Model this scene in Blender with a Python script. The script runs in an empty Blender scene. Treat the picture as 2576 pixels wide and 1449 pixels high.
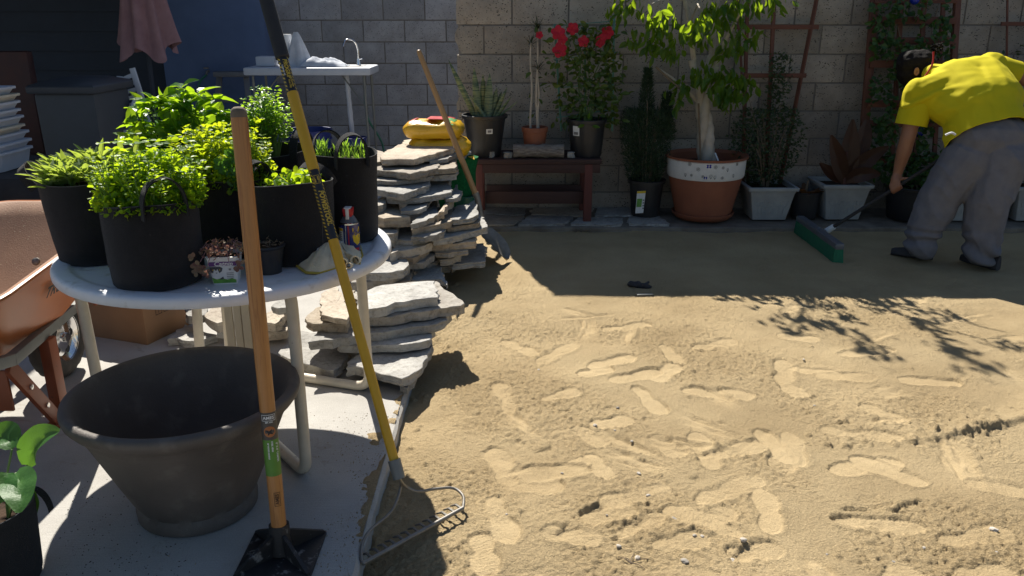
import bpy, bmesh, math, random
import numpy as np
from mathutils import Vector, Matrix, noise as mnoise

sc = bpy.context.scene
col = sc.collection
R = math.radians
random.seed(7)
RNG = np.random.default_rng(11)

# ------------------------------------------------------------------ camera, world, sun, exposure
CAMH, FPX, HORIZON = 1.56, 2080.0, 40.0
PITCH = math.atan((724.5 - HORIZON) / FPX)
cam_d = bpy.data.cameras.new('camera')
cam_d.sensor_width = 36.0
cam_d.lens = 36.0 * FPX / 2576.0
cam_d.clip_start = 0.05
cam_d.clip_end = 400
cam = bpy.data.objects.new('camera', cam_d)
col.objects.link(cam)
cam.location = (0, 0, CAMH)
cam.rotation_euler = (math.pi / 2 - PITCH, 0, 0)
sc.camera = cam

SUN_EL, SUN_AZ = R(46.0), R(-17.2)          # azimuth from +Y (into the picture), negative = to the left
w = bpy.data.worlds.new('World')
sc.world = w
w.use_nodes = True
nt = w.node_tree
sky = nt.nodes.new('ShaderNodeTexSky')
sky.sky_type = 'NISHITA'
sky.sun_disc = False
sky.sun_elevation = SUN_EL
sky.sun_rotation = SUN_AZ
sky.air_density = 1.0
sky.dust_density = 0.6
sky.ozone_density = 1.3
bg = nt.nodes['Background']
bg.inputs['Strength'].default_value = 0.05
nt.links.new(sky.outputs[0], bg.inputs['Color'])

sun_d = bpy.data.lights.new('sun', 'SUN')
sun_d.energy = 5.0
sun_d.angle = R(0.53)
sun_d.color = (1.0, 0.94, 0.84)
sun = bpy.data.objects.new('sun', sun_d)
col.objects.link(sun)
to_sun = Vector((math.sin(SUN_AZ) * math.cos(SUN_EL), math.cos(SUN_AZ) * math.cos(SUN_EL), math.sin(SUN_EL)))
sun.rotation_euler = to_sun.to_track_quat('Z', 'Y').to_euler()
sun.location = to_sun * 30

sc.view_settings.view_transform = 'Standard'
sc.view_settings.look = 'None'
sc.view_settings.exposure = 0.85
sc.view_settings.gamma = 1.0
sc.render.engine = 'CYCLES'
sc.cycles.max_bounces = 7
sc.cycles.diffuse_bounces = 4
sc.cycles.transmission_bounces = 4
sc.cycles.transparent_max_bounces = 6
sc.cycles.caustics_reflective = False
sc.cycles.caustics_refractive = False
sc.cycles.use_denoising = True

# ------------------------------------------------------------------ measuring helpers (photo measure -> metres)
_c, _s = math.cos(PITCH), math.sin(PITCH)
def ray(px, py):
    u = (px - 1288) / FPX; v = (py - 724.5) / FPX
    return Vector((u, _c - v * _s, -_s - v * _c))
def G(px, py, z=0.0):                      # point on the level z
    d = ray(px, py); t = (z - CAMH) / d.z
    return Vector((d.x * t, d.y * t, z))
def P(px, py, Y):                          # point on the upright plane Y
    d = ray(px, py); t = Y / d.y
    return Vector((d.x * t, Y, CAMH + d.z * t))
def Pz(px, py, zc):                        # point at a depth along the optical axis
    return Vector((0, 0, CAMH)) + ray(px, py) * zc

# ------------------------------------------------------------------ mesh builder
class MB:
    def __init__(s):
        s.V = []; s.F = []; s.M = []; s.n = 0; s.m = 0
    def add(s, verts, faces, m=None):
        o = s.n
        s.V.extend([tuple(v) for v in verts]); s.n += len(verts)
        s.F.extend([tuple(i + o for i in f) for f in faces])
        s.M.extend([s.m if m is None else m] * len(faces))
        return s
    def box(s, c, size, rot=None, ch=0.0, taper=1.0):
        hx, hy, hz = [a / 2 for a in size]
        if ch <= 0:
            pts = [Vector((x * (taper if z < 0 else 1), y * (taper if z < 0 else 1), z)) for z in (-hz, hz) for y in (-hy, hy) for x in (-hx, hx)]
            fs = [(0, 2, 3, 1), (4, 5, 7, 6), (0, 1, 5, 4), (2, 6, 7, 3), (0, 4, 6, 2), (1, 3, 7, 5)]
        else:
            bm = bmesh.new()
            bmesh.ops.create_cube(bm, size=1)
            for v in bm.verts:
                k = taper if v.co.z < 0 else 1
                v.co = Vector((v.co.x * size[0] * k, v.co.y * size[1] * k, v.co.z * size[2]))
            bmesh.ops.bevel(bm, geom=list(bm.edges), offset=ch, segments=2, profile=0.6, affect='EDGES')
            bm.verts.index_update()
            pts = [v.co.copy() for v in bm.verts]; fs = [tuple(v.index for v in f.verts) for f in bm.faces]
            bm.free()
        if rot is not None: pts = [rot @ p for p in pts]
        c = Vector(c)
        return s.add([p + c for p in pts], fs)
    def tube(s, path, rad, n=10, caps=True, flat=None, up=None):
        path = [Vector(p) for p in path]; k = len(path)
        rad = rad if hasattr(rad, '__len__') else [rad] * k
        rings = []
        prevn = None
        for i, p in enumerate(path):
            t = (path[min(i + 1, k - 1)] - path[max(i - 1, 0)]).normalized()
            if prevn is None:
                a = Vector(up) if up is not None else (Vector((0, 0, 1)) if abs(t.z) < 0.9 else Vector((1, 0, 0)))
                nn = (a - t * a.dot(t)).normalized()
            else:
                nn = (prevn - t * prevn.dot(t)).normalized()
            prevn = nn
            b = t.cross(nn)
            r = rad[i]; fr = r if flat is None else r * flat
            rings.append([p + nn * (math.cos(2 * math.pi * j / n) * r) + b * (math.sin(2 * math.pi * j / n) * fr) for j in range(n)])
        vs = [v for rg in rings for v in rg]; fs = []
        for i in range(k - 1):
            for j in range(n):
                a = i * n + j; b2 = i * n + (j + 1) % n
                fs.append((a, b2, b2 + n, a + n))
        if caps:
            fs.append(tuple(reversed(range(n)))); fs.append(tuple((k - 1) * n + j for j in range(n)))
        return s.add(vs, fs)
    def lathe(s, prof, n=40, c=(0, 0, 0), caps=True, wob=None, rot=None):
        c = Vector(c); vs = []; fs = []
        for i, (r, z) in enumerate(prof):
            for j in range(n):
                a = 2 * math.pi * j / n
                rr = r * (1 if wob is None else wob(a, z, i))
                p = Vector((rr * math.cos(a), rr * math.sin(a), z))
                vs.append((rot @ p if rot is not None else p) + c)
        for i in range(len(prof) - 1):
            for j in range(n):
                a = i * n + j; b = i * n + (j + 1) % n
                fs.append((a, b, b + n, a + n))
        if caps:
            if prof[0][0] > 1e-4: fs.append(tuple(reversed(range(n))))
            if prof[-1][0] > 1e-4: fs.append(tuple((len(prof) - 1) * n + j for j in range(n)))
        return s.add(vs, fs)
    def grid(s, pts):
        r = len(pts); k = len(pts[0])
        return s.add([p for row in pts for p in row], [(i * k + j, i * k + j + 1, (i + 1) * k + j + 1, (i + 1) * k + j) for i in range(r - 1) for j in range(k - 1)])
    def npadd(s, V, F, m=None):
        return s.add(V.tolist(), [tuple(f) for f in (F).tolist()], m)

def mesh_of(name, mb, mats, smooth=False, off=None):
    me = bpy.data.meshes.new(name)
    V = mb.V if off is None else [(v[0] - off[0], v[1] - off[1], v[2] - off[2]) for v in mb.V]
    me.from_pydata(V, [], mb.F)
    mats = mats if isinstance(mats, (list, tuple)) else [mats]
    for m in mats: me.materials.append(m)
    if len(mats) > 1: me.polygons.foreach_set('material_index', mb.M)
    if smooth:
        me.polygons.foreach_set('use_smooth', [True] * len(mb.F))
    me.update()
    return me
def sharpen(o, deg=40):
    try:
        with bpy.context.temp_override(object=o, active_object=o, selected_objects=[o], selected_editable_objects=[o]):
            bpy.ops.object.shade_auto_smooth(angle=R(deg))
    except Exception:
        pass

def setp(o, label=None, cat=None, group=None, kind=None):
    if label: o['label'] = label
    if cat: o['category'] = cat
    if group: o['group'] = group
    if kind: o['kind'] = kind
    return o
def thing(name, label, cat, loc=(0, 0, 0), rz=0.0, group=None):
    o = bpy.data.objects.new(name, None)
    o.empty_display_size = 0.05
    col.objects.link(o); o.location = loc; o.rotation_euler = (0, 0, rz)
    return setp(o, label, cat, group)
def flat_smooth(me, deg=38):
    """smooth shading with sharp edges above an angle"""
    bm = bmesh.new(); bm.from_mesh(me)
    for f in bm.faces: f.smooth = True
    lim = R(deg)
    for e in bm.edges:
        if len(e.link_faces) == 2 and e.calc_face_angle(0) > lim: e.smooth = False
    bm.to_mesh(me); bm.free()
def part(root, name, mb, mats, smooth=True, world=False, label=None, deg=38):
    off = None
    if world and root is not None:
        b = root
        off = Vector((0, 0, 0))
        while b is not None:
            off += b.location; b = b.parent
    me = mesh_of(name, mb, mats, False, off)
    if smooth and len(mb.F) < 60000: flat_smooth(me, deg)
    o = bpy.data.objects.new(name, me)
    col.objects.link(o)
    if root is not None: o.parent = root
    if label: o['label'] = label
    return o
def solo(name, mb, mats, label, cat, loc=(0, 0, 0), group=None, smooth=True, kind=None, world=True, deg=38):
    """a thing that is one mesh; verts given in world coordinates"""
    me = mesh_of(name, mb, mats, False, loc if world else None)
    if smooth and len(mb.F) < 60000: flat_smooth(me, deg)
    o = bpy.data.objects.new(name, me); col.objects.link(o); o.location = loc
    return setp(o, label, cat, group, kind)
def structure(name, mb, mats, parent=None, smooth=False):
    me = mesh_of(name, mb, mats, False)
    if smooth: flat_smooth(me)
    o = bpy.data.objects.new(name, me); col.objects.link(o)
    if parent is not None: o.parent = parent
    else: o['kind'] = 'structure'
    return o
def child_copy(me, name, parent, loc, rot=(0, 0, 0), scale=(1, 1, 1)):
    o = bpy.data.objects.new(name, me); col.objects.link(o)
    o.parent = parent; o.location = loc; o.rotation_euler = rot; o.scale = scale
    return o

# ------------------------------------------------------------------ materials
def new_mat(name):
    m = bpy.data.materials.new(name); m.use_nodes = True
    n = m.node_tree.nodes; l = m.node_tree.links
    return m, n, l, n['Principled BSDF']
def c4(c): return (c[0], c[1], c[2], 1)
def ramp(n, stops):
    r = n.new('ShaderNodeValToRGB')
    e = r.color_ramp.elements
    while len(e) < len(stops): e.new(0.5)
    for i, (p, c) in enumerate(stops):
        e[i].position = p; e[i].color = c4(c) if len(c) == 3 else c
    return r
def texc(n, l, scale=(1, 1, 1), kind='Object', rot=(0, 0, 0)):
    tc = n.new('ShaderNodeTexCoord'); mp = n.new('ShaderNodeMapping')
    mp.inputs['Scale'].default_value = scale; mp.inputs['Rotation'].default_value = rot
    l.new(tc.outputs[kind], mp.inputs['Vector'])
    return mp.outputs[0]
def noise_n(n, l, vec, scale, detail=4, rough=0.55, dist=0.0):
    t = n.new('ShaderNodeTexNoise')
    t.inputs['Scale'].default_value = scale; t.inputs['Detail'].default_value = detail
    t.inputs['Roughness'].default_value = rough; t.inputs['Distortion'].default_value = dist
    l.new(vec, t.inputs['Vector'])
    return t.outputs['Fac']
def bump_n(n, l, fac, strength, dist, prev=None):
    b = n.new('ShaderNodeBump'); b.inputs['Strength'].default_value = strength; b.inputs['Distance'].default_value = dist
    l.new(fac, b.inputs['Height'])
    if prev is not None: l.new(prev, b.inputs['Normal'])
    return b.outputs['Normal']
def mathn(n, l, op, a, b=None):
    m = n.new('ShaderNodeMath'); m.operation = op
    for i, x in enumerate((a, b)):
        if x is None: continue
        if isinstance(x, (int, float)): m.inputs[i].default_value = x
        else: l.new(x, m.inputs[i])
    return m.outputs[0]
def mixc(n, l, fac, a, b, mode='MIX'):
    m = n.new('ShaderNodeMix'); m.data_type = 'RGBA'; m.blend_type = mode
    for idx, x in ((0, fac), (6, a), (7, b)):
        if isinstance(x, (int, float)): m.inputs[idx].default_value = x
        elif isinstance(x, tuple): m.inputs[idx].default_value = c4(x)
        else: l.new(x, m.inputs[idx])
    return m.outputs[2]
def pm(name, c, rough=0.6, c2=None, scale=6.0, metal=0.0, bump=0.0, bscale=60.0, spec=0.5, rnd=0.0, stretch=(1, 1, 1), coat=0.0, fine=None, sheen=0.0):
    """painted / moulded surface: two tones blended by noise, fine relief, slight change from copy to copy"""
    m, n, l, b = new_mat(name)
    v = texc(n, l, stretch)
    if c2 is None: c2 = tuple(x * 0.72 for x in c)
    f = noise_n(n, l, v, scale, 5, 0.6)
    r = ramp(n, [(0.32, c2), (0.68, c)])
    l.new(f, r.inputs[0])
    out = r.outputs[0]
    if fine:
        f2 = noise_n(n, l, v, fine[0], 3, 0.6)
        r2 = ramp(n, [(fine[1], (0, 0, 0)), (fine[2], (1, 1, 1))]); l.new(f2, r2.inputs[0])
        out = mixc(n, l, r2.outputs[0], out, fine[3])
    if rnd:
        oi = n.new('ShaderNodeObjectInfo')
        k = mathn(n, l, 'MULTIPLY_ADD', oi.outputs['Random'], rnd * 2); k.node.inputs[2].default_value = 1 - rnd
        hv = n.new('ShaderNodeHueSaturation'); l.new(out, hv.inputs['Color']); l.new(k, hv.inputs['Value'])
        out = hv.outputs[0]
    l.new(out, b.inputs['Base Color'])
    b.inputs['Roughness'].default_value = rough
    b.inputs['Metallic'].default_value = metal
    b.inputs['Specular IOR Level'].default_value = spec
    if coat: b.inputs['Coat Weight'].default_value = coat; b.inputs['Coat Roughness'].default_value = 0.2
    if sheen: b.inputs['Sheen Weight'].default_value = sheen; b.inputs['Sheen Roughness'].default_value = 0.6
    rv = mathn(n, l, 'MULTIPLY_ADD', f, 0.25); rv.node.inputs[2].default_value = max(0.02, rough - 0.12)
    l.new(rv, b.inputs['Roughness'])
    if bump:
        bf = noise_n(n, l, v, bscale, 4, 0.65)
        l.new(bump_n(n, l, bf, bump, 0.004), b.inputs['Normal'])
    return m
def leafm(name, c, c2, trans=0.45, rough=0.45, tc=None, spec=0.4, vein=0.0):
    """leaf: every leaf its own shade, light passes through it"""
    m, n, l, b = new_mat(name)
    gi = n.new('ShaderNodeNewGeometry')
    r = ramp(n, [(0.0, c), (1.0, c2)]); l.new(gi.outputs['Random Per Island'], r.inputs[0])
    out = r.outputs[0]
    v = texc(n, l)
    f = noise_n(n, l, v, 90, 3, 0.6)
    out = mixc(n, l, mathn(n, l, 'MULTIPLY', f, 0.35), out, tuple(x * 0.55 for x in c))
    l.new(out, b.inputs['Base Color'])
    b.inputs['Roughness'].default_value = rough
    b.inputs['Specular IOR Level'].default_value = spec
    tr = n.new('ShaderNodeBsdfTranslucent')
    if tc is None: tc = (min(1, c2[0] * 3.2 + 0.02), min(1, c2[1] * 2.6), c2[2] * 0.9)
    t2 = mixc(n, l, gi.outputs['Random Per Island'], tc, tuple(x * 0.7 for x in tc))
    l.new(t2, tr.inputs['Color'])
    mx = n.new('ShaderNodeMixShader'); mx.inputs[0].default_value = trans
    l.new(b.outputs[0], mx.inputs[1]); l.new(tr.outputs[0], mx.inputs[2])
    l.new(mx.outputs[0], n['Material Output'].inputs['Surface'])
    l.new(bump_n(n, l, noise_n(n, l, v, 160, 2), 0.35, 0.003), b.inputs['Normal'])
    return m

def m_sand():
    m, n, l, b = new_mat('sand')
    v = texc(n, l)
    at = n.new('ShaderNodeAttribute'); at.attribute_name = 'pressed'
    f1 = noise_n(n, l, v, 1.6, 5, 0.6)
    r1 = ramp(n, [(0.3, (0.42, 0.315, 0.175)), (0.7, (0.56, 0.435, 0.255))]); l.new(f1, r1.inputs[0])
    f2 = noise_n(n, l, v, 420, 2, 0.7)
    r2 = ramp(n, [(0.3, (0.55, 0.55, 0.55)), (0.52, (1, 1, 1)), (0.8, (1.15, 1.13, 1.08))]); l.new(f2, r2.inputs[0])
    out = mixc(n, l, 0.75, r1.outputs[0], r2.outputs[0], 'MULTIPLY')
    l.new(out, b.inputs['Base Color'])
    b.inputs['Roughness'].default_value = 0.95; b.inputs['Specular IOR Level'].default_value = 0.15
    loose = mathn(n, l, 'MULTIPLY_ADD', at.outputs['Fac'], -0.66); loose.node.inputs[2].default_value = 1.0
    g1 = noise_n(n, l, v, 120, 4, 0.75, 0.6)
    g2 = noise_n(n, l, v, 300, 2, 0.6)
    h = mathn(n, l, 'MULTIPLY', g1, loose)
    h = mathn(n, l, 'ADD', h, mathn(n, l, 'MULTIPLY', g2, 0.22))
    l.new(bump_n(n, l, h, 1.0, 0.016), b.inputs['Normal'])
    return m
def m_concrete():
    m, n, l, b = new_mat('concrete')
    v = texc(n, l)
    f1 = noise_n(n, l, v, 2.2, 6, 0.65)
    r1 = ramp(n, [(0.28, (0.36, 0.345, 0.32)), (0.6, (0.47, 0.455, 0.425)), (0.8, (0.52, 0.50, 0.46))]); l.new(f1, r1.inputs[0])
    f2 = noise_n(n, l, v, 240, 3, 0.7)
    r2 = ramp(n, [(0.3, (0.72, 0.72, 0.72)), (0.55, (1, 1, 1))]); l.new(f2, r2.inputs[0])
    out = mixc(n, l, 0.8, r1.outputs[0], r2.outputs[0], 'MULTIPLY')
    f3 = noise_n(n, l, v, 5, 4, 0.75, 1.5)
    r3 = ramp(n, [(0.60, (0, 0, 0)), (0.72, (1, 1, 1))]); l.new(f3, r3.inputs[0])
    out = mixc(n, l, mathn(n, l, 'MULTIPLY', r3.outputs[0], 0.5), out, (0.24, 0.19, 0.135))
    l.new(out, b.inputs['Base Color'])
    b.inputs['Roughness'].default_value = 0.9; b.inputs['Specular IOR Level'].default_value = 0.2
    br = texc(n, l, (14, 160, 14))
    h = mathn(n, l, 'ADD', noise_n(n, l, br, 1.0, 3), f2)
    l.new(bump_n(n, l, h, 0.35, 0.004), b.inputs['Normal'])
    return m
def m_block(name, base, dark, pits=1.0):
    m, n, l, b = new_mat(name)
    v = texc(n, l)
    oi = n.new('ShaderNodeObjectInfo')
    add = n.new('ShaderNodeVectorMath'); add.operation = 'ADD'
    sc_ = n.new('ShaderNodeVectorMath'); sc_.operation = 'SCALE'; sc_.inputs[3].default_value = 1.0
    l.new(oi.outputs['Location'], sc_.inputs[0]); l.new(v, add.inputs[0]); l.new(sc_.outputs[0], add.inputs[1])
    vec = add.outputs[0]
    f1 = noise_n(n, l, vec, 7, 6, 0.7)
    r1 = ramp(n, [(0.3, dark), (0.7, base)]); l.new(f1, r1.inputs[0])
    st = n.new('ShaderNodeMapping'); st.inputs['Scale'].default_value = (1, 1, 1.9); l.new(vec, st.inputs['Vector'])
    vo = n.new('ShaderNodeTexVoronoi'); vo.inputs['Scale'].default_value = 46; vo.inputs['Randomness'].default_value = 1
    l.new(st.outputs[0], vo.inputs['Vector'])
    dist = noise_n(n, l, vec, 60, 3, 0.7)
    thr = noise_n(n, l, vec, 19, 3, 0.6)
    dd = mathn(n, l, 'ADD', vo.outputs['Distance'], mathn(n, l, 'MULTIPLY', dist, 0.35))
    dd = mathn(n, l, 'ADD', dd, mathn(n, l, 'MULTIPLY', thr, 0.62))
    pit = ramp(n, [(0.0, (1, 1, 1)), (0.63, (1, 1, 1)), (0.70, (0, 0, 0))]); l.new(dd, pit.inputs[0])
    pf = mathn(n, l, 'MULTIPLY', pit.outputs[0], pits)
    out = mixc(n, l, pf, r1.outputs[0], (0.035, 0.032, 0.03))
    big = ramp(n, [(0.35, (0.66, 0.64, 0.61)), (0.6, (1, 1, 1))]); l.new(noise_n(n, l, vec, 1.3, 5, 0.7, 0.6), big.inputs[0])
    out = mixc(n, l, 0.6, out, big.outputs[0], 'MULTIPLY')
    k = mathn(n, l, 'MULTIPLY_ADD', oi.outputs['Random'], 0.34); k.node.inputs[2].default_value = 0.83
    hv = n.new('ShaderNodeHueSaturation'); l.new(out, hv.inputs['Color']); l.new(k, hv.inputs['Value'])
    l.new(hv.outputs[0], b.inputs['Base Color'])
    b.inputs['Roughness'].default_value = 0.95; b.inputs['Specular IOR Level'].default_value = 0.15
    h = mathn(n, l, 'ADD', mathn(n, l, 'MULTIPLY', pf, -1.2), noise_n(n, l, vec, 80, 5, 0.75))
    l.new(bump_n(n, l, h, 0.6, 0.008), b.inputs['Normal'])
    return m
def m_flag():
    m, n, l, b = new_mat('flagstone')
    v = texc(n, l)
    oi = n.new('ShaderNodeObjectInfo')
    f1 = noise_n(n, l, v, 5, 6, 0.7, 0.8)
    r1 = ramp(n, [(0.28, (0.27, 0.262, 0.245)), (0.5, (0.42, 0.41, 0.385)), (0.72, (0.55, 0.54, 0.505))]); l.new(f1, r1.inputs[0])
    r1b = ramp(n, [(0.28, (0.33, 0.25, 0.19)), (0.5, (0.45, 0.38, 0.29)), (0.72, (0.52, 0.45, 0.36))]); l.new(f1, r1b.inputs[0])
    tint = ramp(n, [(0.45, (0, 0, 0)), (0.9, (1, 1, 1))]); l.new(oi.outputs['Random'], tint.inputs[0])
    out = mixc(n, l, tint.outputs[0], r1.outputs[0], r1b.outputs[0])
    f2 = noise_n(n, l, v, 34, 5, 0.8)
    r2 = ramp(n, [(0.34, (0.55, 0.52, 0.48)), (0.5, (1, 1, 1))]); l.new(f2, r2.inputs[0])
    out = mixc(n, l, 0.8, out, r2.outputs[0], 'MULTIPLY')
    kv = mathn(n, l, 'MULTIPLY_ADD', mathn(n, l, 'FRACT', mathn(n, l, 'MULTIPLY', oi.outputs['Random'], 7.3)), 0.42); kv.node.inputs[2].default_value = 0.68
    hs = n.new('ShaderNodeHueSaturation'); l.new(out, hs.inputs['Color']); l.new(kv, hs.inputs['Value']); out = hs.outputs[0]
    lay = texc(n, l, (3, 3, 150))
    f3 = noise_n(n, l, lay, 1.0, 4, 0.7)
    l.new(out, b.inputs['Base Color'])
    b.inputs['Roughness'].default_value = 0.88; b.inputs['Specular IOR Level'].default_value = 0.25
    h = mathn(n, l, 'ADD', mathn(n, l, 'MULTIPLY', f3, 0.9), noise_n(n, l, v, 22, 6, 0.75))
    l.new(bump_n(n, l, h, 0.75, 0.010), b.inputs['Normal'])
    return m
def m_wood(name, c1, c2, axis='Z', scale=1.0, rough=0.5):
    m, n, l, b = new_mat(name)
    st = {'Z': (70, 70, 3), 'X': (3, 70, 70), 'Y': (70, 3, 70)}[axis]
    v = texc(n, l, tuple(x * scale for x in st))
    f = noise_n(n, l, v, 1.0, 5, 0.62, 1.2)
    r = ramp(n, [(0.36, c2), (0.5, c1), (0.62, tuple(x * 0.86 for x in c1)), (0.74, c1)]); l.new(f, r.inputs[0])
    v2 = texc(n, l); f2 = noise_n(n, l, v2, 5, 4)
    out = mixc(n, l, mathn(n, l, 'MULTIPLY', f2, 0.4), r.outputs[0], tuple(x * 0.6 for x in c1))
    l.new(out, b.inputs['Base Color'])
    b.inputs['Roughness'].default_value = rough
    l.new(bump_n(n, l, f, 0.3, 0.002), b.inputs['Normal'])
    return m

M = {}
M['sand'] = m_sand()
M['concrete'] = m_concrete()
M['block'] = m_block('split_face_block', (0.435, 0.385, 0.325), (0.315, 0.28, 0.238))
M['block_far'] = m_block('smooth_block', (0.40, 0.40, 0.41), (0.30, 0.30, 0.31), 0.6)
M['mortar'] = pm('mortar', (0.24, 0.22, 0.20), 0.95, bump=0.4, bscale=90, spec=0.1)
M['flag'] = m_flag()
M['soil'] = pm('soil', (0.075, 0.05, 0.035), 0.95, (0.03, 0.02, 0.015), 40, bump=0.9, bscale=120, spec=0.1)
M['felt'] = pm('black_felt', (0.014, 0.0142, 0.0165), 0.95, (0.009, 0.0092, 0.011), 30, bump=0.8, bscale=420, spec=0.12, fine=(160, 0.66, 0.74, (0.05, 0.05, 0.055)), sheen=0.12)
M['felt_dusty'] = M['felt']
M['felt_edge'] = pm('felt_seam', (0.10, 0.10, 0.105), 0.9, spec=0.2, bump=0.5, bscale=300)
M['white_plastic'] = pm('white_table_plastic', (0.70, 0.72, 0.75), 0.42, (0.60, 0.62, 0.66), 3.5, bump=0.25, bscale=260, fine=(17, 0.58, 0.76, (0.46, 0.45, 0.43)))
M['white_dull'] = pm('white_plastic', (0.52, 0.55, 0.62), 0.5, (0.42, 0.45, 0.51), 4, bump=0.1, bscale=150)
M['cream_tube'] = pm('cream_enamel', (0.62, 0.56, 0.45), 0.38, (0.50, 0.45, 0.36), 9, fine=(35, 0.70, 0.76, (0.22, 0.14, 0.08)), bump=0.1)
M['pot_brown'] = pm('brown_resin', (0.115, 0.098, 0.085), 0.62, (0.075, 0.064, 0.056), 5, bump=0.45, bscale=180, fine=(11, 0.56, 0.82, (0.165, 0.145, 0.125)))
M['black_plastic'] = pm('black_nursery_plastic', (0.03, 0.03, 0.032), 0.42, (0.018, 0.018, 0.02), 8, bump=0.1, bscale=100)
M['terracotta'] = pm('terracotta_plastic', (0.31, 0.108, 0.056), 0.6, (0.24, 0.08, 0.043), 6, bump=0.2, bscale=140)
M['planter_white'] = pm('grey_white_planter', (0.40, 0.41, 0.40), 0.65, (0.29, 0.30, 0.30), 7, bump=0.4, bscale=70, fine=(50, 0.66, 0.72, (0.25, 0.22, 0.18)))
M['ash'] = m_wood('ash_handle', (0.50, 0.225, 0.065), (0.27, 0.10, 0.028), 'Z', 1.0, 0.42)
M['ash_pale'] = m_wood('pale_handle', (0.44, 0.26, 0.11), (0.34, 0.19, 0.08), 'Z', 1.0, 0.5)
M['redwood'] = m_wood('red_stained_wood', (0.055, 0.022, 0.018), (0.034, 0.015, 0.013), 'X', 0.5, 0.7)
M['bench_leg'] = m_wood('dark_red_leg', (0.13, 0.038, 0.03), (0.08, 0.025, 0.02), 'Z', 0.5, 0.75)
M['redwood_z'] = m_wood('red_stained_upright', (0.17, 0.066, 0.042), (0.10, 0.04, 0.027), 'Z', 0.5, 0.75)
M['redwood_x'] = m_wood('red_stained_rail', (0.16, 0.06, 0.038), (0.095, 0.037, 0.025), 'X', 0.5, 0.75)
M['steel'] = pm('dull_steel', (0.27, 0.255, 0.23), 0.5, (0.18, 0.165, 0.145), 22, metal=0.45, bump=0.2, bscale=120)
M['chrome'] = pm('chrome', (0.75, 0.75, 0.76), 0.12, (0.7, 0.7, 0.7), 8, metal=1.0)
M['galv'] = pm('grey_painted_steel', (0.20, 0.21, 0.20), 0.5, (0.15, 0.155, 0.15), 10, metal=0.2, bump=0.1)
M['black_iron'] = pm('black_iron', (0.022, 0.022, 0.024), 0.5, (0.015, 0.015, 0.016), 25, spec=0.4, bump=0.3, bscale=120, fine=(28, 0.60, 0.70, (0.20, 0.19, 0.18)))
M['orange_paint'] = pm('orange_enamel', (0.50, 0.16, 0.045), 0.38, (0.43, 0.13, 0.038), 5, coat=0.2, bump=0.05, fine=(60, 0.72, 0.78, (0.25, 0.12, 0.06)))
M['orange_dusty'] = pm('dusty_tray_inside', (0.33, 0.18, 0.105), 0.7, (0.27, 0.14, 0.08), 8, bump=0.35, bscale=160, fine=(75, 0.64, 0.70, (0.45, 0.33, 0.2)))
M['orange_leg'] = pm('orange_brown_leg_paint', (0.30, 0.075, 0.025), 0.5, (0.24, 0.06, 0.02), 9, fine=(40, 0.70, 0.75, (0.1, 0.04, 0.02)))
M['rubber'] = pm('tyre_rubber', (0.028, 0.026, 0.025), 0.85, (0.06, 0.052, 0.045), 14, bump=0.4, bscale=90)
M['yellow'] = pm('yellow_fibreglass', (0.62, 0.36, 0.015), 0.45, (0.55, 0.31, 0.012), 8, fine=(26, 0.72, 0.77, (0.25, 0.15, 0.03)))
M['yellow_print'] = pm('yellow_print', (0.68, 0.46, 0.05), 0.5)
M['grip'] = pm('black_foam_grip', (0.035, 0.035, 0.037), 0.85, (0.025, 0.025, 0.027), 30, bump=0.4, bscale=300)
M['sleeve'] = pm('black_label_sleeve', (0.018, 0.017, 0.022), 0.45, (0.012, 0.012, 0.015), 14)
M['navy'] = pm('dark_blue_stucco', (0.10, 0.145, 0.26), 0.85, (0.082, 0.12, 0.22), 3, bump=0.5, bscale=130, spec=0.15)
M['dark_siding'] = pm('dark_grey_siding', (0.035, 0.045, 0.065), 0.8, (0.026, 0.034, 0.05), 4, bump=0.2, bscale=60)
M['umbrella'] = pm('faded_pink_canvas', (0.33, 0.20, 0.215), 0.9, (0.26, 0.15, 0.165), 8, bump=0.3, bscale=240, spec=0.1)
M['blue_tub'] = pm('blue_plastic', (0.012, 0.03, 0.20), 0.4, (0.01, 0.022, 0.15), 6)
M['bin'] = pm('dark_bin_plastic', (0.065, 0.07, 0.08), 0.5, (0.05, 0.054, 0.062), 5, bump=0.15, bscale=80)
M['dark_red'] = pm('dark_red_brown', (0.09, 0.028, 0.02), 0.6, (0.055, 0.018, 0.014), 8)
M['cardboard'] = pm('cardboard', (0.30, 0.165, 0.085), 0.85, (0.25, 0.135, 0.07), 6, bump=0.2, bscale=60)
M['card_print'] = pm('card_print', (0.09, 0.05, 0.03), 0.85)
M['black_cloth'] = pm('black_cover', (0.018, 0.016, 0.018), 0.8, (0.03, 0.024, 0.024), 6, bump=0.4, bscale=40)
M['towel'] = pm('pale_towel', (0.60, 0.63, 0.68), 0.95, (0.45, 0.48, 0.54), 14, bump=0.8, bscale=260, spec=0.1)
M['paper'] = pm('white_paper', (0.75, 0.76, 0.76), 0.8, (0.68, 0.69, 0.70), 6)
M['hose'] = pm('green_hose', (0.02, 0.16, 0.10), 0.4)
M['green_turf'] = pm('green_turf', (0.015, 0.17, 0.055), 0.9, (0.008, 0.09, 0.03), 60, bump=1.0, bscale=220, spec=0.15)
M['green_pipe'] = pm('green_plastic_bucket', (0.02, 0.13, 0.085), 0.4)
M['bag_yellow'] = pm('yellow_film', (0.78, 0.47, 0.02), 0.28, (0.70, 0.38, 0.015), 5, coat=0.4, bump=0.9, bscale=26)
M['bag_red'] = pm('red_film', (0.55, 0.03, 0.03), 0.3, (0.42, 0.02, 0.025), 8)
M['bag_green'] = pm('green_film', (0.06, 0.30, 0.06), 0.4)
M['label_white'] = pm('white_label', (0.72, 0.72, 0.70), 0.6, (0.64, 0.64, 0.62), 30)
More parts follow.
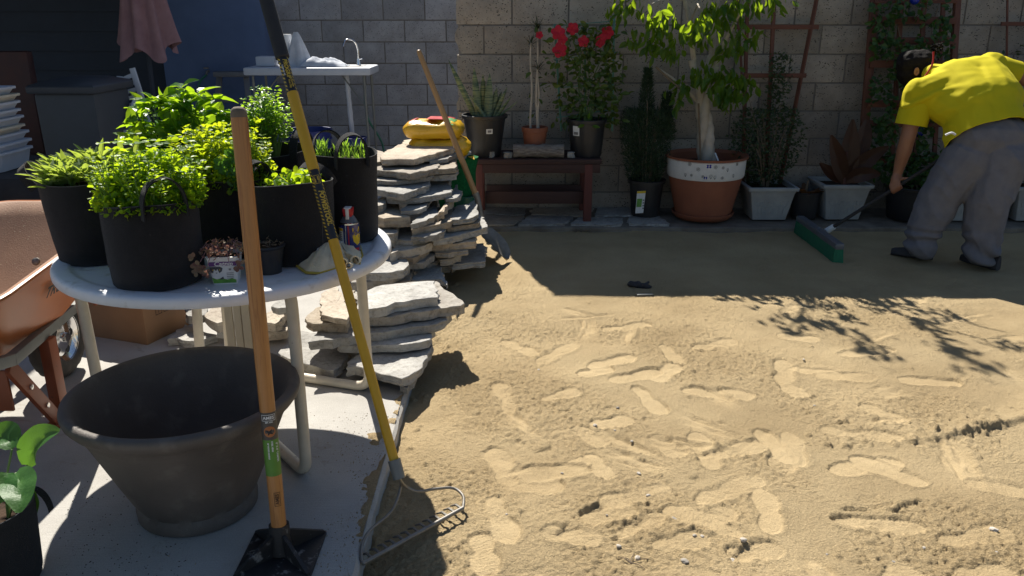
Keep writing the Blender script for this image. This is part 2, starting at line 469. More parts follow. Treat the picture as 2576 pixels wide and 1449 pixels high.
M['label_grey'] = pm('grey_print', (0.22, 0.22, 0.23), 0.6)
M['label_black'] = pm('black_print', (0.02, 0.02, 0.022), 0.6)
M['label_green'] = pm('green_label', (0.10, 0.26, 0.03), 0.5, (0.08, 0.20, 0.025), 12)
M['label_dark'] = pm('brown_label', (0.085, 0.07, 0.06), 0.5)
M['copper_print'] = pm('orange_brown_print', (0.45, 0.16, 0.04), 0.5, (0.36, 0.11, 0.03), 40)
M['burn'] = pm('branded_mark', (0.11, 0.045, 0.015), 0.6)
M['purple'] = pm('purple_print', (0.13, 0.04, 0.20), 0.5)
M['cat_dark'] = pm('dark_fur_print', (0.035, 0.035, 0.04), 0.5, (0.10, 0.10, 0.11), 60)
M['leaf_print'] = pm('green_leaf_print', (0.07, 0.22, 0.03), 0.5, (0.15, 0.36, 0.06), 90)
M['can_blue'] = pm('navy_can_paint', (0.022, 0.035, 0.19), 0.25, (0.018, 0.028, 0.15), 10, coat=0.5)
M['can_yellow'] = pm('yellow_can_paint', (0.75, 0.52, 0.01), 0.3)
M['red_plastic'] = pm('red_plastic', (0.55, 0.015, 0.025), 0.3)
M['grey_plastic'] = pm('grey_plastic', (0.13, 0.14, 0.16), 0.4)
M['glove'] = pm('cream_cotton', (0.74, 0.66, 0.48), 0.95, (0.60, 0.50, 0.34), 12, bump=0.7, bscale=180, spec=0.1)
M['glove_white'] = pm('white_palm', (0.70, 0.68, 0.64), 0.8, (0.48, 0.46, 0.43), 16, bump=0.6, bscale=120)
M['glove_trim'] = pm('yellow_stitching', (0.55, 0.40, 0.06), 0.85, bump=0.4)
M['ribbed'] = pm('beige_ribbed_vinyl', (0.60, 0.51, 0.37), 0.5, (0.52, 0.44, 0.32), 5)
M['bark'] = pm('grey_bark', (0.30, 0.27, 0.24), 0.9, (0.12, 0.10, 0.085), 9, bump=1.0, bscale=26, stretch=(2, 9, 9), spec=0.1)
M['log_end'] = pm('cut_wood', (0.42, 0.33, 0.22), 0.9, (0.3, 0.22, 0.14), 20)
M['trunk'] = pm('pale_fig_bark', (0.52, 0.47, 0.40), 0.8, (0.38, 0.33, 0.27), 9, bump=0.5, bscale=50, spec=0.15)
M['twig'] = pm('twig_bark', (0.20, 0.15, 0.10), 0.85, (0.13, 0.10, 0.07), 20, bump=0.4)
M['green_stem'] = pm('green_stem', (0.14, 0.24, 0.05), 0.6, (0.09, 0.17, 0.04), 10)
M['green_stake'] = pm('green_painted_lath', (0.14, 0.30, 0.24), 0.7, (0.10, 0.23, 0.19), 15)
M['skin'] = pm('skin', (0.30, 0.145, 0.085), 0.5, (0.25, 0.115, 0.065), 9, bump=0.15, bscale=120)
M['skin'].node_tree.nodes['Principled BSDF'].inputs['Subsurface Weight'].default_value = 0.1
M['skin'].node_tree.nodes['Principled BSDF'].inputs['Subsurface Radius'].default_value = (0.02, 0.008, 0.004)
M['hair'] = pm('black_hair', (0.010, 0.009, 0.010), 0.75, (0.02, 0.016, 0.014), 60, bump=0.9, bscale=130, stretch=(1, 1, 4), spec=0.12)
M['headscarf'] = pm('red_hair_band', (0.40, 0.012, 0.02), 0.8)
M['trousers'] = pm('grey_jersey', (0.168, 0.17, 0.19), 0.95, (0.14, 0.142, 0.162), 16, bump=0.35, bscale=320, spec=0.1)
M['shoe'] = pm('dark_shoe', (0.035, 0.035, 0.042), 0.7, (0.025, 0.025, 0.03), 20, bump=0.2)
M['bristle'] = pm('green_bristles', (0.02, 0.18, 0.09), 0.8, (0.012, 0.11, 0.055), 90, bump=0.8, bscale=200, stretch=(1, 1, 0.1))
M['ladder'] = pm('dull_aluminium', (0.16, 0.165, 0.18), 0.55, (0.12, 0.125, 0.14), 7, metal=0.3)
M['bead_blue'] = pm('blue_glass_ball', (0.01, 0.03, 0.35), 0.2)
M['pebble'] = pm('pale_pebble', (0.50, 0.46, 0.40), 0.85, (0.36, 0.32, 0.27), 60, bump=0.4, rnd=0.35)
M['glove_dark'] = pm('dark_work_glove', (0.022, 0.022, 0.027), 0.85, (0.04, 0.04, 0.045), 30, bump=0.6, bscale=150)
def m_shirt():
    m, n, l, b = new_mat('yellow_jersey')
    v = texc(n, l)
    f = noise_n(n, l, v, 4, 4)
    r = ramp(n, [(0.3, (0.62, 0.53, 0.012)), (0.7, (0.70, 0.61, 0.02))]); l.new(f, r.inputs[0])
    l.new(r.outputs[0], b.inputs['Base Color']); b.inputs['Roughness'].default_value = 0.85
    b.inputs['Specular IOR Level'].default_value = 0.2
    l.new(bump_n(n, l, noise_n(n, l, v, 500, 2), 0.2, 0.001), b.inputs['Normal'])
    tr = n.new('ShaderNodeBsdfTranslucent'); tr.inputs['Color'].default_value = (0.65, 0.52, 0.01, 1)
    mx = n.new('ShaderNodeMixShader'); mx.inputs[0].default_value = 0.15
    l.new(b.outputs[0], mx.inputs[1]); l.new(tr.outputs[0], mx.inputs[2])
    l.new(mx.outputs[0], n['Material Output'].inputs['Surface'])
    return m
M['shirt'] = m_shirt()
L = {}
L['basil'] = leafm('basil_leaf', (0.035, 0.13, 0.018), (0.07, 0.22, 0.025), 0.55, 0.32, (0.46, 0.70, 0.02))
L['sage'] = leafm('sage_leaf', (0.10, 0.17, 0.075), (0.16, 0.24, 0.10), 0.5, 0.7, (0.52, 0.66, 0.08), 0.2)
L['clover'] = leafm('clover_leaf', (0.055, 0.17, 0.015), (0.12, 0.28, 0.02), 0.6, 0.45, (0.58, 0.78, 0.02))
L['oregano'] = leafm('oregano_leaf', (0.085, 0.20, 0.015), (0.17, 0.32, 0.02), 0.6, 0.45, (0.68, 0.80, 0.02))
L['parsley'] = leafm('parsley_leaf', (0.035, 0.14, 0.02), (0.075, 0.22, 0.03), 0.55, 0.35, (0.46, 0.74, 0.03))
L['lavender'] = leafm('lavender_leaf', (0.09, 0.19, 0.06), (0.14, 0.26, 0.06), 0.45, 0.6, (0.40, 0.66, 0.05))
L['bean'] = leafm('bean_leaf', (0.035, 0.125, 0.022), (0.05, 0.155, 0.028), 0.3, 0.5, (0.25, 0.55, 0.04))
L['catnip'] = leafm('faded_catnip_leaf', (0.20, 0.085, 0.075), (0.30, 0.24, 0.14), 0.25, 0.7, (0.45, 0.22, 0.16))
L['vine'] = leafm('vine_leaf', (0.03, 0.075, 0.025), (0.055, 0.13, 0.03), 0.3, 0.45)
L['mandevilla'] = leafm('mandevilla_leaf', (0.035, 0.085, 0.025), (0.11, 0.17, 0.03), 0.3, 0.35)
L['rosemary'] = leafm('rosemary_needle', (0.022, 0.05, 0.026), (0.045, 0.085, 0.04), 0.15, 0.6)
L['ficus'] = leafm('fig_leaf', (0.022, 0.075, 0.015), (0.05, 0.135, 0.02), 0.5, 0.35, (0.46, 0.66, 0.02))
L['bush'] = leafm('bush_leaf', (0.03, 0.06, 0.03), (0.055, 0.095, 0.04), 0.2, 0.5)
L['canna'] = leafm('canna_leaf', (0.085, 0.022, 0.022), (0.06, 0.05, 0.022), 0.25, 0.4, (0.35, 0.06, 0.03))
L['brown_leaf'] = leafm('dry_brown_leaf', (0.13, 0.065, 0.03), (0.20, 0.10, 0.05), 0.2, 0.7)
L['dracaena'] = leafm('dracaena_leaf', (0.03, 0.055, 0.03), (0.06, 0.075, 0.04), 0.2, 0.45)
L['petal'] = leafm('red_petal', (0.55, 0.008, 0.03), (0.70, 0.02, 0.06), 0.35, 0.5, (0.8, 0.02, 0.05))
def m_snake():
    m, n, l, b = new_mat('snake_plant_leaf')
    v = texc(n, l, (1, 1, 1))
    f = noise_n(n, l, texc(n, l, (6, 6, 60)), 1.0, 3, 0.6, 1.5)
    r = ramp(n, [(0.42, (0.035, 0.075, 0.04)), (0.55, (0.16, 0.20, 0.09)), (0.7, (0.22, 0.26, 0.12))]); l.new(f, r.inputs[0])
    l.new(r.outputs[0], b.inputs['Base Color']); b.inputs['Roughness'].default_value = 0.4
    return m
L['snake'] = m_snake()

# ------------------------------------------------------------------ leaves
def leaf_batch(mb, p, d, n, length, width, droop=0.2, fold=0.15, prof=None, m=None, stations=5):
    """p base points, d directions, n normals: arrays (N,3); length,width arrays"""
    p = np.asarray(p, float); d = np.asarray(d, float); n = np.asarray(n, float)
    N = len(p)
    length = np.broadcast_to(np.asarray(length, float), (N,)); width = np.broadcast_to(np.asarray(width, float), (N,))
    d = d / (np.linalg.norm(d, axis=1, keepdims=True) + 1e-9)
    n = n - d * (n * d).sum(1, keepdims=True); n = n / (np.linalg.norm(n, axis=1, keepdims=True) + 1e-9)
    b = np.cross(d, n)
    if prof is None: prof = [(0, 0.06), (0.25, 0.8), (0.5, 1.0), (0.78, 0.62), (1.0, 0.02)]
    V = []
    for t, wv in prof:
        c = p + d * (length * t)[:, None] - n * (length * droop * t * t)[:, None]
        wl = (width * wv * 0.5)[:, None]
        V += [c - b * wl + n * wl * fold * 2, c, c + b * wl + n * wl * fold * 2]
    k = len(prof) * 3
    V = np.stack(V, 1).reshape(-1, 3)
    base = []
    for i in range(len(prof) - 1):
        a = i * 3
        base += [(a, a + 1, a + 4, a + 3), (a + 1, a + 2, a + 5, a + 4)]
    F = (np.asarray(base)[None] + (np.arange(N) * k)[:, None, None]).reshape(-1, 4)
    return mb.npadd(V, F, m)
ROUND = [(0, 0.1), (0.3, 0.85), (0.62, 1.0), (0.88, 0.7), (1.0, 0.15)]
NARROW = [(0, 0.5), (0.3, 1.0), (0.65, 0.8), (1.0, 0.05)]
SMALL = [(0, 0.1), (0.45, 1.0), (1.0, 0.08)]
def rand_dirs(N, up=0.3, rng=RNG):
    v = rng.normal(size=(N, 3)); v[:, 2] = v[:, 2] * 0.6 + up
    return v / np.linalg.norm(v, axis=1, keepdims=True)
def rotz(a): return Matrix.Rotation(a, 3, 'Z')
def lerp(a, b, t): return a + (b - a) * t

# ------------------------------------------------------------------ lettering: flat mesh from the built-in font, then wrapped
def text_mb(txt, size, bold=0.0, shear=0.0, sx=1.0, spacing=1.0):
    cu = bpy.data.curves.new('lettering', 'FONT')
    cu.body = txt; cu.size = size; cu.align_x = 'CENTER'; cu.align_y = 'CENTER'
    cu.offset = bold; cu.shear = shear; cu.resolution_u = 3; cu.space_character = spacing
    o = bpy.data.objects.new('lettering', cu); col.objects.link(o)
    bpy.context.view_layer.update()
    dg = bpy.context.evaluated_depsgraph_get()
    me = bpy.data.meshes.new_from_object(o.evaluated_get(dg))
    mb = MB()
    mb.add([(v.co.x * sx, v.co.y, 0.0) for v in me.vertices], [tuple(p.vertices) for p in me.polygons])
    bpy.data.objects.remove(o); bpy.data.curves.remove(cu); bpy.data.meshes.remove(me)
    return mb
def mapv(mb, fn):
    mb.V = [tuple(fn(Vector(v))) for v in mb.V]
    return mb
# ================================================================== THE SETTING
SAND = -0.05
WALL_Y, BW, BH = 6.98, 0.454, 0.227
EDGE_X = -0.46

mb = MB()
mb.add([(-60, -20, -0.16), (60, -20, -0.16), (60, 80, -0.16), (-60, 80, -0.16)], [(0, 1, 2, 3)])
structure('ground', mb, M['soil'])

# concrete slab, its right edge slightly worn
mb = MB()
ys = np.linspace(0.2, 9.42, 240)
rows = []
prof = [(-9.0, -0.12), (-9.0, 0.0), (EDGE_X - 0.03, 0.0), (EDGE_X - 0.012, -0.003), (EDGE_X, -0.016), (EDGE_X + 0.004, -0.13)]
for y in ys:
    k = (mnoise.noise(Vector((y * 9, 0, 3))) * 0.006 + mnoise.noise(Vector((y * 40, 0, 9))) * 0.003)
    rows.append([Vector((x + (k if i >= 2 else 0), y, z + (k * 0.4 if i == 3 else 0))) for i, (x, z) in enumerate(prof)])
mb.grid(rows)
mb.add([rows[0][0], rows[0][1], rows[0][2], rows[0][3], rows[0][4], rows[0][5]], [(0, 1, 2, 3, 4, 5)])
slab = structure('pavement', mb, M['concrete'])

# ---------------- sand bed with foot prints, ridge and clods
def vn(x, y, seed):
    xi = np.floor(x).astype(np.int64); yi = np.floor(y).astype(np.int64)
    fx = x - xi; fy = y - yi
    fx = fx * fx * (3 - 2 * fx); fy = fy * fy * (3 - 2 * fy)
    def h(a, b):
        n_ = (a * 374761393 + b * 668265263 + seed * 974711) & 0xffffffff
        n_ = ((n_ ^ (n_ >> 13)) * 1274126177) & 0xffffffff
        return ((n_ ^ (n_ >> 16)) & 0xffff) / 65535.0
    a = h(xi, yi); b = h(xi + 1, yi); c = h(xi, yi + 1); d = h(xi + 1, yi + 1)
    return (a * (1 - fx) + b * fx) * (1 - fy) + (c * (1 - fx) + d * fx) * fy - 0.5
def fbm(x, y, f, o, seed, g=0.5):
    s = 0; a = 1
    for i in range(o):
        s = s + a * vn(x * f + 13.7 * i, y * f + 7.1 * i, seed + i); f *= 2.03; a *= g
    return s
Ys = 1.15 * np.exp(np.linspace(0, math.log(6.36 / 1.15), 660))
Xs = np.concatenate([np.linspace(EDGE_X - 0.004, 2.2, 470), np.linspace(2.2, 4.7, 261)[1:]])
X, Y = np.meshgrid(Xs, Ys)
low = fbm(X, Y, 1.3, 4, 3) * 0.026 + fbm(X, Y, 6, 3, 21) * 0.008
Z = SAND + low
shade = 1 / (1 + np.exp(-(Y - 4.95) * 6))                # swept smooth by the wall
warp = fbm(X, Y, 14, 2, 61) * 0.03
grain = (np.abs(fbm(X + warp, Y, 62, 2, 40)) * -1.0 + 0.18) * 0.009 + fbm(X, Y, 88, 2, 55) * 0.0085
patch = np.clip(fbm(X, Y, 2.2, 3, 77) * 3.0 + 0.72, 0.25, 1.25)
press = np.zeros_like(X)
def crop(ox, oy, k): return lambda x, y: (ox + k * x, oy + k * y)
c3 = crop(1207.5, 670.8, .324); c4_ = crop(1771, 670.8, .324); c5 = crop(1140.4, 1006.2, .3125); c6 = crop(1811, 1006.2, .3055)
prints = []
for f, lst in ((c3, [(430, 760, 750, 600), (160, 580, 470, 700), (1555, 965, 2140, 1000), (780, 850, 1010, 790), (1190, 930, 1440, 1150), (250, 1160, 130, 900),
                     (880, 1240, 1160, 1190), (760, 1260, 940, 1390), (1400, 610, 1560, 760), (950, 490, 1330, 440), (1650, 640, 1980, 560), (1370, 900, 1500, 760), (480, 1060, 760, 960)]),
               (c4_, [(540, 830, 790, 1010), (560, 530, 900, 560), (1040, 680, 1480, 640), (900, 1250, 1560, 1310), (650, 780, 1080, 830), (1500, 870, 2000, 900), (1200, 1060, 1600, 1200), (1760, 420, 2100, 400), (2200, 600, 2484, 560)]),
               (c5, [(200, 1070, 290, 1417), (290, 800, 490, 1190), (650, 750, 1080, 480), (1960, 470, 2520, 350), (1940, 850, 2480, 620), (1990, 1050, 2200, 900), (1690, 1210, 1960, 1150),
                     (1330, 1140, 1680, 930), (800, 1110, 1080, 1130), (1030, 1000, 1450, 870), (220, 430, 520, 600), (420, 700, 900, 700), (1640, 330, 1800, 430), (1100, 460, 1250, 640)]),
               (c6, [(920, 580, 1490, 480), (510, 320, 520, 600), (2000, 1440, 2350, 1400), (900, 980, 1700, 1020), (2150, 680, 2400, 720), (150, 1300, 420, 1230)])):
    for a, b, c, d in lst: prints.append((f(a, b), f(c, d)))
rp = np.random.default_rng(5)
def gpx(x, y):
    d = y * _c + (CAMH - SAND) * _s; return 1288 + FPX * x / d, 724.5 + FPX * (-(y * _s) + (CAMH - SAND) * _c) / d
for i in range(18):
    x0, y0 = rp.uniform(-0.1, 1.6), rp.uniform(1.8, 3.9); a0 = rp.choice([0.4, 1.2, 2.0, 2.7]) + rp.normal() * 0.35
    prints.append((gpx(x0, y0), gpx(x0 + 0.29 * math.cos(a0), y0 + 0.29 * math.sin(a0))))
def window(cx, cy, rad):
    i0, i1 = np.searchsorted(Ys, [cy - rad, cy + rad]); j0, j1 = np.searchsorted(Xs, [cx - rad, cx + rad])
    return (slice(i0, i1), slice(j0, j1)) if i1 > i0 and j1 > j0 else None
for a, b in prints:
    A = G(a[0], a[1], SAND); B = G(b[0], b[1], SAND)
    c = (A + B) / 2; dd = B - A; ln = max(0.20, min(0.33, dd.length)); ang = math.atan2(dd.y, dd.x)
    W = window(c.x, c.y, 0.26)
    if W is None: continue
    Xw, Yw = X[W], Y[W]
    u = (Xw - c.x) * math.cos(ang) + (Yw - c.y) * math.sin(ang); v = -(Xw - c.x) * math.sin(ang) + (Yw - c.y) * math.cos(ang)
    s_ = u / (ln / 2)
    half = np.where(s_ > 0, 0.058 - 0.012 * (1 - np.clip(s_, 0, 1)), 0.044 + 0.005 * np.clip(-s_, 0, 1)) * (0.9 + 0.2 * rp.random())
    half = half * np.sqrt(np.clip(1 - np.abs(s_) ** 3.2, 0, 1)) + 1e-4
    wst = 1 - 0.22 * np.exp(-((s_ + 0.18) / 0.22) ** 2)
    edge = (half * wst * (1.0 + 0.16 * rp.random()) - np.abs(v + 0.006 * np.sin(s_ * 2.2 + rp.random()))) / 0.011 + fbm(Xw, Yw, 11, 2, int(rp.integers(500))) * 1.7 + fbm(Xw, Yw, 45, 2, 31) * 0.8
    edge = np.where(np.abs(s_) > 1, -5, edge)
    k = np.clip(edge, 0, 1); k = k * k * (3 - 2 * k)
    dep = 0.0015 + 0.0055 * rp.random() ** 1.4
    cz = SAND + float(np.mean(low[W][k > 0.5])) if (k > 0.5).any() else SAND
    tilt = (rp.random() - 0.5) * 0.03
    tread = 0.0014 * np.sin(u * 400 + 3 * np.sin(v * 60)) * (rp.random() < .4)
    tgt = cz - dep + u * tilt + tread + fbm(Xw, Yw, 22, 2, int(rp.integers(1000))) * 0.004
    strength = 0.7 + 0.3 * rp.random(); part_ = np.clip(1.2 + 1.2 * fbm(Xw, Yw, 7, 2, int(rp.integers(900))), 0.3, 1)
    rim = np.exp(-((np.abs(v) - half - 0.010) / 0.010) ** 2) * (np.abs(s_) < 1.05) * (1 - k)
    Z[W] = Z[W] * (1 - k) + tgt * k + rim * 0.0035
    press[W] = np.maximum(press[W], k * strength * part_)
# trampled, half smoothed patches
tr = np.clip(fbm(X, Y, 2.6, 4, 501) * 1.6 - 0.05, 0, 0.35) * np.clip(1.2 - np.abs(Y - 3.0) * 0.3, 0.3, 1)
press = np.maximum(press, tr)
# smeared scuffs
for i in range(34):
    cx, cy = rp.uniform(-0.1, 3.4), rp.uniform(1.7, 4.7)
    ang = rp.uniform(0, math.pi); lu, lv = rp.uniform(0.06, 0.20), rp.uniform(0.03, 0.07)
    W = window(cx, cy, 0.4)
    if W is None: continue
    Xw, Yw = X[W], Y[W]
    u = (Xw - cx) * math.cos(ang) + (Yw - cy) * math.sin(ang); v = -(Xw - cx) * math.sin(ang) + (Yw - cy) * math.cos(ang)
    k = np.exp(-((u / lu) ** 2 + (v / lv) ** 2) ** 2)
    Z[W] += -k * 0.006 + np.exp(-(((v + lv) / 0.012) ** 2 + (u / lu) ** 2)) * 0.008 + k * fbm(Xw * math.cos(ang) + Yw * math.sin(ang), (Yw * math.cos(ang) - Xw * math.sin(ang)) * 4, 16, 2, 400 + i) * 0.014
    press[W] = np.maximum(press[W], 0.8 * k)
# crumbled ridge at the right
rl = [G(x, y, SAND) for x, y in ((2235, 1122), (2300, 1108), (2380, 1098), (2470, 1082), (2576, 1066), (2760, 1040))]
rx = np.array([p.x for p in rl]); ry = np.array([p.y for p in rl])
yl = np.interp(X, rx, ry) + fbm(X, Y, 14, 2, 88) * 0.022
t = np.clip((X - rx[0]) / 0.5, 0, 1)
Z = Z + (1 / (1 + np.exp(-(Y - yl) / 0.006))) * np.exp(-np.clip(Y - yl, 0, 9) / 0.11) * 0.034 * t * (0.7 + 0.35 * patch)
# short dark scarps seen in the sand
for (x0, y0), (x1, y1), hh in ((c5(1010, 950), c5(1220, 840), .028), (c5(810, 1130), c5(930, 1015), .028), (c5(1900, 650), c5(2000, 605), .022), (c5(2330, 340), c5(2500, 320), .026), (c5(460, 355), c5(560, 325), .022),
                           (c5(650, 440), c5(815, 375), .022), (c5(1430, 1060), c5(1560, 950), .02), (c6(960, 900), c6(1230, 880), .026), (c6(1380, 920), c6(1680, 780), .03), (c6(70, 1330), c6(220, 1210), .03),
                           (c6(2130, 500), c6(2165, 440), .022), (c6(1060, 400), c6(1110, 320), .02), (c5(1960, 450), c5(2200, 390), .016), (c5(430, 600), c5(570, 510), .018), (c4_(70, 1210), c4_(180, 1225), .018), (c4_(430, 1260), c4_(530, 1280), .018)):
    A = G(x0, y0, SAND); B = G(x1, y1, SAND); d = B - A; ln = d.length; ang = math.atan2(d.y, d.x)
    W = window((A.x + B.x) / 2, (A.y + B.y) / 2, 0.35)
    if W is None: continue
    Xw, Yw = X[W], Y[W]
    u = (Xw - A.x) * math.cos(ang) + (Yw - A.y) * math.sin(ang); v = -(Xw - A.x) * math.sin(ang) + (Yw - A.y) * math.cos(ang) + fbm(Xw, Yw, 22, 2, 91) * 0.014
    al = np.clip(u / 0.03, 0, 1) * np.clip((ln - u) / 0.03, 0, 1)
    Z[W] += al * hh * 0.42 * (1 / (1 + np.exp(-v / 0.006))) * np.exp(-np.clip(v, 0, 9) / 0.05) - al * 0.006 * np.exp(-(np.clip(-v, 0, 9) / 0.03) ** 2) * (v < 0)
# clods
for i in range(420):
    cx, cy = rp.uniform(-0.42, 3.8), 1.5 * math.exp(rp.uniform(0, 1.15))
    if i < 90: cx, cy = -0.46 + abs(rp.normal()) * 0.07, rp.uniform(1.9, 5.0)
    elif i < 200: cx = rp.uniform(rx[0] - 0.3, 3.2); cy = float(np.interp(cx, rx, ry)) + abs(rp.normal()) * 0.10
    r_ = rp.uniform(0.005, 0.014)
    i0, i1 = np.searchsorted(Ys, [cy - 3 * r_, cy + 3 * r_]); j0, j1 = np.searchsorted(Xs, [cx - 3 * r_, cx + 3 * r_])
    if i1 <= i0 or j1 <= j0: continue
    sx_, sy_ = X[i0:i1, j0:j1], Y[i0:i1, j0:j1]
    q = ((sx_ - cx) ** 2 + (sy_ - cy) ** 2) / r_ ** 2
    Z[i0:i1, j0:j1] += np.exp(-q * q) * r_ * 0.9 * (1 - press[i0:i1, j0:j1])
Z = Z + 1.15 * grain * patch * (1 - 0.88 * press) * (1 - 0.75 * shade)
Z = Z - 0.018 * np.exp(-((X - EDGE_X) / 0.10) ** 2) + 0.03 * np.exp(-((X - EDGE_X - 0.05) / 0.12) ** 2) * (fbm(Y, Y * 0, 3.0, 2, 9) + 0.1)
ny, nx = X.shape
me = bpy.data.meshes.new('sand_bed')
me.vertices.add(nx * ny)
me.vertices.foreach_set('co', np.stack([X, Y, Z], -1).astype(np.float32).ravel())
idx = np.arange(nx * ny).reshape(ny, nx)
quads = np.stack([idx[:-1, :-1], idx[:-1, 1:], idx[1:, 1:], idx[1:, :-1]], -1).reshape(-1, 4)
me.loops.add(quads.size); me.loops.foreach_set('vertex_index', quads.ravel().astype(np.int32))
me.polygons.add(len(quads)); me.polygons.foreach_set('loop_start', (np.arange(len(quads)) * 4).astype(np.int32))
me.update(calc_edges=True)
at = me.attributes.new('pressed', 'FLOAT', 'POINT')
at.data.foreach_set('value', np.clip(np.maximum(press, shade * 0.6), 0, 1).astype(np.float32).ravel())
me.materials.append(M['sand'])
me.polygons.foreach_set('use_smooth', np.ones(len(quads), bool))
sand = bpy.data.objects.new('sand_ground', me); col.objects.link(sand); sand['kind'] = 'structure'
def sand_z(x, y):
    i = int(np.clip(np.searchsorted(Ys, y), 0, ny - 1)); j = int(np.clip(np.searchsorted(Xs, x), 0, nx - 1))
    return float(Z[i, j])

# ---------------- paved strip along the wall, irregular flags set in it
mb = MB()
rows = []
for x in np.linspace(-0.44, 5.6, 120):
    k = mnoise.noise(Vector((x * 5, 1, 0))) * 0.03
    rows.append([(x, 6.30 + k, -0.12), (x, 6.30 + k, -0.022), (x, 6.315 + k, -0.016), (x, 7.0, -0.012)])
mb.grid(rows)
M['old_concrete'] = pm('old_dirty_concrete', (0.26, 0.23, 0.19), 0.9, (0.15, 0.125, 0.10), 7, bump=0.6, bscale=70, spec=0.15)
strip = structure('path', mb, M['old_concrete'])
def slab_poly(pts, z, th, seed, bumpy=0.003):
    """irregular stone: outline pts (x,y) roughened, split edge, slightly uneven top; verts about the outline's centre"""
    rr = random.Random(seed)
    c = Vector((sum(p[0] for p in pts) / len(pts), sum(p[1] for p in pts) / len(pts), 0))
    out = []
    for i, p in enumerate(pts):
        q = pts[(i + 1) % len(pts)]
        a = Vector((p[0], p[1], 0)); b = Vector((q[0], q[1], 0)); ln = (b - a).length
        n_ = max(1, int(ln / 0.034))
        nrm = Vector((b.y - a.y, a.x - b.x, 0)).normalized()
        for k in range(n_):
            t = k / n_
            j = ((rr.random() - 0.5) * 0.018 + (0.014 if rr.random() < .12 else 0)) if k else 0
            out.append(a.lerp(b, t) + nrm * j)
    n_ = len(out)
    mb = MB()
    V = []; F = []
    # levels: bottom, mid-low, mid-high, top edge, inner ring, centre
    lev = [(-th, 0.985), (-th * 0.66, 1.0), (-th * 0.32, 0.99), (-th * 0.06, 1.0), (0.0, 0.985), (0.0, 0.62)]
    for li, (dz, s) in enumerate(lev):
        for i, p in enumerate(out):
            d = p - c; dl = d.length + 1e-6
            j = (rr.random() - 0.6) * 0.016 if li < 3 else 0
            q = c + d * (s + j / dl) if li != 5 else c + d * s
            V.append((q.x - c.x, q.y - c.y, dz + ((rr.random() - 0.5) * bumpy if li >= 4 else 0)))
    V.append((0, 0, (rr.random() - 0.5) * bumpy))
    for li in range(len(lev) - 1):
        for i in range(n_):
            a = li * n_ + i; b = li * n_ + (i + 1) % n_
            F.append((a, b, b + n_, a + n_))
    o = (len(lev) - 1) * n_
    for i in range(n_): F.append((o + i, o + (i + 1) % n_, len(V) - 1))
    F.append(tuple(reversed(range(n_))))
    mb.add(V, F)
    return mb, Vector((c.x, c.y, z))
pv = [[(-0.40, 6.34), (0.02, 6.33), (0.10, 6.62), (-0.36, 6.70)], [(0.05, 6.34), (0.42, 6.36), (0.50, 6.60), (0.14, 6.66)], [(-0.34, 6.72), (0.10, 6.68), (0.12, 6.93), (-0.34, 6.94)], [(0.46, 6.35), (0.86, 6.34), (0.90, 6.56), (0.55, 6.60)],
      [(0.16, 6.70), (0.62, 6.64), (0.70, 6.93), (0.18, 6.94)], [(0.92, 6.36), (1.24, 6.34), (1.20, 6.64), (0.96, 6.60)], [(0.68, 6.66), (1.16, 6.66), (1.14, 6.93), (0.74, 6.94)]]
for i, p in enumerate(pv):
    m_, c = slab_poly(p, 0.0, 0.03, 900 + i)
    o = structure('paver', m_, M['flag'], strip); o.location = (c.x, c.y, 0.002)

# ---------------- block walls: every block is a piece of its wall
def block_mesh(w_, h_, d_, seed, amp, left=0.0, mat=None):
    nx_, nz_ = (7, 4) if w_ > 0.3 else (4, 4)
    mb = MB(); rr = random.Random(seed)
    pts = []
    for k in range(nz_ + 1):
        row = []
        for i in range(nx_ + 1):
            x = -w_ / 2 + w_ * i / nx_; z = h_ * k / nz_
            edge = min(i, nx_ - i, k, nz_ - k) == 0
            y = (rr.random() - 0.5) * amp + (0.006 if edge else 0)
            if left and i == 0: x += (rr.random() - 0.5) * left; y += rr.random() * left * 0.6
            row.append(Vector((x, y, z)))
        pts.append(row)
    mb.grid(pts)
    o = mb.n
    ring = [pts[0][i] for i in range(nx_ + 1)] + [pts[k][nx_] for k in range(1, nz_ + 1)] + [pts[nz_][i] for i in range(nx_ - 1, -1, -1)] + [pts[k][0] for k in range(nz_ - 1, 0, -1)]
    back = [Vector((p.x, d_, p.z)) for p in ring]
    n_ = len(ring)
    mb.add(ring + back, [(i, i + n_, (i + 1) % n_ + n_, (i + 1) % n_) for i in range(n_)])
    me = mesh_of('block', mb, mat)
    flat_smooth(me, 50)
    return me
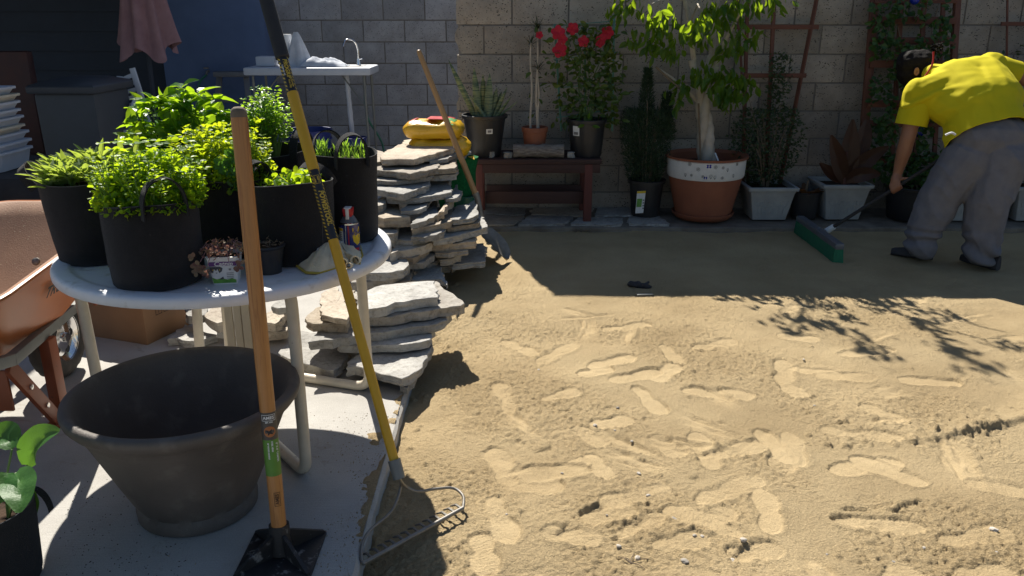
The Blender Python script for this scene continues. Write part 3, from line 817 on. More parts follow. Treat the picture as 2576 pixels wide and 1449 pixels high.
def block_wall(name, label, x0, x1, yf, depth, z0, z1, phase, mat, amp, left_rough, mort):
    root = thing(name, label, 'wall', ((x0 + x1) / 2, yf, 0))
    J = 0.013
    core = MB(); core.box(((x0 + x1) / 2 + 0.006, yf + depth / 2 + 0.004, (z0 + z1) / 2), (x1 - x0 - 0.03, depth - 0.02, z1 - z0))
    part(root, 'mortar', core, M['mortar'], world=True, smooth=False)
    full = [block_mesh(BW - J, BH - J, depth, s, amp, 0, mat) for s in range(5)]
    cache = {}
    k = 0; z = z0; nrow = int(round((z1 - z0) / BH))
    for r_ in range(nrow):
        ph = phase + (0 if r_ % 2 == 0 else BW / 2)
        n0 = math.floor((x0 - ph) / BW)
        xa = ph + n0 * BW
        while xa < x1 - 0.02:
            a = max(xa, x0); b = min(xa + BW, x1)
            if b - a > 0.03:
                w_ = b - a - J
                if a == x0 and left_rough:
                    me_ = block_mesh(w_, BH - J, depth, 50 + r_ * 3, amp, left_rough, mat)
                elif abs(w_ - (BW - J)) < 0.002:
                    me_ = full[(k * 7 + r_) % 5]
                else:
                    key = round(w_, 3)
                    if key not in cache: cache[key] = block_mesh(w_, BH - J, depth, 99, amp, 0, mat)
                    me_ = cache[key]
                child_copy(me_, 'block', root, ((a + b) / 2 - root.location.x, (random.random() - 0.5) * 0.004, z + J / 2))
                k += 1
            xa += BW
        z += BH
    return root
block_wall('block_wall', 'tan split-face concrete block wall behind the potted plants', -0.455, 5.3, WALL_Y, 0.2, 1.49 - 7 * BH, 1.49 + 4 * BH, 0.0 - 0.454 + BW / 2 * 1, M['block'], 0.008, 0.035, 0)
block_wall('block_wall', 'grey smooth concrete block wall behind the white sink table', -3.5, 0.5, 9.47, 0.2, 1.515 - 7 * BH, 1.515 + 4 * BH, -2.537, M['block_far'], 0.003, 0, 0)

# ---------------- dark blue shed end and dark boarded wall of the house at the left
mb = MB(); mb.box((-3.02, 8.86, 1.35), (1.06, 0.3, 2.7), ch=0.012)
solo('shed_wall', mb, M['navy'], 'dark blue stucco wall behind the closed parasol', 'wall', (-3.02, 8.86, 0))
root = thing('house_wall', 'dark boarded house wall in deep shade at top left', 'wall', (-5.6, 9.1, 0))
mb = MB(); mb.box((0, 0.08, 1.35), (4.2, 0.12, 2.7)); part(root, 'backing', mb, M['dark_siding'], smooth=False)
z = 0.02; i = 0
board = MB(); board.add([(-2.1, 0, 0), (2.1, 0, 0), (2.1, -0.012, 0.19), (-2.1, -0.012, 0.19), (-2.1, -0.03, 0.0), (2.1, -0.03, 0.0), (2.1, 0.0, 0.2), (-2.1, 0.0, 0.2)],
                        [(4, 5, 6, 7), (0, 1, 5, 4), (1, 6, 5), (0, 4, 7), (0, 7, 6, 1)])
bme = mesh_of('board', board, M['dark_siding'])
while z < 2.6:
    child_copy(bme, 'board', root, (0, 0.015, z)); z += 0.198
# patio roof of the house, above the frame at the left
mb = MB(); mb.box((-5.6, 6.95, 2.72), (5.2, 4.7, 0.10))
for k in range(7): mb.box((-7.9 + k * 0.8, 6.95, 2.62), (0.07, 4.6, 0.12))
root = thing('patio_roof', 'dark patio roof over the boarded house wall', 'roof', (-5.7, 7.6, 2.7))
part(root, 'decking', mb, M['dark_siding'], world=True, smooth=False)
# ================================================================== STACKED FLAGSTONES
def stone(front, z, th, depth, label, back=None, group='flagstones in the tall stack', tilt=(0, 0), seed=None):
    """front: visible near edge of the top face, left to right, photo measure at level z; depth: how far it runs back"""
    a = [G(x, y, z) for x, y in front]
    pts = [(p.x, p.y) for p in a]
    if back is not None:
        pts += [(q.x, q.y) for q in (G(x, y, z) for x, y in reversed(back))]
    else:
        rr = random.Random(int(z * 1000) + int(front[0][0]))
        ym = sum(p[1] for p in pts) / len(pts)
        l_, r_ = pts[0], pts[-1]
        pts += [(r_[0] - 0.02 - rr.random() * 0.05, max(r_[1], ym) + depth * (0.75 + 0.3 * rr.random())), ((l_[0] + r_[0]) / 2, ym + depth * (0.95 + 0.2 * rr.random())), (l_[0] + 0.02 + rr.random() * 0.05, max(l_[1], ym) + depth * (0.7 + 0.3 * rr.random()))]
    # counter-clockwise
    ar = sum(pts[i][0] * pts[(i + 1) % len(pts)][1] - pts[(i + 1) % len(pts)][0] * pts[i][1] for i in range(len(pts)))
    if ar < 0: pts.reverse()
    m_, c = slab_poly(pts, z, th * .93, int(abs(c_hash(front)) % 9999) if seed is None else seed, 0.005)
    me = mesh_of('flagstone', m_, M['flag']); flat_smooth(me, 16)
    o = bpy.data.objects.new('flagstone', me); col.objects.link(o)
    o.location = c; o.rotation_euler = (tilt[0], tilt[1], 0)
    return setp(o, label, 'stone', group)
def c_hash(front): return int(sum(x * 7.3 + y * 3.1 for x, y in front) * 10)
def k2(*p): return [(872 + .2315 * x, 348.8 + .2315 * y) for x, y in p]
def k3(*p): return [(704.4 + .2407 * x, 657.4 + .2407 * y) for x, y in p]
def k4(*p): return [(402.5 + .1852 * x, 704.4 + .1852 * y) for x, y in p]
TS = 'flagstones in the tall stack'
# tall stack, bottom to top
# hidden core that carries the visible stones
for i, (z, x0, x1, y0, y1) in enumerate(((0.05, -1.02, -0.36, 5.02, 5.9), (0.10, -1.05, -0.42, 5.06, 5.95), (0.15, -1.0, -0.38, 5.05, 5.9), (0.20, -1.08, -0.45, 5.08, 5.95))):
    m_, c = slab_poly([(x0, y0), (x1, y0 + .03), (x1 - .05, y1), (x0 + .06, y1 - .03)], z, 0.048, 700 + i)
    me = mesh_of('flagstone', m_, M['flag']); o = bpy.data.objects.new('flagstone', me); col.objects.link(o); o.location = c
    setp(o, ('broad flagstone at the very bottom of the tall stack', 'flagstone buried second from the bottom of the tall stack', 'flagstone buried third from the bottom of the tall stack', 'flagstone buried fourth from the bottom of the tall stack')[i], 'stone', TS)
stone(k2((880, 1440), (1010, 1400), (1145, 1385), (1150, 1425)), .045, .04, .45, 'flagstone lowest in the tall stack, its edge towards the sand')
stone(k2((260, 1430), (470, 1420), (620, 1385), (650, 1330)), .085, .045, .45, 'grey flagstone low in the tall stack, just past the table edge')
stone(k2((1090, 1345), (1150, 1365), (1500, 1335), (1512, 1308)), .10, .04, .40, 'long pointed flagstone jutting over the sand near the shovel blade')
stone(k2((660, 1400), (880, 1370), (990, 1330)), .125, .035, .45, 'thin flagstone near the foot of the tall stack')
stone(k2((340, 1350), (500, 1340), (615, 1335), (610, 1300)), .145, .05, .45, 'flagstone with a squared end beside the table edge')
stone(k2((1010, 1320), (1090, 1312), (1245, 1265), (1250, 1228)), .15, .045, .40, 'rough-edged flagstone second above the sand on the shovel side')
stone(k2((640, 1365), (840, 1345), (965, 1255), (955, 1215)), .185, .04, .45, 'flagstone with a slanting brown edge low in the tall stack')
stone(k2((960, 1240), (1240, 1225), (1320, 1210), (1318, 1185)), .20, .035, .42, 'dark narrow flagstone wedged low on the shovel side')
stone(k2((500, 1300), (720, 1295), (800, 1255), (895, 1205)), .225, .045, .45, 'grey flagstone with a notched front in the lower tall stack')
stone(k2((900, 1150), (1180, 1140), (1400, 1115), (1405, 1075)), .245, .05, .42, 'flagstone with a chipped end below the long overhanging one')
stone(k2((470, 1250), (560, 1215), (700, 1205), (930, 1130), (935, 1095)), .27, .055, .45, 'brown-faced flagstone in the middle of the tall stack')
stone(k2((940, 1100), (1150, 1065), (1530, 960), (1532, 935)), .295, .045, .40, 'longest flagstone on the shovel side, jutting out over the sand with a sunlit tip')
stone(k2((465, 1105), (560, 1095), (720, 1105), (850, 1080), (855, 1060)), .305, .045, .45, 'flagstone with a bright sunlit patch above the brown-faced one')
stone(k2((700, 1065), (850, 1072), (1060, 1010), (1078, 975)), .335, .04, .42, 'flagstone with a rusty brown right end in the tall stack')
stone(k2((330, 955), (430, 1040), (510, 1030), (570, 950)), .355, .06, .40, 'brown cracked flagstone with a rounded end beside the grow bag')
stone(k2((1090, 965), (1330, 935), (1435, 915), (1438, 868)), .335, .035, .34, 'thin flagstone under the sunlit one near the shovel shaft')
stone(k2((700, 985), (900, 950), (1130, 905), (1145, 870)), .375, .045, .42, 'flagstone with a pale round scar on its right end')
stone(k2((1095, 875), (1150, 885), (1330, 870), (1430, 820), (1428, 785)), .375, .035, .34, 'sunlit flagstone striped by the shadow of the shovel shaft')
stone(k2((690, 930), (760, 915), (960, 840), (1000, 800)), .41, .035, .42, 'grey slanting flagstone in shade in the tall stack')
stone(k2((290, 850), (480, 860), (690, 850), (560, 775)), .43, .065, .42, 'thick wedge-shaped flagstone sunlit beside the spray can')
stone(k2((980, 835), (1060, 790), (1078, 700)), .445, .05, .35, 'small blocky flagstone with an orange end')
stone(k2((590, 785), (770, 775), (870, 735), (880, 695)), .455, .03, .42, 'smooth shaded flagstone right of the thick wedge')
stone(k2((240, 740), (390, 715), (430, 690), (432, 640)), .48, .06, .40, 'rounded sunlit flagstone touching the grow bag')
stone(k2((1080, 655), (1160, 650), (1240, 625), (1250, 605)), .475, .03, .36, 'small flagstone poking out behind, against the green turf')
stone(k2((430, 640), (640, 650), (850, 625), (1020, 605), (1150, 580), (1140, 545)), .505, .04, .42, 'broad sunlit flagstone half way up with a chipped right end')
stone(k2((290, 535), (440, 575), (620, 605), (860, 510), (900, 480)), .55, .045, .42, 'arrow-shaped flagstone with its sunlit point to the front')
stone(k2((250, 450), (540, 460), (850, 425), (945, 400)), .585, .03, .42, 'thin shaded flagstone under the second slab from the top')
stone(k2((940, 400), (1010, 400), (1195, 385), (1197, 345)), .575, .04, .36, 'dark flagstone behind, lower of two by the green turf')
stone(k2((950, 340), (1010, 335), (1190, 320), (1195, 275)), .62, .035, .36, 'dark flagstone behind, upper of two by the green turf')
stone(k2((270, 335), (485, 352), (690, 380), (1000, 312)), .635, .045, .42, 'thick sunlit flagstone second from the top with a flaked surface')
stone(k2((-190, 225), (-60, 290), (240, 262), (385, 245), (412, 205)), .66, .035, .5, 'pale sunlit flagstone on top, behind the grow bag handle', back=k2((-180, 125), (40, 100), (190, 92), (410, 150)))
stone(k2((380, 225), (560, 218), (735, 222), (1165, 105)), .695, .045, .5, 'largest flagstone, topmost of the tall stack, fully sunlit', back=k2((410, 140), (585, 60), (640, 10), (1110, 5)))
stone(k2((900, 250), (1100, 215), (1262, 125), (1255, 105)), .655, .03, .36, 'thin flagstone under the topmost one on the turf side')
# low stack by the table legs
LS = 'flagstones in the low stack'
stone(k3((-20, 950), (80, 1015), (240, 1065), (420, 1110), (560, 1145), (640, 1095), (700, 960)), .06, .05, .30, 'ragged sunlit flagstone lying on the slab beside the table leg', group=LS)
stone(k3((690, 1120), (780, 1095), (1000, 1155), (1280, 1225), (1450, 1135), (1540, 1000), (1590, 850)), .085, .045, .30, 'broad lowest flagstone of the low stack, behind the yellow rake', group=LS)
stone(k3((1250, 1300), (1330, 1330), (1400, 1260), (1420, 1200)), .035, .03, .15, 'small broken stone under the corner of the low stack', group=LS)
stone(k3((580, 850), (700, 880), (950, 880), (1280, 870), (1560, 825), (1590, 790)), .135, .04, .35, 'thin flagstone third from the bottom of the low stack', group=LS)
stone(k3((290, 845), (450, 825), (800, 775), (1000, 745), (1300, 700), (1640, 655), (1790, 560)), .18, .045, .40, 'longest flagstone of the low stack, crossing behind two table legs', group=LS)
stone(k3((260, 600), (340, 650), (500, 655), (700, 660), (720, 530)), .225, .045, .35, 'pale tan flagstone with a bright face left of the rake handle', group=LS)
stone(k3((900, 590), (1170, 575), (1300, 550), (1740, 482), (1890, 460), (1930, 440)), .235, .05, .42, 'flagstone with grit on top jutting towards the sand', group=LS, back=k3((760, 330), (1500, 220), (1640, 210), (1750, 310), (1860, 385)))
stone(k3((800, 500), (920, 495), (1110, 470), (1200, 430), (1400, 400), (1648, 375)), .285, .05, .42, 'topmost flagstone of the low stack, half in the table shadow', group=LS, back=k3((820, 340), (1070, 250), (1370, 212), (1620, 205)))
stone(k3((430, 560), (560, 590), (700, 610), (722, 520)), .262, .03, .3, 'tan flagstone leaning by the table leg with a squared top', group=LS, back=k3((425, 340), (580, 255), (650, 350)))
stone(k3((1370, 195), (1680, 190), (1750, 215), (1745, 245)), .10, .035, .35, 'thin flagstone on the sand side between the two stacks', group=LS)
stone(k3((1030, 258), (1200, 240), (1370, 208), (1365, 180)), .13, .04, .4, 'shaded flagstone just behind the top of the low stack', group=LS)
stone(k3((740, 225), (930, 208), (1180, 172), (1320, 85)), .17, .05, .45, 'rounded shaded flagstone behind the table leg, between the two stacks', group=LS)
stone(k3((860, 120), (1100, 122), (1290, 88), (1330, 55)), .215, .05, .4, 'upper shaded flagstone between the two stacks, under the table edge', group=LS)
# stones lying under the table
US = 'flagstones under the table'
stone(k4((100, 800), (240, 790), (400, 832), (560, 825), (770, 745)), .04, .04, .3, 'pointed flagstone flat on the slab under the table', group=US, back=k4((340, 605), (640, 715)))
stone(k4((755, 690), (890, 690), (895, 655)), .075, .045, .14, 'small brown stone beside the ribbed panel', group=US)
stone(k4((600, 480), (690, 545), (780, 590), (880, 560)), .13, .055, .35, 'pale flagstone behind the ribbed panel', group=US, back=k4((690, 385), (850, 350)))
stone(k4((330, 400), (380, 490), (500, 500), (620, 470)), .125, .045, .3, 'pale flagstone behind the cream table leg', group=US, back=k4((350, 390), (650, 385)))
stone(k4((1280, 560), (1400, 575), (1560, 590), (1650, 520)), .13, .05, .32, 'shaded flagstone with a broken tip between wooden handle and table leg', group=US)
stone(k4((1290, 700), (1500, 705), (1720, 690), (1760, 610)), .07, .05, .35, 'dark flagstone low between wooden handle and table leg', group=US)
stone(k4((1510, 360), (1600, 385), (1720, 375)), .215, .04, .3, 'rounded dark flagstone highest between wooden handle and table leg', group=US)

# ================================================================== BENCH AND WHAT STANDS ON IT
BZ = 0.50
bx0, bx1, by0, by1 = -0.34, 0.70, 6.42, 6.92
root = thing('bench', 'weathered dark red wooden bench under the flower pots', 'bench', ((bx0 + bx1) / 2, 6.67, 0))
for i in range(4):
    mb = MB(); d = (by1 - by0) / 4
    mb.box(((bx0 + bx1) / 2, by0 + d * (i + .5), BZ - 0.02), (bx1 - bx0, d - 0.008, 0.036), ch=0.004); part(root, 'plank', mb, M['redwood'], world=True)
mb = MB(); mb.box(((bx0 + bx1) / 2, by0 + 0.03, BZ - 0.075), (bx1 - bx0 - 0.02, 0.035, 0.07), ch=0.004); part(root, 'apron', mb, M['redwood'], world=True)
for x in (bx0 + 0.08, bx1 - 0.10):
    for y in (by0 + 0.04, by1 - 0.06):
        mb = MB(); mb.box((x, y, (BZ - 0.04) / 2), (0.062, 0.062, BZ - 0.042), ch=0.004); part(root, 'leg', mb, M['bench_leg'], world=True)
mb = MB(); mb.box(((bx0 + bx1) / 2, by0 + 0.10, 0.18), (bx1 - bx0 - 0.26, 0.035, 0.10), ch=0.004); part(root, 'stretcher', mb, M['redwood'], world=True)
mb = MB(); mb.box(((bx0 + bx1) / 2, by1 - 0.14, 0.18), (bx1 - bx0 - 0.26, 0.035, 0.10), ch=0.004); part(root, 'stretcher', mb, M['redwood'], world=True)

def pot_profile(r0, r1, h, t=0.006, lip=0.012, liph=0.02, foot=0.0):
    return [(r0 * 0.97, 0), (r0, 0.006), (lerp(r0, r1, .5), h * .5), (r1, h - liph), (r1 + lip, h - liph + .003), (r1 + lip + .002, h - .004), (r1 + lip - .003, h), (r1 + lip - .008, h - .001), (r1 - t, h - liph), (lerp(r0, r1, .5) - t, h * .5), (r0 - t, 0.02)]
def pot(root, r0, r1, h, m_, soil=0.8, n=40, lip=0.012, liph=0.02, ribs=0):
    mb = MB()
    wob = None if not ribs else (lambda a, z, i: 1 - (0.018 if (int(a / (2 * math.pi) * ribs * 2) % 2 and 1 <= i <= 3) else 0))
    mb.lathe(pot_profile(r0, r1, h, lip=lip, liph=liph), n, wob=wob); part(root, 'pot', mb, m_)
    mb = MB(); zz = h * soil; rr = lerp(r0, r1, soil) - 0.008
    mb.lathe([(rr, zz - 0.004), (rr * .7, zz + .006), (rr * .3, zz + .003), (0.0005, zz + .006)], 20, caps=False, wob=lambda a, z, i: 1 + 0.0 * a); part(root, 'soil', mb, M['soil'])
def stickr(root, parent, r, z0, z1, a0, a1, m_, name='label', taper=0.0, off=0.0015):
    mb = MB(); rows = []
    for z, k in ((z0, 0), (z1, taper)):
        rows.append([Vector(((r + k + off) * math.cos(a), (r + k + off) * math.sin(a), z)) for a in np.linspace(a0, a1, 6)])
    mb.grid(rows); return part(parent, name, mb, m_)

# snake plant
p0 = P(1220, 388, 6.62); p0.z = BZ
t_ = thing('snake_plant', 'snake plant with tall banded leaves in a black nursery pot on the bench', 'plant', p0)
pot(t_, .125, .165, .325, M['black_plastic'], .85, ribs=8, lip=.016, liph=.03)
pl = stickr(t_, t_, .155, .19, .228, R(-84), R(-66), M['label_white'], taper=.004, off=.006)
stickr(t_, pl, .156, .200, .218, R(-80), R(-70), M['label_grey'], 'print', taper=.002, off=.008)
def blade(mb, base, lean, h, w_, curl=0.1, n=9, tw=0.3):
    base = Vector(base); lean = Vector(lean); rows = []
    side = Vector((math.cos(tw), math.sin(tw), 0))
    for i in range(n):
        t = i / (n - 1)
        c = base + Vector((lean.x * t + lean.x * curl * t * t, lean.y * t + lean.y * curl * t * t, h * t))
        ww = w_ * (0.72 + 0.9 * t - 1.0 * t * t) * (1 - t ** 5) + 0.001
        nn = Vector((-side.y, side.x, 0))
        rows.append([c - side * ww + nn * ww * .35, c - side * ww * .5 + nn * .05 * ww, c, c + side * ww * .5 + nn * .05 * ww, c + side * ww + nn * ww * .35])
    mb.grid(rows)
def tip(px, py, y): q = P(px, py, y); return q - p0
for (px, py, dy, w_, bx, by) in ((1128, 150, 0, .020, -.06, 0), (1192, 168, 0, .023, -.04, -.02), (1215, 186, .03, .022, -.01, .04), (1232, 184, .0, .026, .02, -.03), (1250, 220, .02, .022, .045, .01), (1276, 218, 0, .014, .06, .0), (1286, 243, -.02, .013, .07, -.02), (1303, 254, 0, .010, .07, .03), (1180, 238, -.05, .014, .03, -.06), (1262, 230, .05, .018, .05, .05)):
    q = tip(px, py, 6.62 + dy); mb = MB()
    base = Vector((bx, by, .27)); blade(mb, base, Vector((q.x - bx, q.y - by, 0)), q.z - .27, w_ * 1.35, 0.0, 10, random.uniform(-.5, .5))
    part(t_, 'leaf', mb, L['snake'])

# dracaena in small terracotta pot
p0 = P(1345, 364, 6.66); p0.z = BZ
t_ = thing('dracaena', 'thin dragon tree with spiky tufts in a small terracotta pot on the bench', 'plant', p0)
pot(t_, .078, .098, .222, M['terracotta'], .85, lip=.006, liph=.04)
for (px, py, bx) in ((1336, 105, -.03), (1352, 68, .015), (1354, 170, .03)):
    q = P(px, py, 6.68) - p0; mb = MB()
    pts = [Vector((bx, 0.01, .18)).lerp(q, t) + Vector((math.sin(t * 9 + bx * 90) * .006, 0, 0)) for t in np.linspace(0, 1, 12)]
    mb.tube(pts, [.010 - .004 * t for t in np.linspace(0, 1, 12)], 7); part(t_, 'stem', mb, M['trunk'])
    N = 34; a = RNG.uniform(0, 2 * math.pi, N); e = RNG.uniform(-.2, 1.3, N)
    d = np.stack([np.cos(a) * np.cos(e), np.sin(a) * np.cos(e), np.sin(e)], 1)
    mb = MB(); leaf_batch(mb, np.tile(np.array(q), (N, 1)) - d * 0.005 - np.array([0, 0, .03]) * RNG.random((N, 1)), d, np.tile([0, 0, 1.], (N, 1)), RNG.uniform(.07, .14, N), .007, .15, .1, NARROW)
    part(t_, 'tuft', mb, L['dracaena'])

# mandevilla on green lath trellis
p0 = P(1474, 396, 6.62); p0.z = BZ
t_ = thing('mandevilla', 'climbing mandevilla with bright red flowers on a green lath frame', 'plant', p0)
pot(t_, .122, .145, .29, M['black_plastic'], .8, ribs=10, lip=.012, liph=.028)
pl = stickr(t_, t_, .14, .17, .245, R(-142), R(-118), M['label_white'], taper=.004, off=.004)
stickr(t_, pl, .142, .178, .200, R(-138), R(-122), M['label_grey'], 'print', taper=.001, off=.005)
fr = thing('lath_frame', '', '', (0, 0, 0)); fr.parent = t_
for k in ('label', 'category'):
    if k in fr: del fr[k]
def lath(pa, pb, w_=.016, th=.007):
    a = P(*pa) - p0; b = P(*pb) - p0; mb = MB(); d = (b - a); c = (a + b) / 2
    rot = d.to_track_quat('Z', 'Y').to_matrix(); mb.box(c, (w_, th, d.length), rot, ch=.0015); part(fr, 'lath', mb, M['green_stake'])
lath((1545, 45, 6.80), (1540, 330, 6.72)); lath((1395, 60, 6.80), (1412, 330, 6.72)); lath((1470, 55, 6.81), (1474, 340, 6.73))
lath((1388, 66, 6.79), (1556, 52, 6.79)); lath((1392, 150, 6.775), (1556, 131, 6.775)); lath((1395, 222, 6.76), (1545, 207, 6.76)); lath((1400, 296, 6.74), (1545, 275, 6.74))
N = 560
px = np.where(RNG.random(N) < .72, RNG.normal(1468, 44, N), RNG.normal(1535, 16, N)); py = RNG.uniform(62, 320, N)
w_ = np.clip(1.0 - np.abs(py - 190) / 260, .3, 1); px = 1470 + (px - 1470) * (0.55 + 0.55 * w_)
pts = np.array([np.array(P(x, y, 6.78 - RNG.uniform(0, .22)) - p0) for x, y in zip(px, py)])
mb = MB(); leaf_batch(mb, pts, rand_dirs(N, -.05), rand_dirs(N, .6) + np.array([0, -.6, .2]), RNG.uniform(.045, .080, N), RNG.uniform(.028, .044, N), .2, .2)
part(t_, 'leaves', mb, L['mandevilla'], smooth=False)
for i in range(9):
    mb = MB(); x0 = RNG.uniform(-.05, .05); q = np.array(P(RNG.uniform(1420, 1545), RNG.uniform(70, 150), 6.76) - p0)
    pts = [Vector((lerp(x0, q[0], t ** 1.4) + .02 * math.sin(9 * t + i), lerp(0, q[1], t) , lerp(.23, q[2], t))) for t in np.linspace(0, 1, 14)]
    mb.tube(pts, .0035, 5); part(t_, 'stem', mb, M['green_stem'])
for (px, py, s, yaw) in ((1404, 82, .055, -.2), (1408, 126, .058, 0), (1441, 72, .048, .5), (1468, 104, .045, .3), (1528, 82, .050, -.1), (1512, 100, .042, -.6), (1357, 88, .030, -.9), (1415, 98, .04, .2), (1509, 108, .035, .8)):
    fl = MB(); c = np.array(P(px, py, 6.60) - p0)
    for k in range(5):
        a = 2 * math.pi * k / 5 + px
        d = np.array([[math.cos(a), -.25 + yaw * .3 * math.cos(a), math.sin(a)]])
        leaf_batch(fl, [c], d, [[0.25 * yaw, -1, .2]], s, s * .95, .25, .05, ROUND)
    fl.tube([Vector(c), Vector(c) + Vector((0, .03, -.02))], [.008, .004], 6)
    part(t_, 'flower', fl, L['petal'], smooth=False)
# leaf shoot hanging over the rim
mb = MB(); c = np.array([[.0, -.13, .30], [-.03, -.14, .26], [.03, -.145, .25], [0.0, -.14, .31]])
leaf_batch(mb, c, np.array([[.1, -.3, .9], [-.8, -.3, -.25], [.9, -.3, -.1], [0, -.4, .9]]), np.tile([0, -1, .4], (4, 1)), [.05, .06, .06, .04], [.02, .028, .028, .018], .2, .15); part(t_, 'shoot', mb, L['clover'], smooth=False)

# log and stone chips on the bench
a = G(1291, 398, BZ + .05); b = G(1426, 400, BZ + .05); a.y = b.y = 6.52
mb = MB(); pts = [a.lerp(b, t) for t in np.linspace(0, 1, 18)]
mb.tube(pts, [.052 + .006 * mnoise.noise(Vector((t * 7, 0, 5))) for t in np.linspace(0, 1, 18)], 20, up=(0, 0, 1))
mb.V = [(v[0], v[1] + .009 * mnoise.noise(Vector(v) * 30), v[2] + .009 * mnoise.noise(Vector(v) * 28 + Vector((9, 0, 0)))) for v in mb.V]
lc = (a + b) / 2; lc.z = BZ
lg = solo('log', mb, M['bark'], 'short grey barked log lying on the bench before the terracotta pot', 'log', lc, deg=70)
for (px, py, y, s, lab) in ((1262, 396, 6.49, .05, 'thin pale stone chip on the bench by the snake plant pot'), (1271, 397, 6.50, .0, ''), (1233, 395, 6.52, .045, 'flat pale stone chip at the left end of the bench'), (1436, 397, 6.50, .04, 'grey stone chip on the bench right of the log')):
    if s == 0: continue
    q = G(px if px != 1262 else 1277, py, BZ); q.y = y
    pts = [(q.x + s * .8 * math.cos(u + .2 * random.random()), q.y + s * .6 * math.sin(u)) for u in np.linspace(0, 2 * math.pi, 6)[:-1]]
    m_, c = slab_poly(pts, BZ + .045, .044, int(px)); me = mesh_of('stone_chip', m_, M['flag']); o = bpy.data.objects.new('stone_chip', me); col.objects.link(o); o.location = c
    setp(o, lab, 'stone', 'stone chips on the bench')

# ================================================================== POTS ALONG THE WALL
def needles(mb, c, r, h0, h1, N, ln, w_, shape):
    zt = RNG.random(N) ** .8; a = RNG.uniform(0, 2 * math.pi, N); rr = np.sqrt(RNG.random(N)) * shape(zt) * r
    p = np.stack([c[0] + rr * np.cos(a), c[1] + rr * np.sin(a), h0 + (h1 - h0) * zt], 1)
    d = np.stack([np.cos(a) * .6, np.sin(a) * .6, np.full(N, .75)], 1) + RNG.normal(size=(N, 3)) * .35
    leaf_batch(mb, p, d, RNG.normal(size=(N, 3)), RNG.uniform(ln * .6, ln * 1.2, N), w_, .1, 0, SMALL)
# rosemary
p0 = G(1628, 549, 0.0)
p0.y += .12
t_ = thing('rosemary', 'tall dark rosemary bush in a black nursery pot with a hanging care tag', 'plant', p0)
pot(t_, .115, .14, .30, M['black_plastic'], .85, ribs=8, lip=.014, liph=.03)
mb = MB()
needles(mb, (-.02, 0), .20, .26, .85, 8200, .035, .006, lambda z: .62 + .5 * np.sin(np.clip(z * 2.2, 0, 2.6)) * 0.8)
needles(mb, (-.03, 0.02), .075, .75, 1.16, 1700, .035, .006, lambda z: 1 - .75 * z)
needles(mb, (.13, 0.0), .085, .6, .98, 1600, .035, .006, lambda z: 1 - .7 * z)
part(t_, 'foliage', mb, L['rosemary'], smooth=False)
mb = MB()
for i in range(16):
    a = random.uniform(0, 6.28); r_ = random.uniform(.05, .17)
    mb.tube([Vector((0.02 * math.cos(a), .02 * math.sin(a), .22)), Vector((r_ * .6 * math.cos(a), r_ * .6 * math.sin(a), .5)), Vector((r_ * math.cos(a), r_ * math.sin(a), random.uniform(.7, .95)))], [.006, .004, .002], 5)
part(t_, 'stem', mb, M['twig'])
tg = MB(); a = Vector((-.085, -.155, .245)); 
tg.add([(-.098, -.16, .23), (-.03, -.165, .235), (-.042, -.168, .055), (-.105, -.163, .05)], [(0, 1, 2, 3)]); tag = part(t_, 'care_tag', tg, M['label_white'], smooth=False)
tg = MB(); tg.add([(-.0975, -.1635, .23), (-.030, -.1685, .235), (-.0315, -.1686, .218), (-.0985, -.1637, .213)], [(0, 1, 2, 3)]); part(tag, 'stripe', tg, M['can_yellow'], smooth=False)
tg = MB(); tg.add([(-.095, -.1655, .17), (-.055, -.168, .172), (-.060, -.169, .105), (-.099, -.167, .103)], [(0, 1, 2, 3)]); part(tag, 'picture', tg, M['leaf_print'], smooth=False)
for k in range(4):
    tg = MB(); z = .165 - k * .022; tg.add([(-.050, -.1672, z), (-.038, -.1682, z), (-.040, -.1684, z - .012), (-.052, -.1674, z - .012)], [(0, 1, 2, 3)]); part(tag, 'print', tg, M['label_grey'], smooth=False)

# big terracotta pot with the fig tree
p0 = G(1780, 560, 0.0); p0.y += .20
TREE = p0.copy()
t_ = thing('fig_tree', 'weeping fig tree with braided pale trunk in a big terracotta pot with a white band', 'tree', p0)
h = .51
mb = MB(); mb.lathe([(.20, .03), (.225, .05), (.265, .22), (.295, .36), (.305, h - .02), (.325, h - .015), (.328, h), (.318, h + .002), (.295, h - .02), (.28, .36), (.25, .22), (.2, .06)], 56); pt = part(t_, 'pot', mb, M['terracotta'])
mb = MB(); mb.lathe([(.297, .345), (.3055, .36), (.3115, h - .025), (.306, h - .02)], 56, caps=False); bnd = part(pt, 'band', mb, M['label_white'])
# small drawn flowers, butterflies on the band
def on_band(x, z, off=.0025):
    r_ = lerp(.302, .3115, (z - .345) / .17) + off; a = R(-95) + x / r_
    return Vector((r_ * math.cos(a), r_ * math.sin(a), z))
def doodle(cx, cz, s, kind, m_):
    mb = MB()
    if kind == 'flower':
        for k in range(5):
            a = 2 * math.pi * k / 5; pts = [on_band(cx + s * .5 * math.cos(a) + s * .32 * math.cos(b), cz + s * .5 * math.sin(a) + s * .32 * math.sin(b)) for b in np.linspace(0, 2 * math.pi, 8)]
            mb.tube(pts, .0011, 4, caps=False)
    elif kind == 'fly':
        for sx_ in (-1, 1):
            for sz_ in (.6, -.45):
                c = [on_band(cx + sx_ * s * .45 + s * .4 * math.cos(b), cz + sz_ * s * .6 + s * .36 * math.sin(b)) for b in np.linspace(0, 2 * math.pi, 9)[:-1]]
                mb.add(c, [tuple(range(8))])
    elif kind == 'tulip':
        for k in (-1, 0, 1): mb.tube([on_band(cx, cz - s), on_band(cx + k * s * .5, cz - s * .2), on_band(cx + k * s * .3, cz + s * .6)], .0011, 4, caps=False)
    part(bnd, 'doodle', mb, m_, smooth=False)
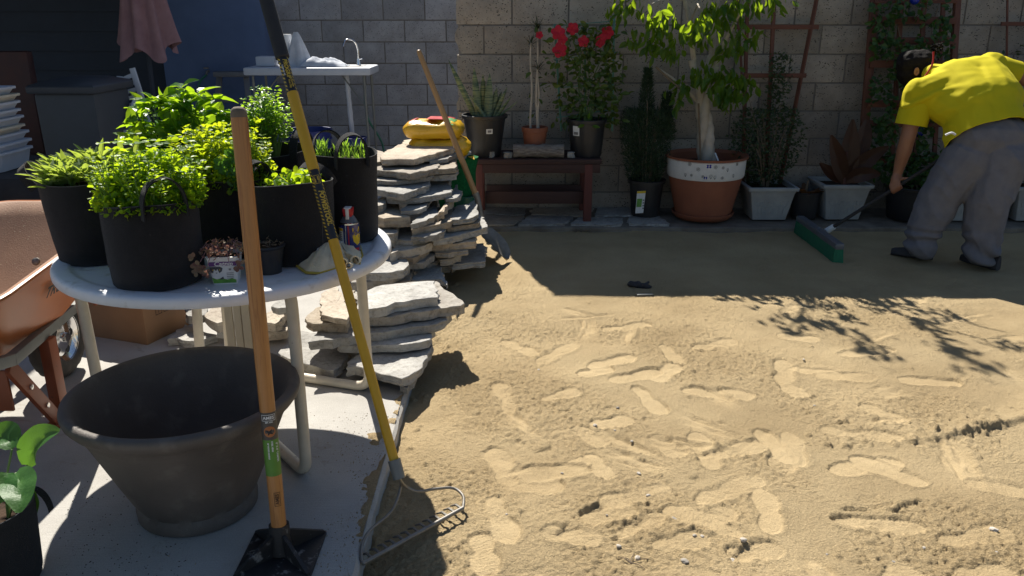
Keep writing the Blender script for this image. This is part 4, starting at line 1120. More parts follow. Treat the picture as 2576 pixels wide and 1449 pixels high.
for (x, z, s, k, m_) in ((-.02, .465, .022, 'fly', M['bead_blue']), (.03, .46, .018, 'flower', M['label_black']), (-.17, .475, .018, 'flower', M['label_black']), (.0, .39, .022, 'tulip', M['label_black']), (.03, .385, .02, 'tulip', M['label_black']), (-.06, .385, .014, 'flower', M['label_black']), (-.10, .44, .018, 'flower', M['label_black']),
                       (.09, .375, .015, 'flower', M['label_black']), (.22, .475, .015, 'flower', M['label_black']), (-.04, .375, .016, 'fly', M['bead_blue']), (.13, .44, .018, 'tulip', M['label_black']), (.19, .39, .018, 'tulip', M['label_black']), (-.2, .39, .018, 'tulip', M['label_black']), (-.15, .39, .013, 'flower', M['label_black']), (.09, .455, .014, 'flower', M['label_black'])):
    doodle(x, z, s, k, m_)
mb = MB(); mb.lathe([(.19, 0), (.215, .004), (.245, .035), (.25, .055), (.243, .057), (.21, .02), (.19, .012)], 48); part(t_, 'saucer', mb, M['terracotta'])
mb = MB(); mb.lathe([(.285, .43), (.2, .44), (.1, .435), (.0005, .44)], 24, caps=False); part(t_, 'soil', mb, M['soil'])
def fq(px, py, y): return P(px, py, y) - p0
# braided trunk: three twisting stems
ctrl = [fq(1778, 415, 6.62), fq(1776, 350, 6.62), fq(1771, 300, 6.62), fq(1768, 255, 6.62)]
for s in range(3):
    pts = []
    for t in np.linspace(0, 1, 22):
        f = t * 3; i = min(2, int(f)); c = ctrl[i].lerp(ctrl[i + 1], f - i); a = t * 3.4 + s * 2.094
        pts.append(c + Vector((math.cos(a) * .033 * (1 - .2 * t), math.sin(a) * .033, 0)))
    e = [fq(1745, 150, 6.60), fq(1790, 140, 6.66), fq(1800, 165, 6.56)][s]
    for t in np.linspace(.1, 1, 10): pts.append(pts[21].lerp(e, t) + Vector((math.sin(t * 5 + s) * .012, 0, 0)))
    mb = MB(); mb.tube(pts, [lerp(.047, .028, i / 31) * (1 + .10 * math.sin(i * 1.7 + s)) for i in range(32)], 12); part(t_, 'trunk', mb, M['trunk'])
# limbs, out of frame top included
limbs = [([fq(1772, 275, 6.62), fq(1735, 235, 6.6), fq(1690, 195, 6.55), fq(1652, 170, 6.52)], .014), ([fq(1745, 150, 6.60), fq(1735, 60, 6.55), fq(1722, 0, 6.5), fq(1700, -90, 6.42)], .022),
         ([fq(1790, 140, 6.66), fq(1800, 40, 6.66), fq(1815, -80, 6.6), fq(1835, -260, 6.56)], .024), ([fq(1800, 165, 6.56), fq(1830, 90, 6.5), fq(1880, 0, 6.45), fq(1945, -80, 6.4)], .018),
         ([fq(1722, 0, 6.5), fq(1680, -10, 6.35), fq(1640, 10, 6.2)], .011), ([fq(1735, 60, 6.55), fq(1755, 10, 6.3), fq(1760, 20, 6.12)], .009), ([fq(1800, 40, 6.66), fq(1850, 0, 6.5), fq(1900, -20, 6.35)], .010),
         ([fq(1700, -90, 6.42), fq(1640, -180, 6.4), fq(1590, -230, 6.35)], .012), ([fq(1835, -260, 6.56), fq(1800, -420, 6.5), fq(1780, -560, 6.5)], .014), ([fq(1815, -80, 6.6), fq(1900, -220, 6.55), fq(1960, -330, 6.5)], .012), ([fq(1835, -260, 6.56), fq(1905, -430, 6.5), fq(1940, -520, 6.45)], .010), ([fq(1640, -180, 6.4), fq(1680, -330, 6.4), fq(1670, -430, 6.4)], .010)]
for pts, r_ in limbs:
    mb = MB(); fine = []
    for i in range(len(pts) - 1):
        for t in np.linspace(0, 1, 6)[:-1]: fine.append(pts[i].lerp(pts[i + 1], t))
    fine.append(pts[-1]); mb.tube(fine, [r_ * (1 - .6 * i / len(fine)) for i in range(len(fine))], 7); part(t_, 'branch', mb, M['trunk'])
mb = MB(); mb.tube([fq(1763, 410, 6.5), fq(1757, 260, 6.5)], .008, 6); part(t_, 'stake', mb, M['twig'])
mb = MB(); mb.tube([fq(1650, 168, 6.50), fq(1738, 248, 6.52)], .008, 6); part(t_, 'stake', mb, M['twig'])
mb = MB(); mb.tube([fq(1799, 385, 6.5), fq(1812, 418, 6.4)], .006, 6); part(t_, 'stake', mb, M['paper'])
def drape(mb, centers, per, spread, ln=(.06, .10), wd=(.030, .046)):
    """sprays of pointed leaves hanging down"""
    P_, D_, N_, L_, W_ = [], [], [], [], []
    for c in centers:
        for k in range(per):
            off = RNG.normal(size=3) * np.array(spread)
            P_.append(np.array(c) + off); d = np.array([off[0] * 3, off[1] * 3, -1.1]) + RNG.normal(size=3) * .4
            D_.append(d); N_.append(RNG.normal(size=3) * .6 + np.array([off[0] * 4, off[1] * 4 - .5, .4])); L_.append(RNG.uniform(*ln)); W_.append(RNG.uniform(*wd))
    leaf_batch(mb, P_, D_, N_, np.array(L_), np.array(W_), .25, .2)
mb = MB()
sp = (.045, .05, .04)
cen = [fq(x, y, Y_) for x, y, Y_ in (
    (1720, 205, 6.5), (1745, 190, 6.45), (1770, 195, 6.42), (1800, 200, 6.42), (1825, 205, 6.45), (1850, 210, 6.45), (1840, 235, 6.42), (1870, 215, 6.45), (1860, 195, 6.5), (1815, 230, 6.42), (1715, 225, 6.5), (1790, 175, 6.5), (1820, 185, 6.5), (1830, 255, 6.42), (1700, 245, 6.5), (1880, 210, 6.42), (1810, 215, 6.38),
    (1655, 55, 6.16), (1668, 30, 6.13), (1640, 35, 6.18), (1690, 60, 6.18), (1745, 62, 6.13), (1760, 40, 6.10), (1735, 80, 6.12), (1775, 75, 6.1),
    (1655, 95, 6.30), (1640, 110, 6.3), (1690, 130, 6.32), (1600, 20, 6.3), (1570, 10, 6.3), (1640, 85, 6.35), (1710, 110, 6.3), (1600, 95, 6.35),
    (1800, 20, 6.35), (1830, 10, 6.3), (1860, 0, 6.3), (1780, 30, 6.35), (1815, 45, 6.35), (1850, 35, 6.35), (1900, 0, 6.3), (1940, -5, 6.3), (1960, 0, 6.35), (1820, 95, 6.45), (1850, 110, 6.45), (1830, 130, 6.45), (1790, 60, 6.5), (1870, 95, 6.5), (1900, 85, 6.5), (1760, 100, 6.5),
    (1545, 25, 6.4), (1560, -30, 6.35), (1600, -60, 6.35), (1700, -60, 6.3), (1760, -60, 6.35), (1840, -70, 6.4), (1900, -90, 6.35))]
drape(mb, cen, 12, sp)
top = [fq(x, y, Y_) for x, y, Y_ in ((1590, -230, 6.35), (1640, -200, 6.38), (1660, -260, 6.4), (1670, -430, 6.4), (1680, -350, 6.4), (1780, -560, 6.5), (1790, -480, 6.5), (1800, -420, 6.5), (1835, -330, 6.56), (1870, -260, 6.5), (1900, -220, 6.55), (1940, -300, 6.5), (1960, -350, 6.5), (1905, -430, 6.5), (1940, -530, 6.45), (1930, -480, 6.45), (1960, -110, 6.4), (1720, -200, 6.4), (1750, -130, 6.4), (1815, -150, 6.5))]
drape(mb, [c for i, c in enumerate(top) if i not in (11, 12, 14, 15, 16)], 18, (.05, .05, .04))
part(t_, 'crown', mb, L['ficus'], smooth=False)

# square planters
def planter(t_, w0, w1, h):
    mb = MB(); th = .012
    def sq(w_, z, r_=.012): 
        o = []
        for cx, cy, a0 in ((1, 1, 0), (-1, 1, 90), (-1, -1, 180), (1, -1, 270)):
            for a in (0, 45, 90): o.append(Vector((cx * (w_ / 2 - r_) + r_ * math.cos(R(a0 + a)), cy * (w_ / 2 - r_) + r_ * math.sin(R(a0 + a)), z)))
        return o
    rings = [sq(w0, 0), sq(lerp(w0, w1, .8), h * .8), sq(w1, h - .03), sq(w1 + .03, h - .026), sq(w1 + .034, h - .004), sq(w1 + .024, h), sq(w1 - .02, h), sq(w1 - .03, h - .05)]
    mb.grid([r_ + [r_[0]] for r_ in rings]); mb.add(rings[0], [tuple(reversed(range(12)))])
    pt = part(t_, 'pot', mb, M['planter_white'])
    mb = MB(); mb.add(sq(w1 - .028, h - .035), [tuple(range(12))]); part(t_, 'soil', mb, M['soil'])
    # moulded relief on the front: arcs above flutes
    for i in range(7):
        z0 = h * .16; z1 = h * .36; f = (i - 3) / 7 * .8
        yy = lambda z: -lerp(w0, w1, z / h) / 2 - .001
        mb = MB(); mb.tube([Vector((f * lerp(w0, w1, z0 / h), yy(z0), z0)), Vector((f * lerp(w0, w1, z1 / h), yy(z1), z1))], .006, 6, flat=.6); part(pt, 'flute', mb, M['planter_white'])
    for i in range(5):
        zc_ = h * .5; f = (i - 2) / 5 * .85; ww = lerp(w0, w1, .5)
        mb = MB(); mb.tube([Vector((f * ww + .018 * math.cos(b), -lerp(w0, w1, (zc_ + .02 * math.sin(b)) / h) / 2 - .001, zc_ + .026 * math.sin(b))) for b in np.linspace(R(150), R(390), 9)], .004, 5); part(pt, 'relief', mb, M['planter_white'])
p0 = G(1935, 553, 0.0); p0.y += .14
t_ = thing('potted_bush', 'dark twiggy bush in a grey white square planter below the fan trellis', 'plant', p0); planter(t_, .27, .37, .27)
mb = MB(); N = 1900
z = RNG.random(N) ** .9; a = RNG.uniform(0, 6.28, N); rr = np.sqrt(RNG.random(N)) * (.12 + .19 * np.sin(np.clip(z, 0, 1) * 2.6))
pp = np.stack([-.01 + rr * np.cos(a), .08 + rr * np.sin(a) * .6, .24 + z * .62], 1)
leaf_batch(mb, pp, rand_dirs(N, .1), rand_dirs(N, .5), RNG.uniform(.022, .042, N), RNG.uniform(.013, .022, N), .15, .15, SMALL)
N = 420; pp = np.stack([RNG.normal(.06, .05, N), RNG.uniform(.1, .2, N), RNG.uniform(.85, 1.28, N)], 1)
leaf_batch(mb, pp, rand_dirs(N, .1), rand_dirs(N, .5), RNG.uniform(.022, .04, N), RNG.uniform(.013, .02, N), .15, .15, SMALL)
part(t_, 'foliage', mb, L['bush'], smooth=False)
for i in range(22):
    mb = MB(); a = random.uniform(0, 6.28); r_ = random.uniform(.08, .24)
    q = Vector((r_ * math.cos(a), .08 + r_ * .6 * math.sin(a), random.uniform(.55, .95)))
    mb.tube([Vector((.02 * math.cos(a), .05, .22)), q * .55 + Vector((0, 0, .15)), q], [.006, .0045, .002], 5); part(t_, 'stem', mb, M['twig'])
# fan trellis
p0 = Vector((P(1930, 400, 6.86).x, 6.86, 0))
t_ = thing('fan_trellis', 'reddish wooden fan trellis leaning on the wall above the bushy planter', 'trellis', p0)
def slat(root, a, b, m_, w_=.035, th=.014, name='slat'):
    a = Vector(a) - root.location; b = Vector(b) - root.location; d = b - a; mb = MB()
    mb.box((a + b) / 2, (w_, th, d.length), d.to_track_quat('Z', 'Y').to_matrix(), ch=.002); return part(root, name, mb, m_)
slat(t_, P(1850, -90, 6.90), P(1882, 470, 6.80), M['redwood_z']); slat(t_, P(1883, -90, 6.90), P(1868, 470, 6.80), M['redwood_z'])
slat(t_, P(1952, -90, 6.90), P(1925, 470, 6.80), M['redwood_z']); slat(t_, P(2072, -90, 6.90), P(1960, 470, 6.80), M['redwood_z'])
def hslat(root, a, b, m_, w_=.035, th=.014):
    a = Vector(a) - root.location; b = Vector(b) - root.location; mb = MB(); d = b - a
    mb.box((a + b) / 2, (d.length, th, w_), ch=.002); return part(root, 'rail', mb, m_)
hslat(t_, P(1846, 70, 6.868), P(2060, 66, 6.868), M['redwood_x']); hslat(t_, P(1870, 190, 6.845), P(2028, 190, 6.845), M['redwood_x'])
# small dark pot with a dry plant
p0 = G(2030, 553, 0.0); p0.y += .10
t_ = thing('potted_plant', 'dry brown leafed plant in a small dark pot between the two grey white planters', 'plant', p0)
pot(t_, .10, .115, .22, M['black_plastic'], .85)
mb = MB(); N = 16; a = RNG.uniform(0, 6.28, N)
leaf_batch(mb, np.stack([.05 * np.cos(a), .05 * np.sin(a), np.full(N, .18)], 1), np.stack([np.cos(a) * .6, np.sin(a) * .6, RNG.uniform(.2, 1.2, N)], 1), np.stack([-np.cos(a), -np.sin(a), np.ones(N)], 1), RNG.uniform(.08, .16, N), RNG.uniform(.03, .06, N), .5, .2); part(t_, 'leaves', mb, L['brown_leaf'], smooth=False)
mb = MB(); mb.tube([Vector((0, 0, .17)), Vector((.01, 0, .3))], .01, 6); part(t_, 'stem', mb, M['twig'])
# canna in the second planter
p0 = G(2120, 553, 0.0); p0.y += .15
t_ = thing('canna', 'canna with large dark red leaves in a grey white square planter', 'plant', p0); planter(t_, .27, .37, .29)
def bigleaf(root, pts, w_, m_, nn=(0, -1, .3), name='leaf', wav=0.02):
    pts = [Vector(p) for p in pts]; mb = MB(); rows = []; k = 12; nn = Vector(nn)
    for i in range(k + 1):
        t = i / k; a, b, c = pts; q = a * (1 - t) ** 2 + b * 2 * t * (1 - t) + c * t * t
        d = ((b - a) * (1 - t) + (c - b) * t).normalized(); s = d.cross(nn).normalized(); n_ = s.cross(d)
        ww = w_ * (math.sin(math.pi * min(1, t * .93 + .05)) ** .75) * (.75 + .25 * (1 - t)) + .003
        rows.append([q + s * ww * u + n_ * (abs(u) * ww * .35 + wav * ww * math.sin(t * 17 + u * 3)) for u in (-1, -.66, -.33, 0, .33, .66, 1)])
    mb.grid(rows); part(root, name, mb, m_)
def cq(px, py, y): return P(px, py, y) - p0
bl = [((2125, 460, 6.5), (2130, 400, 6.5), (2145, 300, 6.52), .075), ((2122, 460, 6.5), (2105, 400, 6.45), (2090, 340, 6.42), .06), ((2128, 460, 6.5), (2165, 400, 6.5), (2235, 370, 6.5), .06), ((2126, 455, 6.5), (2170, 430, 6.42), (2215, 440, 6.4), .05), ((2125, 460, 6.52), (2175, 350, 6.56), (2180, 300, 6.6), .065), ((2120, 455, 6.5), (2090, 440, 6.5), (2062, 410, 6.5), .04)]
for a, b, c, w_ in bl: bigleaf(t_, (cq(*a), cq(*b), cq(*c)), w_ * 1.25, L['canna'], nn=(.1, -1, .2))
mb = MB(); mb.tube([cq(2122, 480, 6.5), cq(2126, 430, 6.5), cq(2130, 380, 6.5)], [.016, .014, .01], 8); part(t_, 'stem', mb, M['dark_red'])
# ladder trellis with vine
p0 = Vector((P(2290, 450, 6.8).x, 6.84, 0))
t_ = thing('ladder_trellis', 'wide reddish wooden ladder trellis with climbing vine behind the person', 'trellis', p0)
slat(t_, P(2205, -60, 6.90), P(2165, 440, 6.72), M['redwood_z'], .065, .03, 'post'); slat(t_, P(2412, -60, 6.90), P(2380, 440, 6.72), M['redwood_z'], .055, .03, 'post')
for (y, ya) in ((-2, 6.88), (50, 6.865), (102, 6.845), (160, 6.825), (260, 6.79), (310, 6.77), (400, 6.74)):
    hslat(t_, P(2200 - y * .07, y, ya - .03), P(2408 - y * .06, y + 2, ya - .03), M['redwood_x'], .055, .02)
for x in (2262, 2320, 2368): slat(t_, P(x + 8, -40, 6.885), P(x - 20, 430, 6.735), M['redwood_z'], .045, .014)
p1 = Vector((P(2290, 540, 6.6).x, 6.58, 0))
t_ = thing('potted_vine', 'climbing vine in a wide black pot at the foot of the ladder trellis', 'plant', p1)
mb = MB(); mb.lathe(pot_profile(.19, .225, .27, lip=.012), 40); part(t_, 'pot', mb, M['black_plastic'])
mb = MB(); mb.lathe([(.21, .225), (.1, .235), (.0005, .23)], 20, caps=False); part(t_, 'soil', mb, M['soil'])
mb = MB(); N = 1500
px = RNG.uniform(2190, 2395, N); py = RNG.uniform(0, 470, N); dens = np.array([mnoise.noise(Vector((x * .02, y * .02, 4))) for x, y in zip(px, py)]); k = dens > -.08
px, py = px[k], py[k]; pp = np.array([np.array(P(x, y, 6.80 - .16 * (y / 470) - RNG.uniform(0, .10)) - p1) for x, y in zip(px, py)]); N = len(pp)
leaf_batch(mb, pp, rand_dirs(N, -.2), rand_dirs(N, .2) + np.array([0, -1, .3]), RNG.uniform(.03, .065, N), RNG.uniform(.025, .05, N), .2, .15); 
N = 320; pp = np.stack([RNG.normal(.0, .12, N), RNG.normal(0, .08, N), RNG.uniform(.25, .5, N)], 1); leaf_batch(mb, pp, rand_dirs(N, .2), rand_dirs(N, .5), RNG.uniform(.03, .06, N), RNG.uniform(.022, .04, N), .2, .15)
part(t_, 'foliage', mb, L['vine'], smooth=False)
for i in range(6):
    mb = MB(); x = random.uniform(2200, 2390); pts = [Vector((random.uniform(-.04, .04), 0, .23))] + [P(lerp(2290, x, t) + 12 * math.sin(t * 8 + i), lerp(420, 20, t), 6.74 + .1 * t) - p1 for t in np.linspace(.1, 1, 9)]
    mb.tube(pts, .004, 5); part(t_, 'stem', mb, M['twig'])
for i, (px, py, s) in enumerate(((2301, 0, .035), (2312, 332, .04))):
    q = P(px, py, 6.72); mb = MB(); mb.lathe([(s * math.sin(a), -s * math.cos(a)) for a in np.linspace(0.02, math.pi - .02, 14)], 20, c=q, caps=False)
    mb.tube([q + Vector((0, 0, s)), q + Vector((0, .04, s + .05))], .003, 5)
    solo('garden_ornament', mb, M['bead_blue'], ('blue glass ball hung at the top of the ladder trellis', 'blue glass ball hung low on the ladder trellis beside the arm')[i], 'ornament', q, 'blue balls on the trellis')
# planters and pots at the far right, half hidden by the legs
p0 = G(2405, 556, 0.0); p0.y += .15
t_ = thing('potted_plant', 'grey white square planter seen between the trouser legs', 'planter', p0); planter(t_, .27, .36, .28)
mb = MB(); N = 260; pp = np.stack([RNG.normal(0, .09, N), RNG.normal(0, .07, N), RNG.uniform(.24, .42, N)], 1); leaf_batch(mb, pp, rand_dirs(N, .4), rand_dirs(N, .5), RNG.uniform(.03, .06, N), .025, .2, .15); part(t_, 'foliage', mb, L['vine'], smooth=False)
p0 = G(2520, 556, 0.0); p0.y += .14
t_ = thing('potted_plant', 'dark round pot with a shrub beside the far trouser leg', 'plant', p0); pot(t_, .11, .14, .30, M['black_plastic'])
mb = MB(); N = 700; pp = np.stack([RNG.normal(.08, .12, N), RNG.normal(.05, .08, N), RNG.uniform(.28, .72, N)], 1); leaf_batch(mb, pp, rand_dirs(N, .3), rand_dirs(N, .5), RNG.uniform(.03, .055, N), .025, .2, .15); part(t_, 'foliage', mb, L['bush'], smooth=False)
mb = MB(); mb.tube([Vector((0, 0, .25)), Vector((.05, .03, .5)), Vector((.09, .05, .68))], [.01, .007, .004], 6); part(t_, 'stem', mb, M['twig'])
p0 = G(2600, 556, 0.0); p0.y += .15
t_ = thing('potted_plant', 'grey white square planter cut by the right edge of the picture', 'planter', p0); planter(t_, .27, .36, .28)
mb = MB(); N = 1100; pp = np.stack([RNG.normal(.0, .11, N), RNG.normal(.05, .07, N), .25 + 1.1 * RNG.random(N)], 1); leaf_batch(mb, pp, rand_dirs(N, .3), rand_dirs(N, .5), RNG.uniform(.03, .055, N), .025, .2, .15); part(t_, 'foliage', mb, L['bush'], smooth=False)
p0 = Vector((P(2560, 300, 6.9).x, 6.9, 0))
t_ = thing('fan_trellis', 'narrow reddish wooden trellis on the wall at the right edge of the picture', 'trellis', p0)
slat(t_, P(2535, -60, 6.90), P(2528, 500, 6.80), M['redwood_z'], .03); slat(t_, P(2600, -60, 6.90), P(2590, 500, 6.80), M['redwood_z'], .03)
hslat(t_, P(2518, 61, 6.872), P(2640, 59, 6.872), M['redwood_x'], .03); hslat(t_, P(2518, 300, 6.835), P(2640, 300, 6.835), M['redwood_x'], .03)
# ================================================================== ROUND TABLE
TC = Vector((-1.06, 3.0, 0)); TR, TZ = 0.60, 0.74
root = thing('folding_table', 'round white plastic folding table with cream bent tube legs', 'table', TC)
mb = MB()
chip = lambda a, z, i: 1 + (0.004 * mnoise.noise(Vector((math.cos(a) * 14, math.sin(a) * 14, i))) if i in (9, 10, 11) else 0)
mb.lathe([(0.0005, TZ - .012), (TR - .085, TZ - .012), (TR - .070, TZ - .0115), (TR - .062, TZ - .004), (TR - .05, TZ - .002), (TR - .016, TZ - .003), (TR - .005, TZ - .007), (TR, TZ - .016), (TR, TZ - .034), (TR - .004, TZ - .042), (TR - .02, TZ - .040), (TR - .03, TZ - .03), (0.0005, TZ - .03)], 120, caps=False, wob=chip)
part(root, 'table_top', mb, M['white_plastic'], deg=60)
TT = TZ - .012
TTR = .021
def bend(pts, r_=.08, k=6):
    out = [Vector(pts[0])]
    for i in range(1, len(pts) - 1):
        a, b, c = Vector(pts[i - 1]), Vector(pts[i]), Vector(pts[i + 1])
        p = b + (a - b).normalized() * r_; q = b + (c - b).normalized() * r_
        for t in np.linspace(0, 1, k): out.append(p * (1 - t) ** 2 + b * 2 * t * (1 - t) + q * t * t)
    out.append(Vector(pts[-1])); return out
zt = TZ - .045
l1t = P(733, 752, 2.62); l1t.z = zt; l1 = G(772, 1192, .02)
l4t = P(503, 770, 3.33); l4t.z = zt; l4 = Vector((-1.40, 3.42, .02))
l2t = P(907, 700, 3.22); l2t.z = zt; l2 = G(930, 975, .02)
l5 = Vector((-1.30, 3.52, .02)); l5t = Vector((-1.26, 3.46, zt))
l3t = P(200, 748, 2.95); l3t.z = zt; l3 = G(268, 1070, .02)
def legframe(pts):
    mb = MB(); mb.tube(bend(pts, .07), TTR, 12); part(root, 'leg', mb, M['cream_tube'], world=True)
legframe([Vector((l1t.x - .10, l1t.y + .14, zt)), l1t, l1, l4, l4t])
legframe([Vector((l2t.x - .12, l2t.y - .02, zt)), l2t, l2, l5, l5t])
legframe([Vector((l3t.x + .12, l3t.y + .06, zt)), l3t, l3, Vector((-1.40, 3.40, .02))])
# ribbed beige panel standing under the table
a, b = P(562, 768, 3.15), P(648, 764, 3.15); pr = thing('ribbed_panel', 'beige ribbed vinyl panel standing under the table beside a table leg', 'panel', Vector(((a.x + b.x) / 2, 3.15, 0)))
for i in range(4):
    w_ = (b.x - a.x) / 4; mb = MB(); mb.box((-(b.x - a.x) / 2 + w_ * (i + .5), .004 * (i % 2), .33), (w_ - .003, .018, .66), ch=.004); part(pr, 'rib', mb, M['ribbed'])

# ================================================================== GROW BAGS
def grow_bag(label, c, r0, r1, h, handles=((0, .13),), soil=.86, seed=0, sq=0.0, back_dip=0.0, fold=None):
    t_ = thing('grow_bag', label, 'grow bag', (c[0], c[1], TT if len(c) < 3 else c[2]), group='black felt grow bags on the table' if len(c) < 3 else None)
    rr = random.Random(seed); n_ = 56
    def wob(a, z, i):
        t = max(0, z / h)
        return 1 + sq * math.cos(2 * a + seed) * t + .026 * mnoise.noise(Vector((math.cos(a) * 1.8, math.sin(a) * 1.8, z * 8 + seed))) + .008 * mnoise.noise(Vector((math.cos(a) * 6, math.sin(a) * 6, z * 14 + seed))) + (.022 * t * mnoise.noise(Vector((math.cos(a) * 1.2, math.sin(a) * 1.2, seed + 7.5))))
    prof = [(r0 * .80, 0), (r0 * .93, .003), (r0 * .985, .014), (r0, .035)] + [(lerp(r0, r1, t), h * t) for t in (.3, .5, .7, .88, 1.0)] + [(r1 - .004, h + .001)] + [(lerp(r0, r1, t) - .006, h * t) for t in (.99, .9, .8)]
    mb = MB(); mb.lathe(prof, n_, wob=wob); 
    for i, v in enumerate(mb.V):
        if v[2] > h * .9:
            a = math.atan2(v[1], v[0]); mb.V[i] = (v[0], v[1], v[2] + .007 * math.sin(2 * a + seed * 2) + back_dip * max(0, math.sin(a)))
    bag = part(t_, 'bag', mb, M['felt'], deg=60)
    # pale seam up the side
    mb = MB(); a = R(-32) if seed % 2 else R(-150); mb.tube([Vector((math.cos(a) * lerp(r0, r1, t) * wob(a, h * t, 0) * 1.004, math.sin(a) * lerp(r0, r1, t) * wob(a, h * t, 0) * 1.004, h * t)) for t in np.linspace(.25, .97, 10)], .0012, 4); part(bag, 'seam', mb, M['felt_edge'])
    mb = MB(); mb.tube([Vector((math.cos(a) * r1 * wob(a, h, 0) * .997, math.sin(a) * r1 * wob(a, h, 0) * .997, h + .0015 + .007 * math.sin(2 * a + seed * 2) + back_dip * max(0, math.sin(a)))) for a in np.linspace(0, 2 * math.pi, 50)], .0016, 5, caps=False); part(bag, 'rim', mb, M['felt_edge'])
    for (ang, hh, *rest) in handles:
        lean = rest[0] if rest else 0.25; half = rest[1] if len(rest) > 1 else .075
        mb = MB(); rows = []
        ca = R(ang); out = Vector((math.cos(ca), math.sin(ca), 0)); tan = Vector((-math.sin(ca), math.cos(ca), 0))
        for k in range(19):
            s = k / 18; th = math.pi * s
            x = -half * math.cos(th) * (1 + .12 * math.sin(th)); z = hh * math.sin(th) ** .8
            cpos = out * (r1 * .985 + lean * z) + tan * x + Vector((0, 0, h - .035 + z))
            d = (tan * math.sin(th) + Vector((0, 0, 1)) * math.cos(th)); wv = (out + Vector((0, 0, -lean))).normalized() * .018
            nrm = wv.cross(d).normalized() * .0022
            rows.append([cpos - wv - nrm, cpos - wv + nrm, cpos + wv + nrm, cpos + wv - nrm, cpos - wv - nrm])
        mb.grid(rows); part(t_, 'handle', mb, M['felt'], deg=60)
    mb = MB(); rs = lerp(r0, r1, soil) - .008; mb.lathe([(rs, h * soil), (rs * .6, h * soil + .01), (.0005, h * soil + .004)], 24, caps=False, wob=lambda a, z, i: wob(a, h * soil, 0)); part(t_, 'soil', mb, M['soil'])
    return t_
def stems(t_, N, r0, r1, z0, z1, rad, m_, name='stems'):
    mb = MB()
    for i in range(N):
        a = random.uniform(0, 6.28); q0 = random.random() ** .5 * r0; q1 = q0 / max(r0, 1e-6) * r1
        A = Vector((q0 * math.cos(a), q0 * math.sin(a), z0)); B = Vector((q1 * math.cos(a), q1 * math.sin(a), random.uniform(lerp(z0, z1, .5), z1)))
        mb.tube([A, A.lerp(B, .5) + Vector((random.uniform(-.01, .01), random.uniform(-.01, .01), .01)), B], [rad, rad * .8, rad * .5], 5)
    o = part(t_, name, mb, m_); o['kind'] = 'stuff'; return o
H = .29
# sage at the left
b1 = grow_bag('black felt grow bag of grey green sage at the left table edge', (-1.49, 2.89), .140, .168, .295, ((178, .075, .8, .06),), seed=1, sq=.03)
mb = MB()
for i in range(70):
    a = random.uniform(0, 6.28); r_ = math.sqrt(random.random()) * .15; c = np.array([r_ * math.cos(a), r_ * math.sin(a), .265 + random.uniform(0, .085) * (1 - (r_ / .2) ** 2)])
    ax = np.array([r_ * math.cos(a) * 4, r_ * math.sin(a) * 4, 1.0]); n_ = random.randint(5, 8)
    aa = np.linspace(0, 6.28, n_, endpoint=False) + random.random() * 6; e = np.random.default_rng(i).uniform(.3, 1.1, n_)
    d = np.stack([np.cos(aa) * np.cos(e), np.sin(aa) * np.cos(e), np.sin(e)], 1) + ax * .25
    leaf_batch(mb, np.tile(c, (n_, 1)), d, np.tile([0, 0, 1.], (n_, 1)) - d * .2, RNG.uniform(.055, .09, n_), RNG.uniform(.016, .024, n_), .22, .25, [(0, .15), (.3, .85), (.6, 1), (.85, .7), (1, .1)])
for (px, py, dx, dz, ln) in ((170, 372, -.25, 1, .06), (228, 395, 0, 1, .065), (255, 352, .2, 1, .07), (310, 345, -.1, 1, .07), (340, 350, .3, 1, .065), (205, 385, -.6, .7, .065), (290, 355, .8, .6, .07), (240, 365, -.7, .6, .06)):
    q = np.array(P(px, py + 45, 2.86) - b1.location); leaf_batch(mb, [q], [[dx, -.1, dz]], [[0, -1, .5]], ln, .019, .15, .25)
part(b1, 'leaves', mb, L['sage'], smooth=False)
stems(b1, 40, .11, .15, .25, .33, .0025, M['green_stem'])
def sprigs(t_, mb, N, r_, z0, hgt, seed):
    rg = np.random.default_rng(seed + 40); sb = MB()
    for i in range(N):
        a = rg.uniform(0, 6.28); q = math.sqrt(rg.random()) * r_; base = Vector((q * math.cos(a), q * math.sin(a), z0 - .06)); tp_ = base + Vector((math.cos(a) * .03 * rg.random() + rg.normal() * .02, math.sin(a) * .03 * rg.random() + rg.normal() * .02, .06 + hgt * (.4 + .8 * rg.random()) * (1 - .5 * (q / r_) ** 2)))
        sb.tube([base, base.lerp(tp_, .5) + Vector((rg.normal() * .006, rg.normal() * .006, 0)), tp_], [.0014, .0012, .0008], 4)
        for f in np.linspace(.35, 1, 7):
            p = np.array(base.lerp(tp_, f)); aa = rg.uniform(0, 6.28) + np.array([0, 3.14]); s = .024 * (1.15 - .5 * f)
            leaf_batch(mb, np.tile(p, (2, 1)), np.stack([np.cos(aa), np.sin(aa), np.full(2, .3 + .3 * rg.random())], 1), np.tile([0, 0, 1.], (2, 1)) + rg.normal(size=3) * .4, s, s * .62, .2, .15, ROUND)
    o = part(t_, 'sprig_stems', sb, M['green_stem']); o['kind'] = 'stuff'
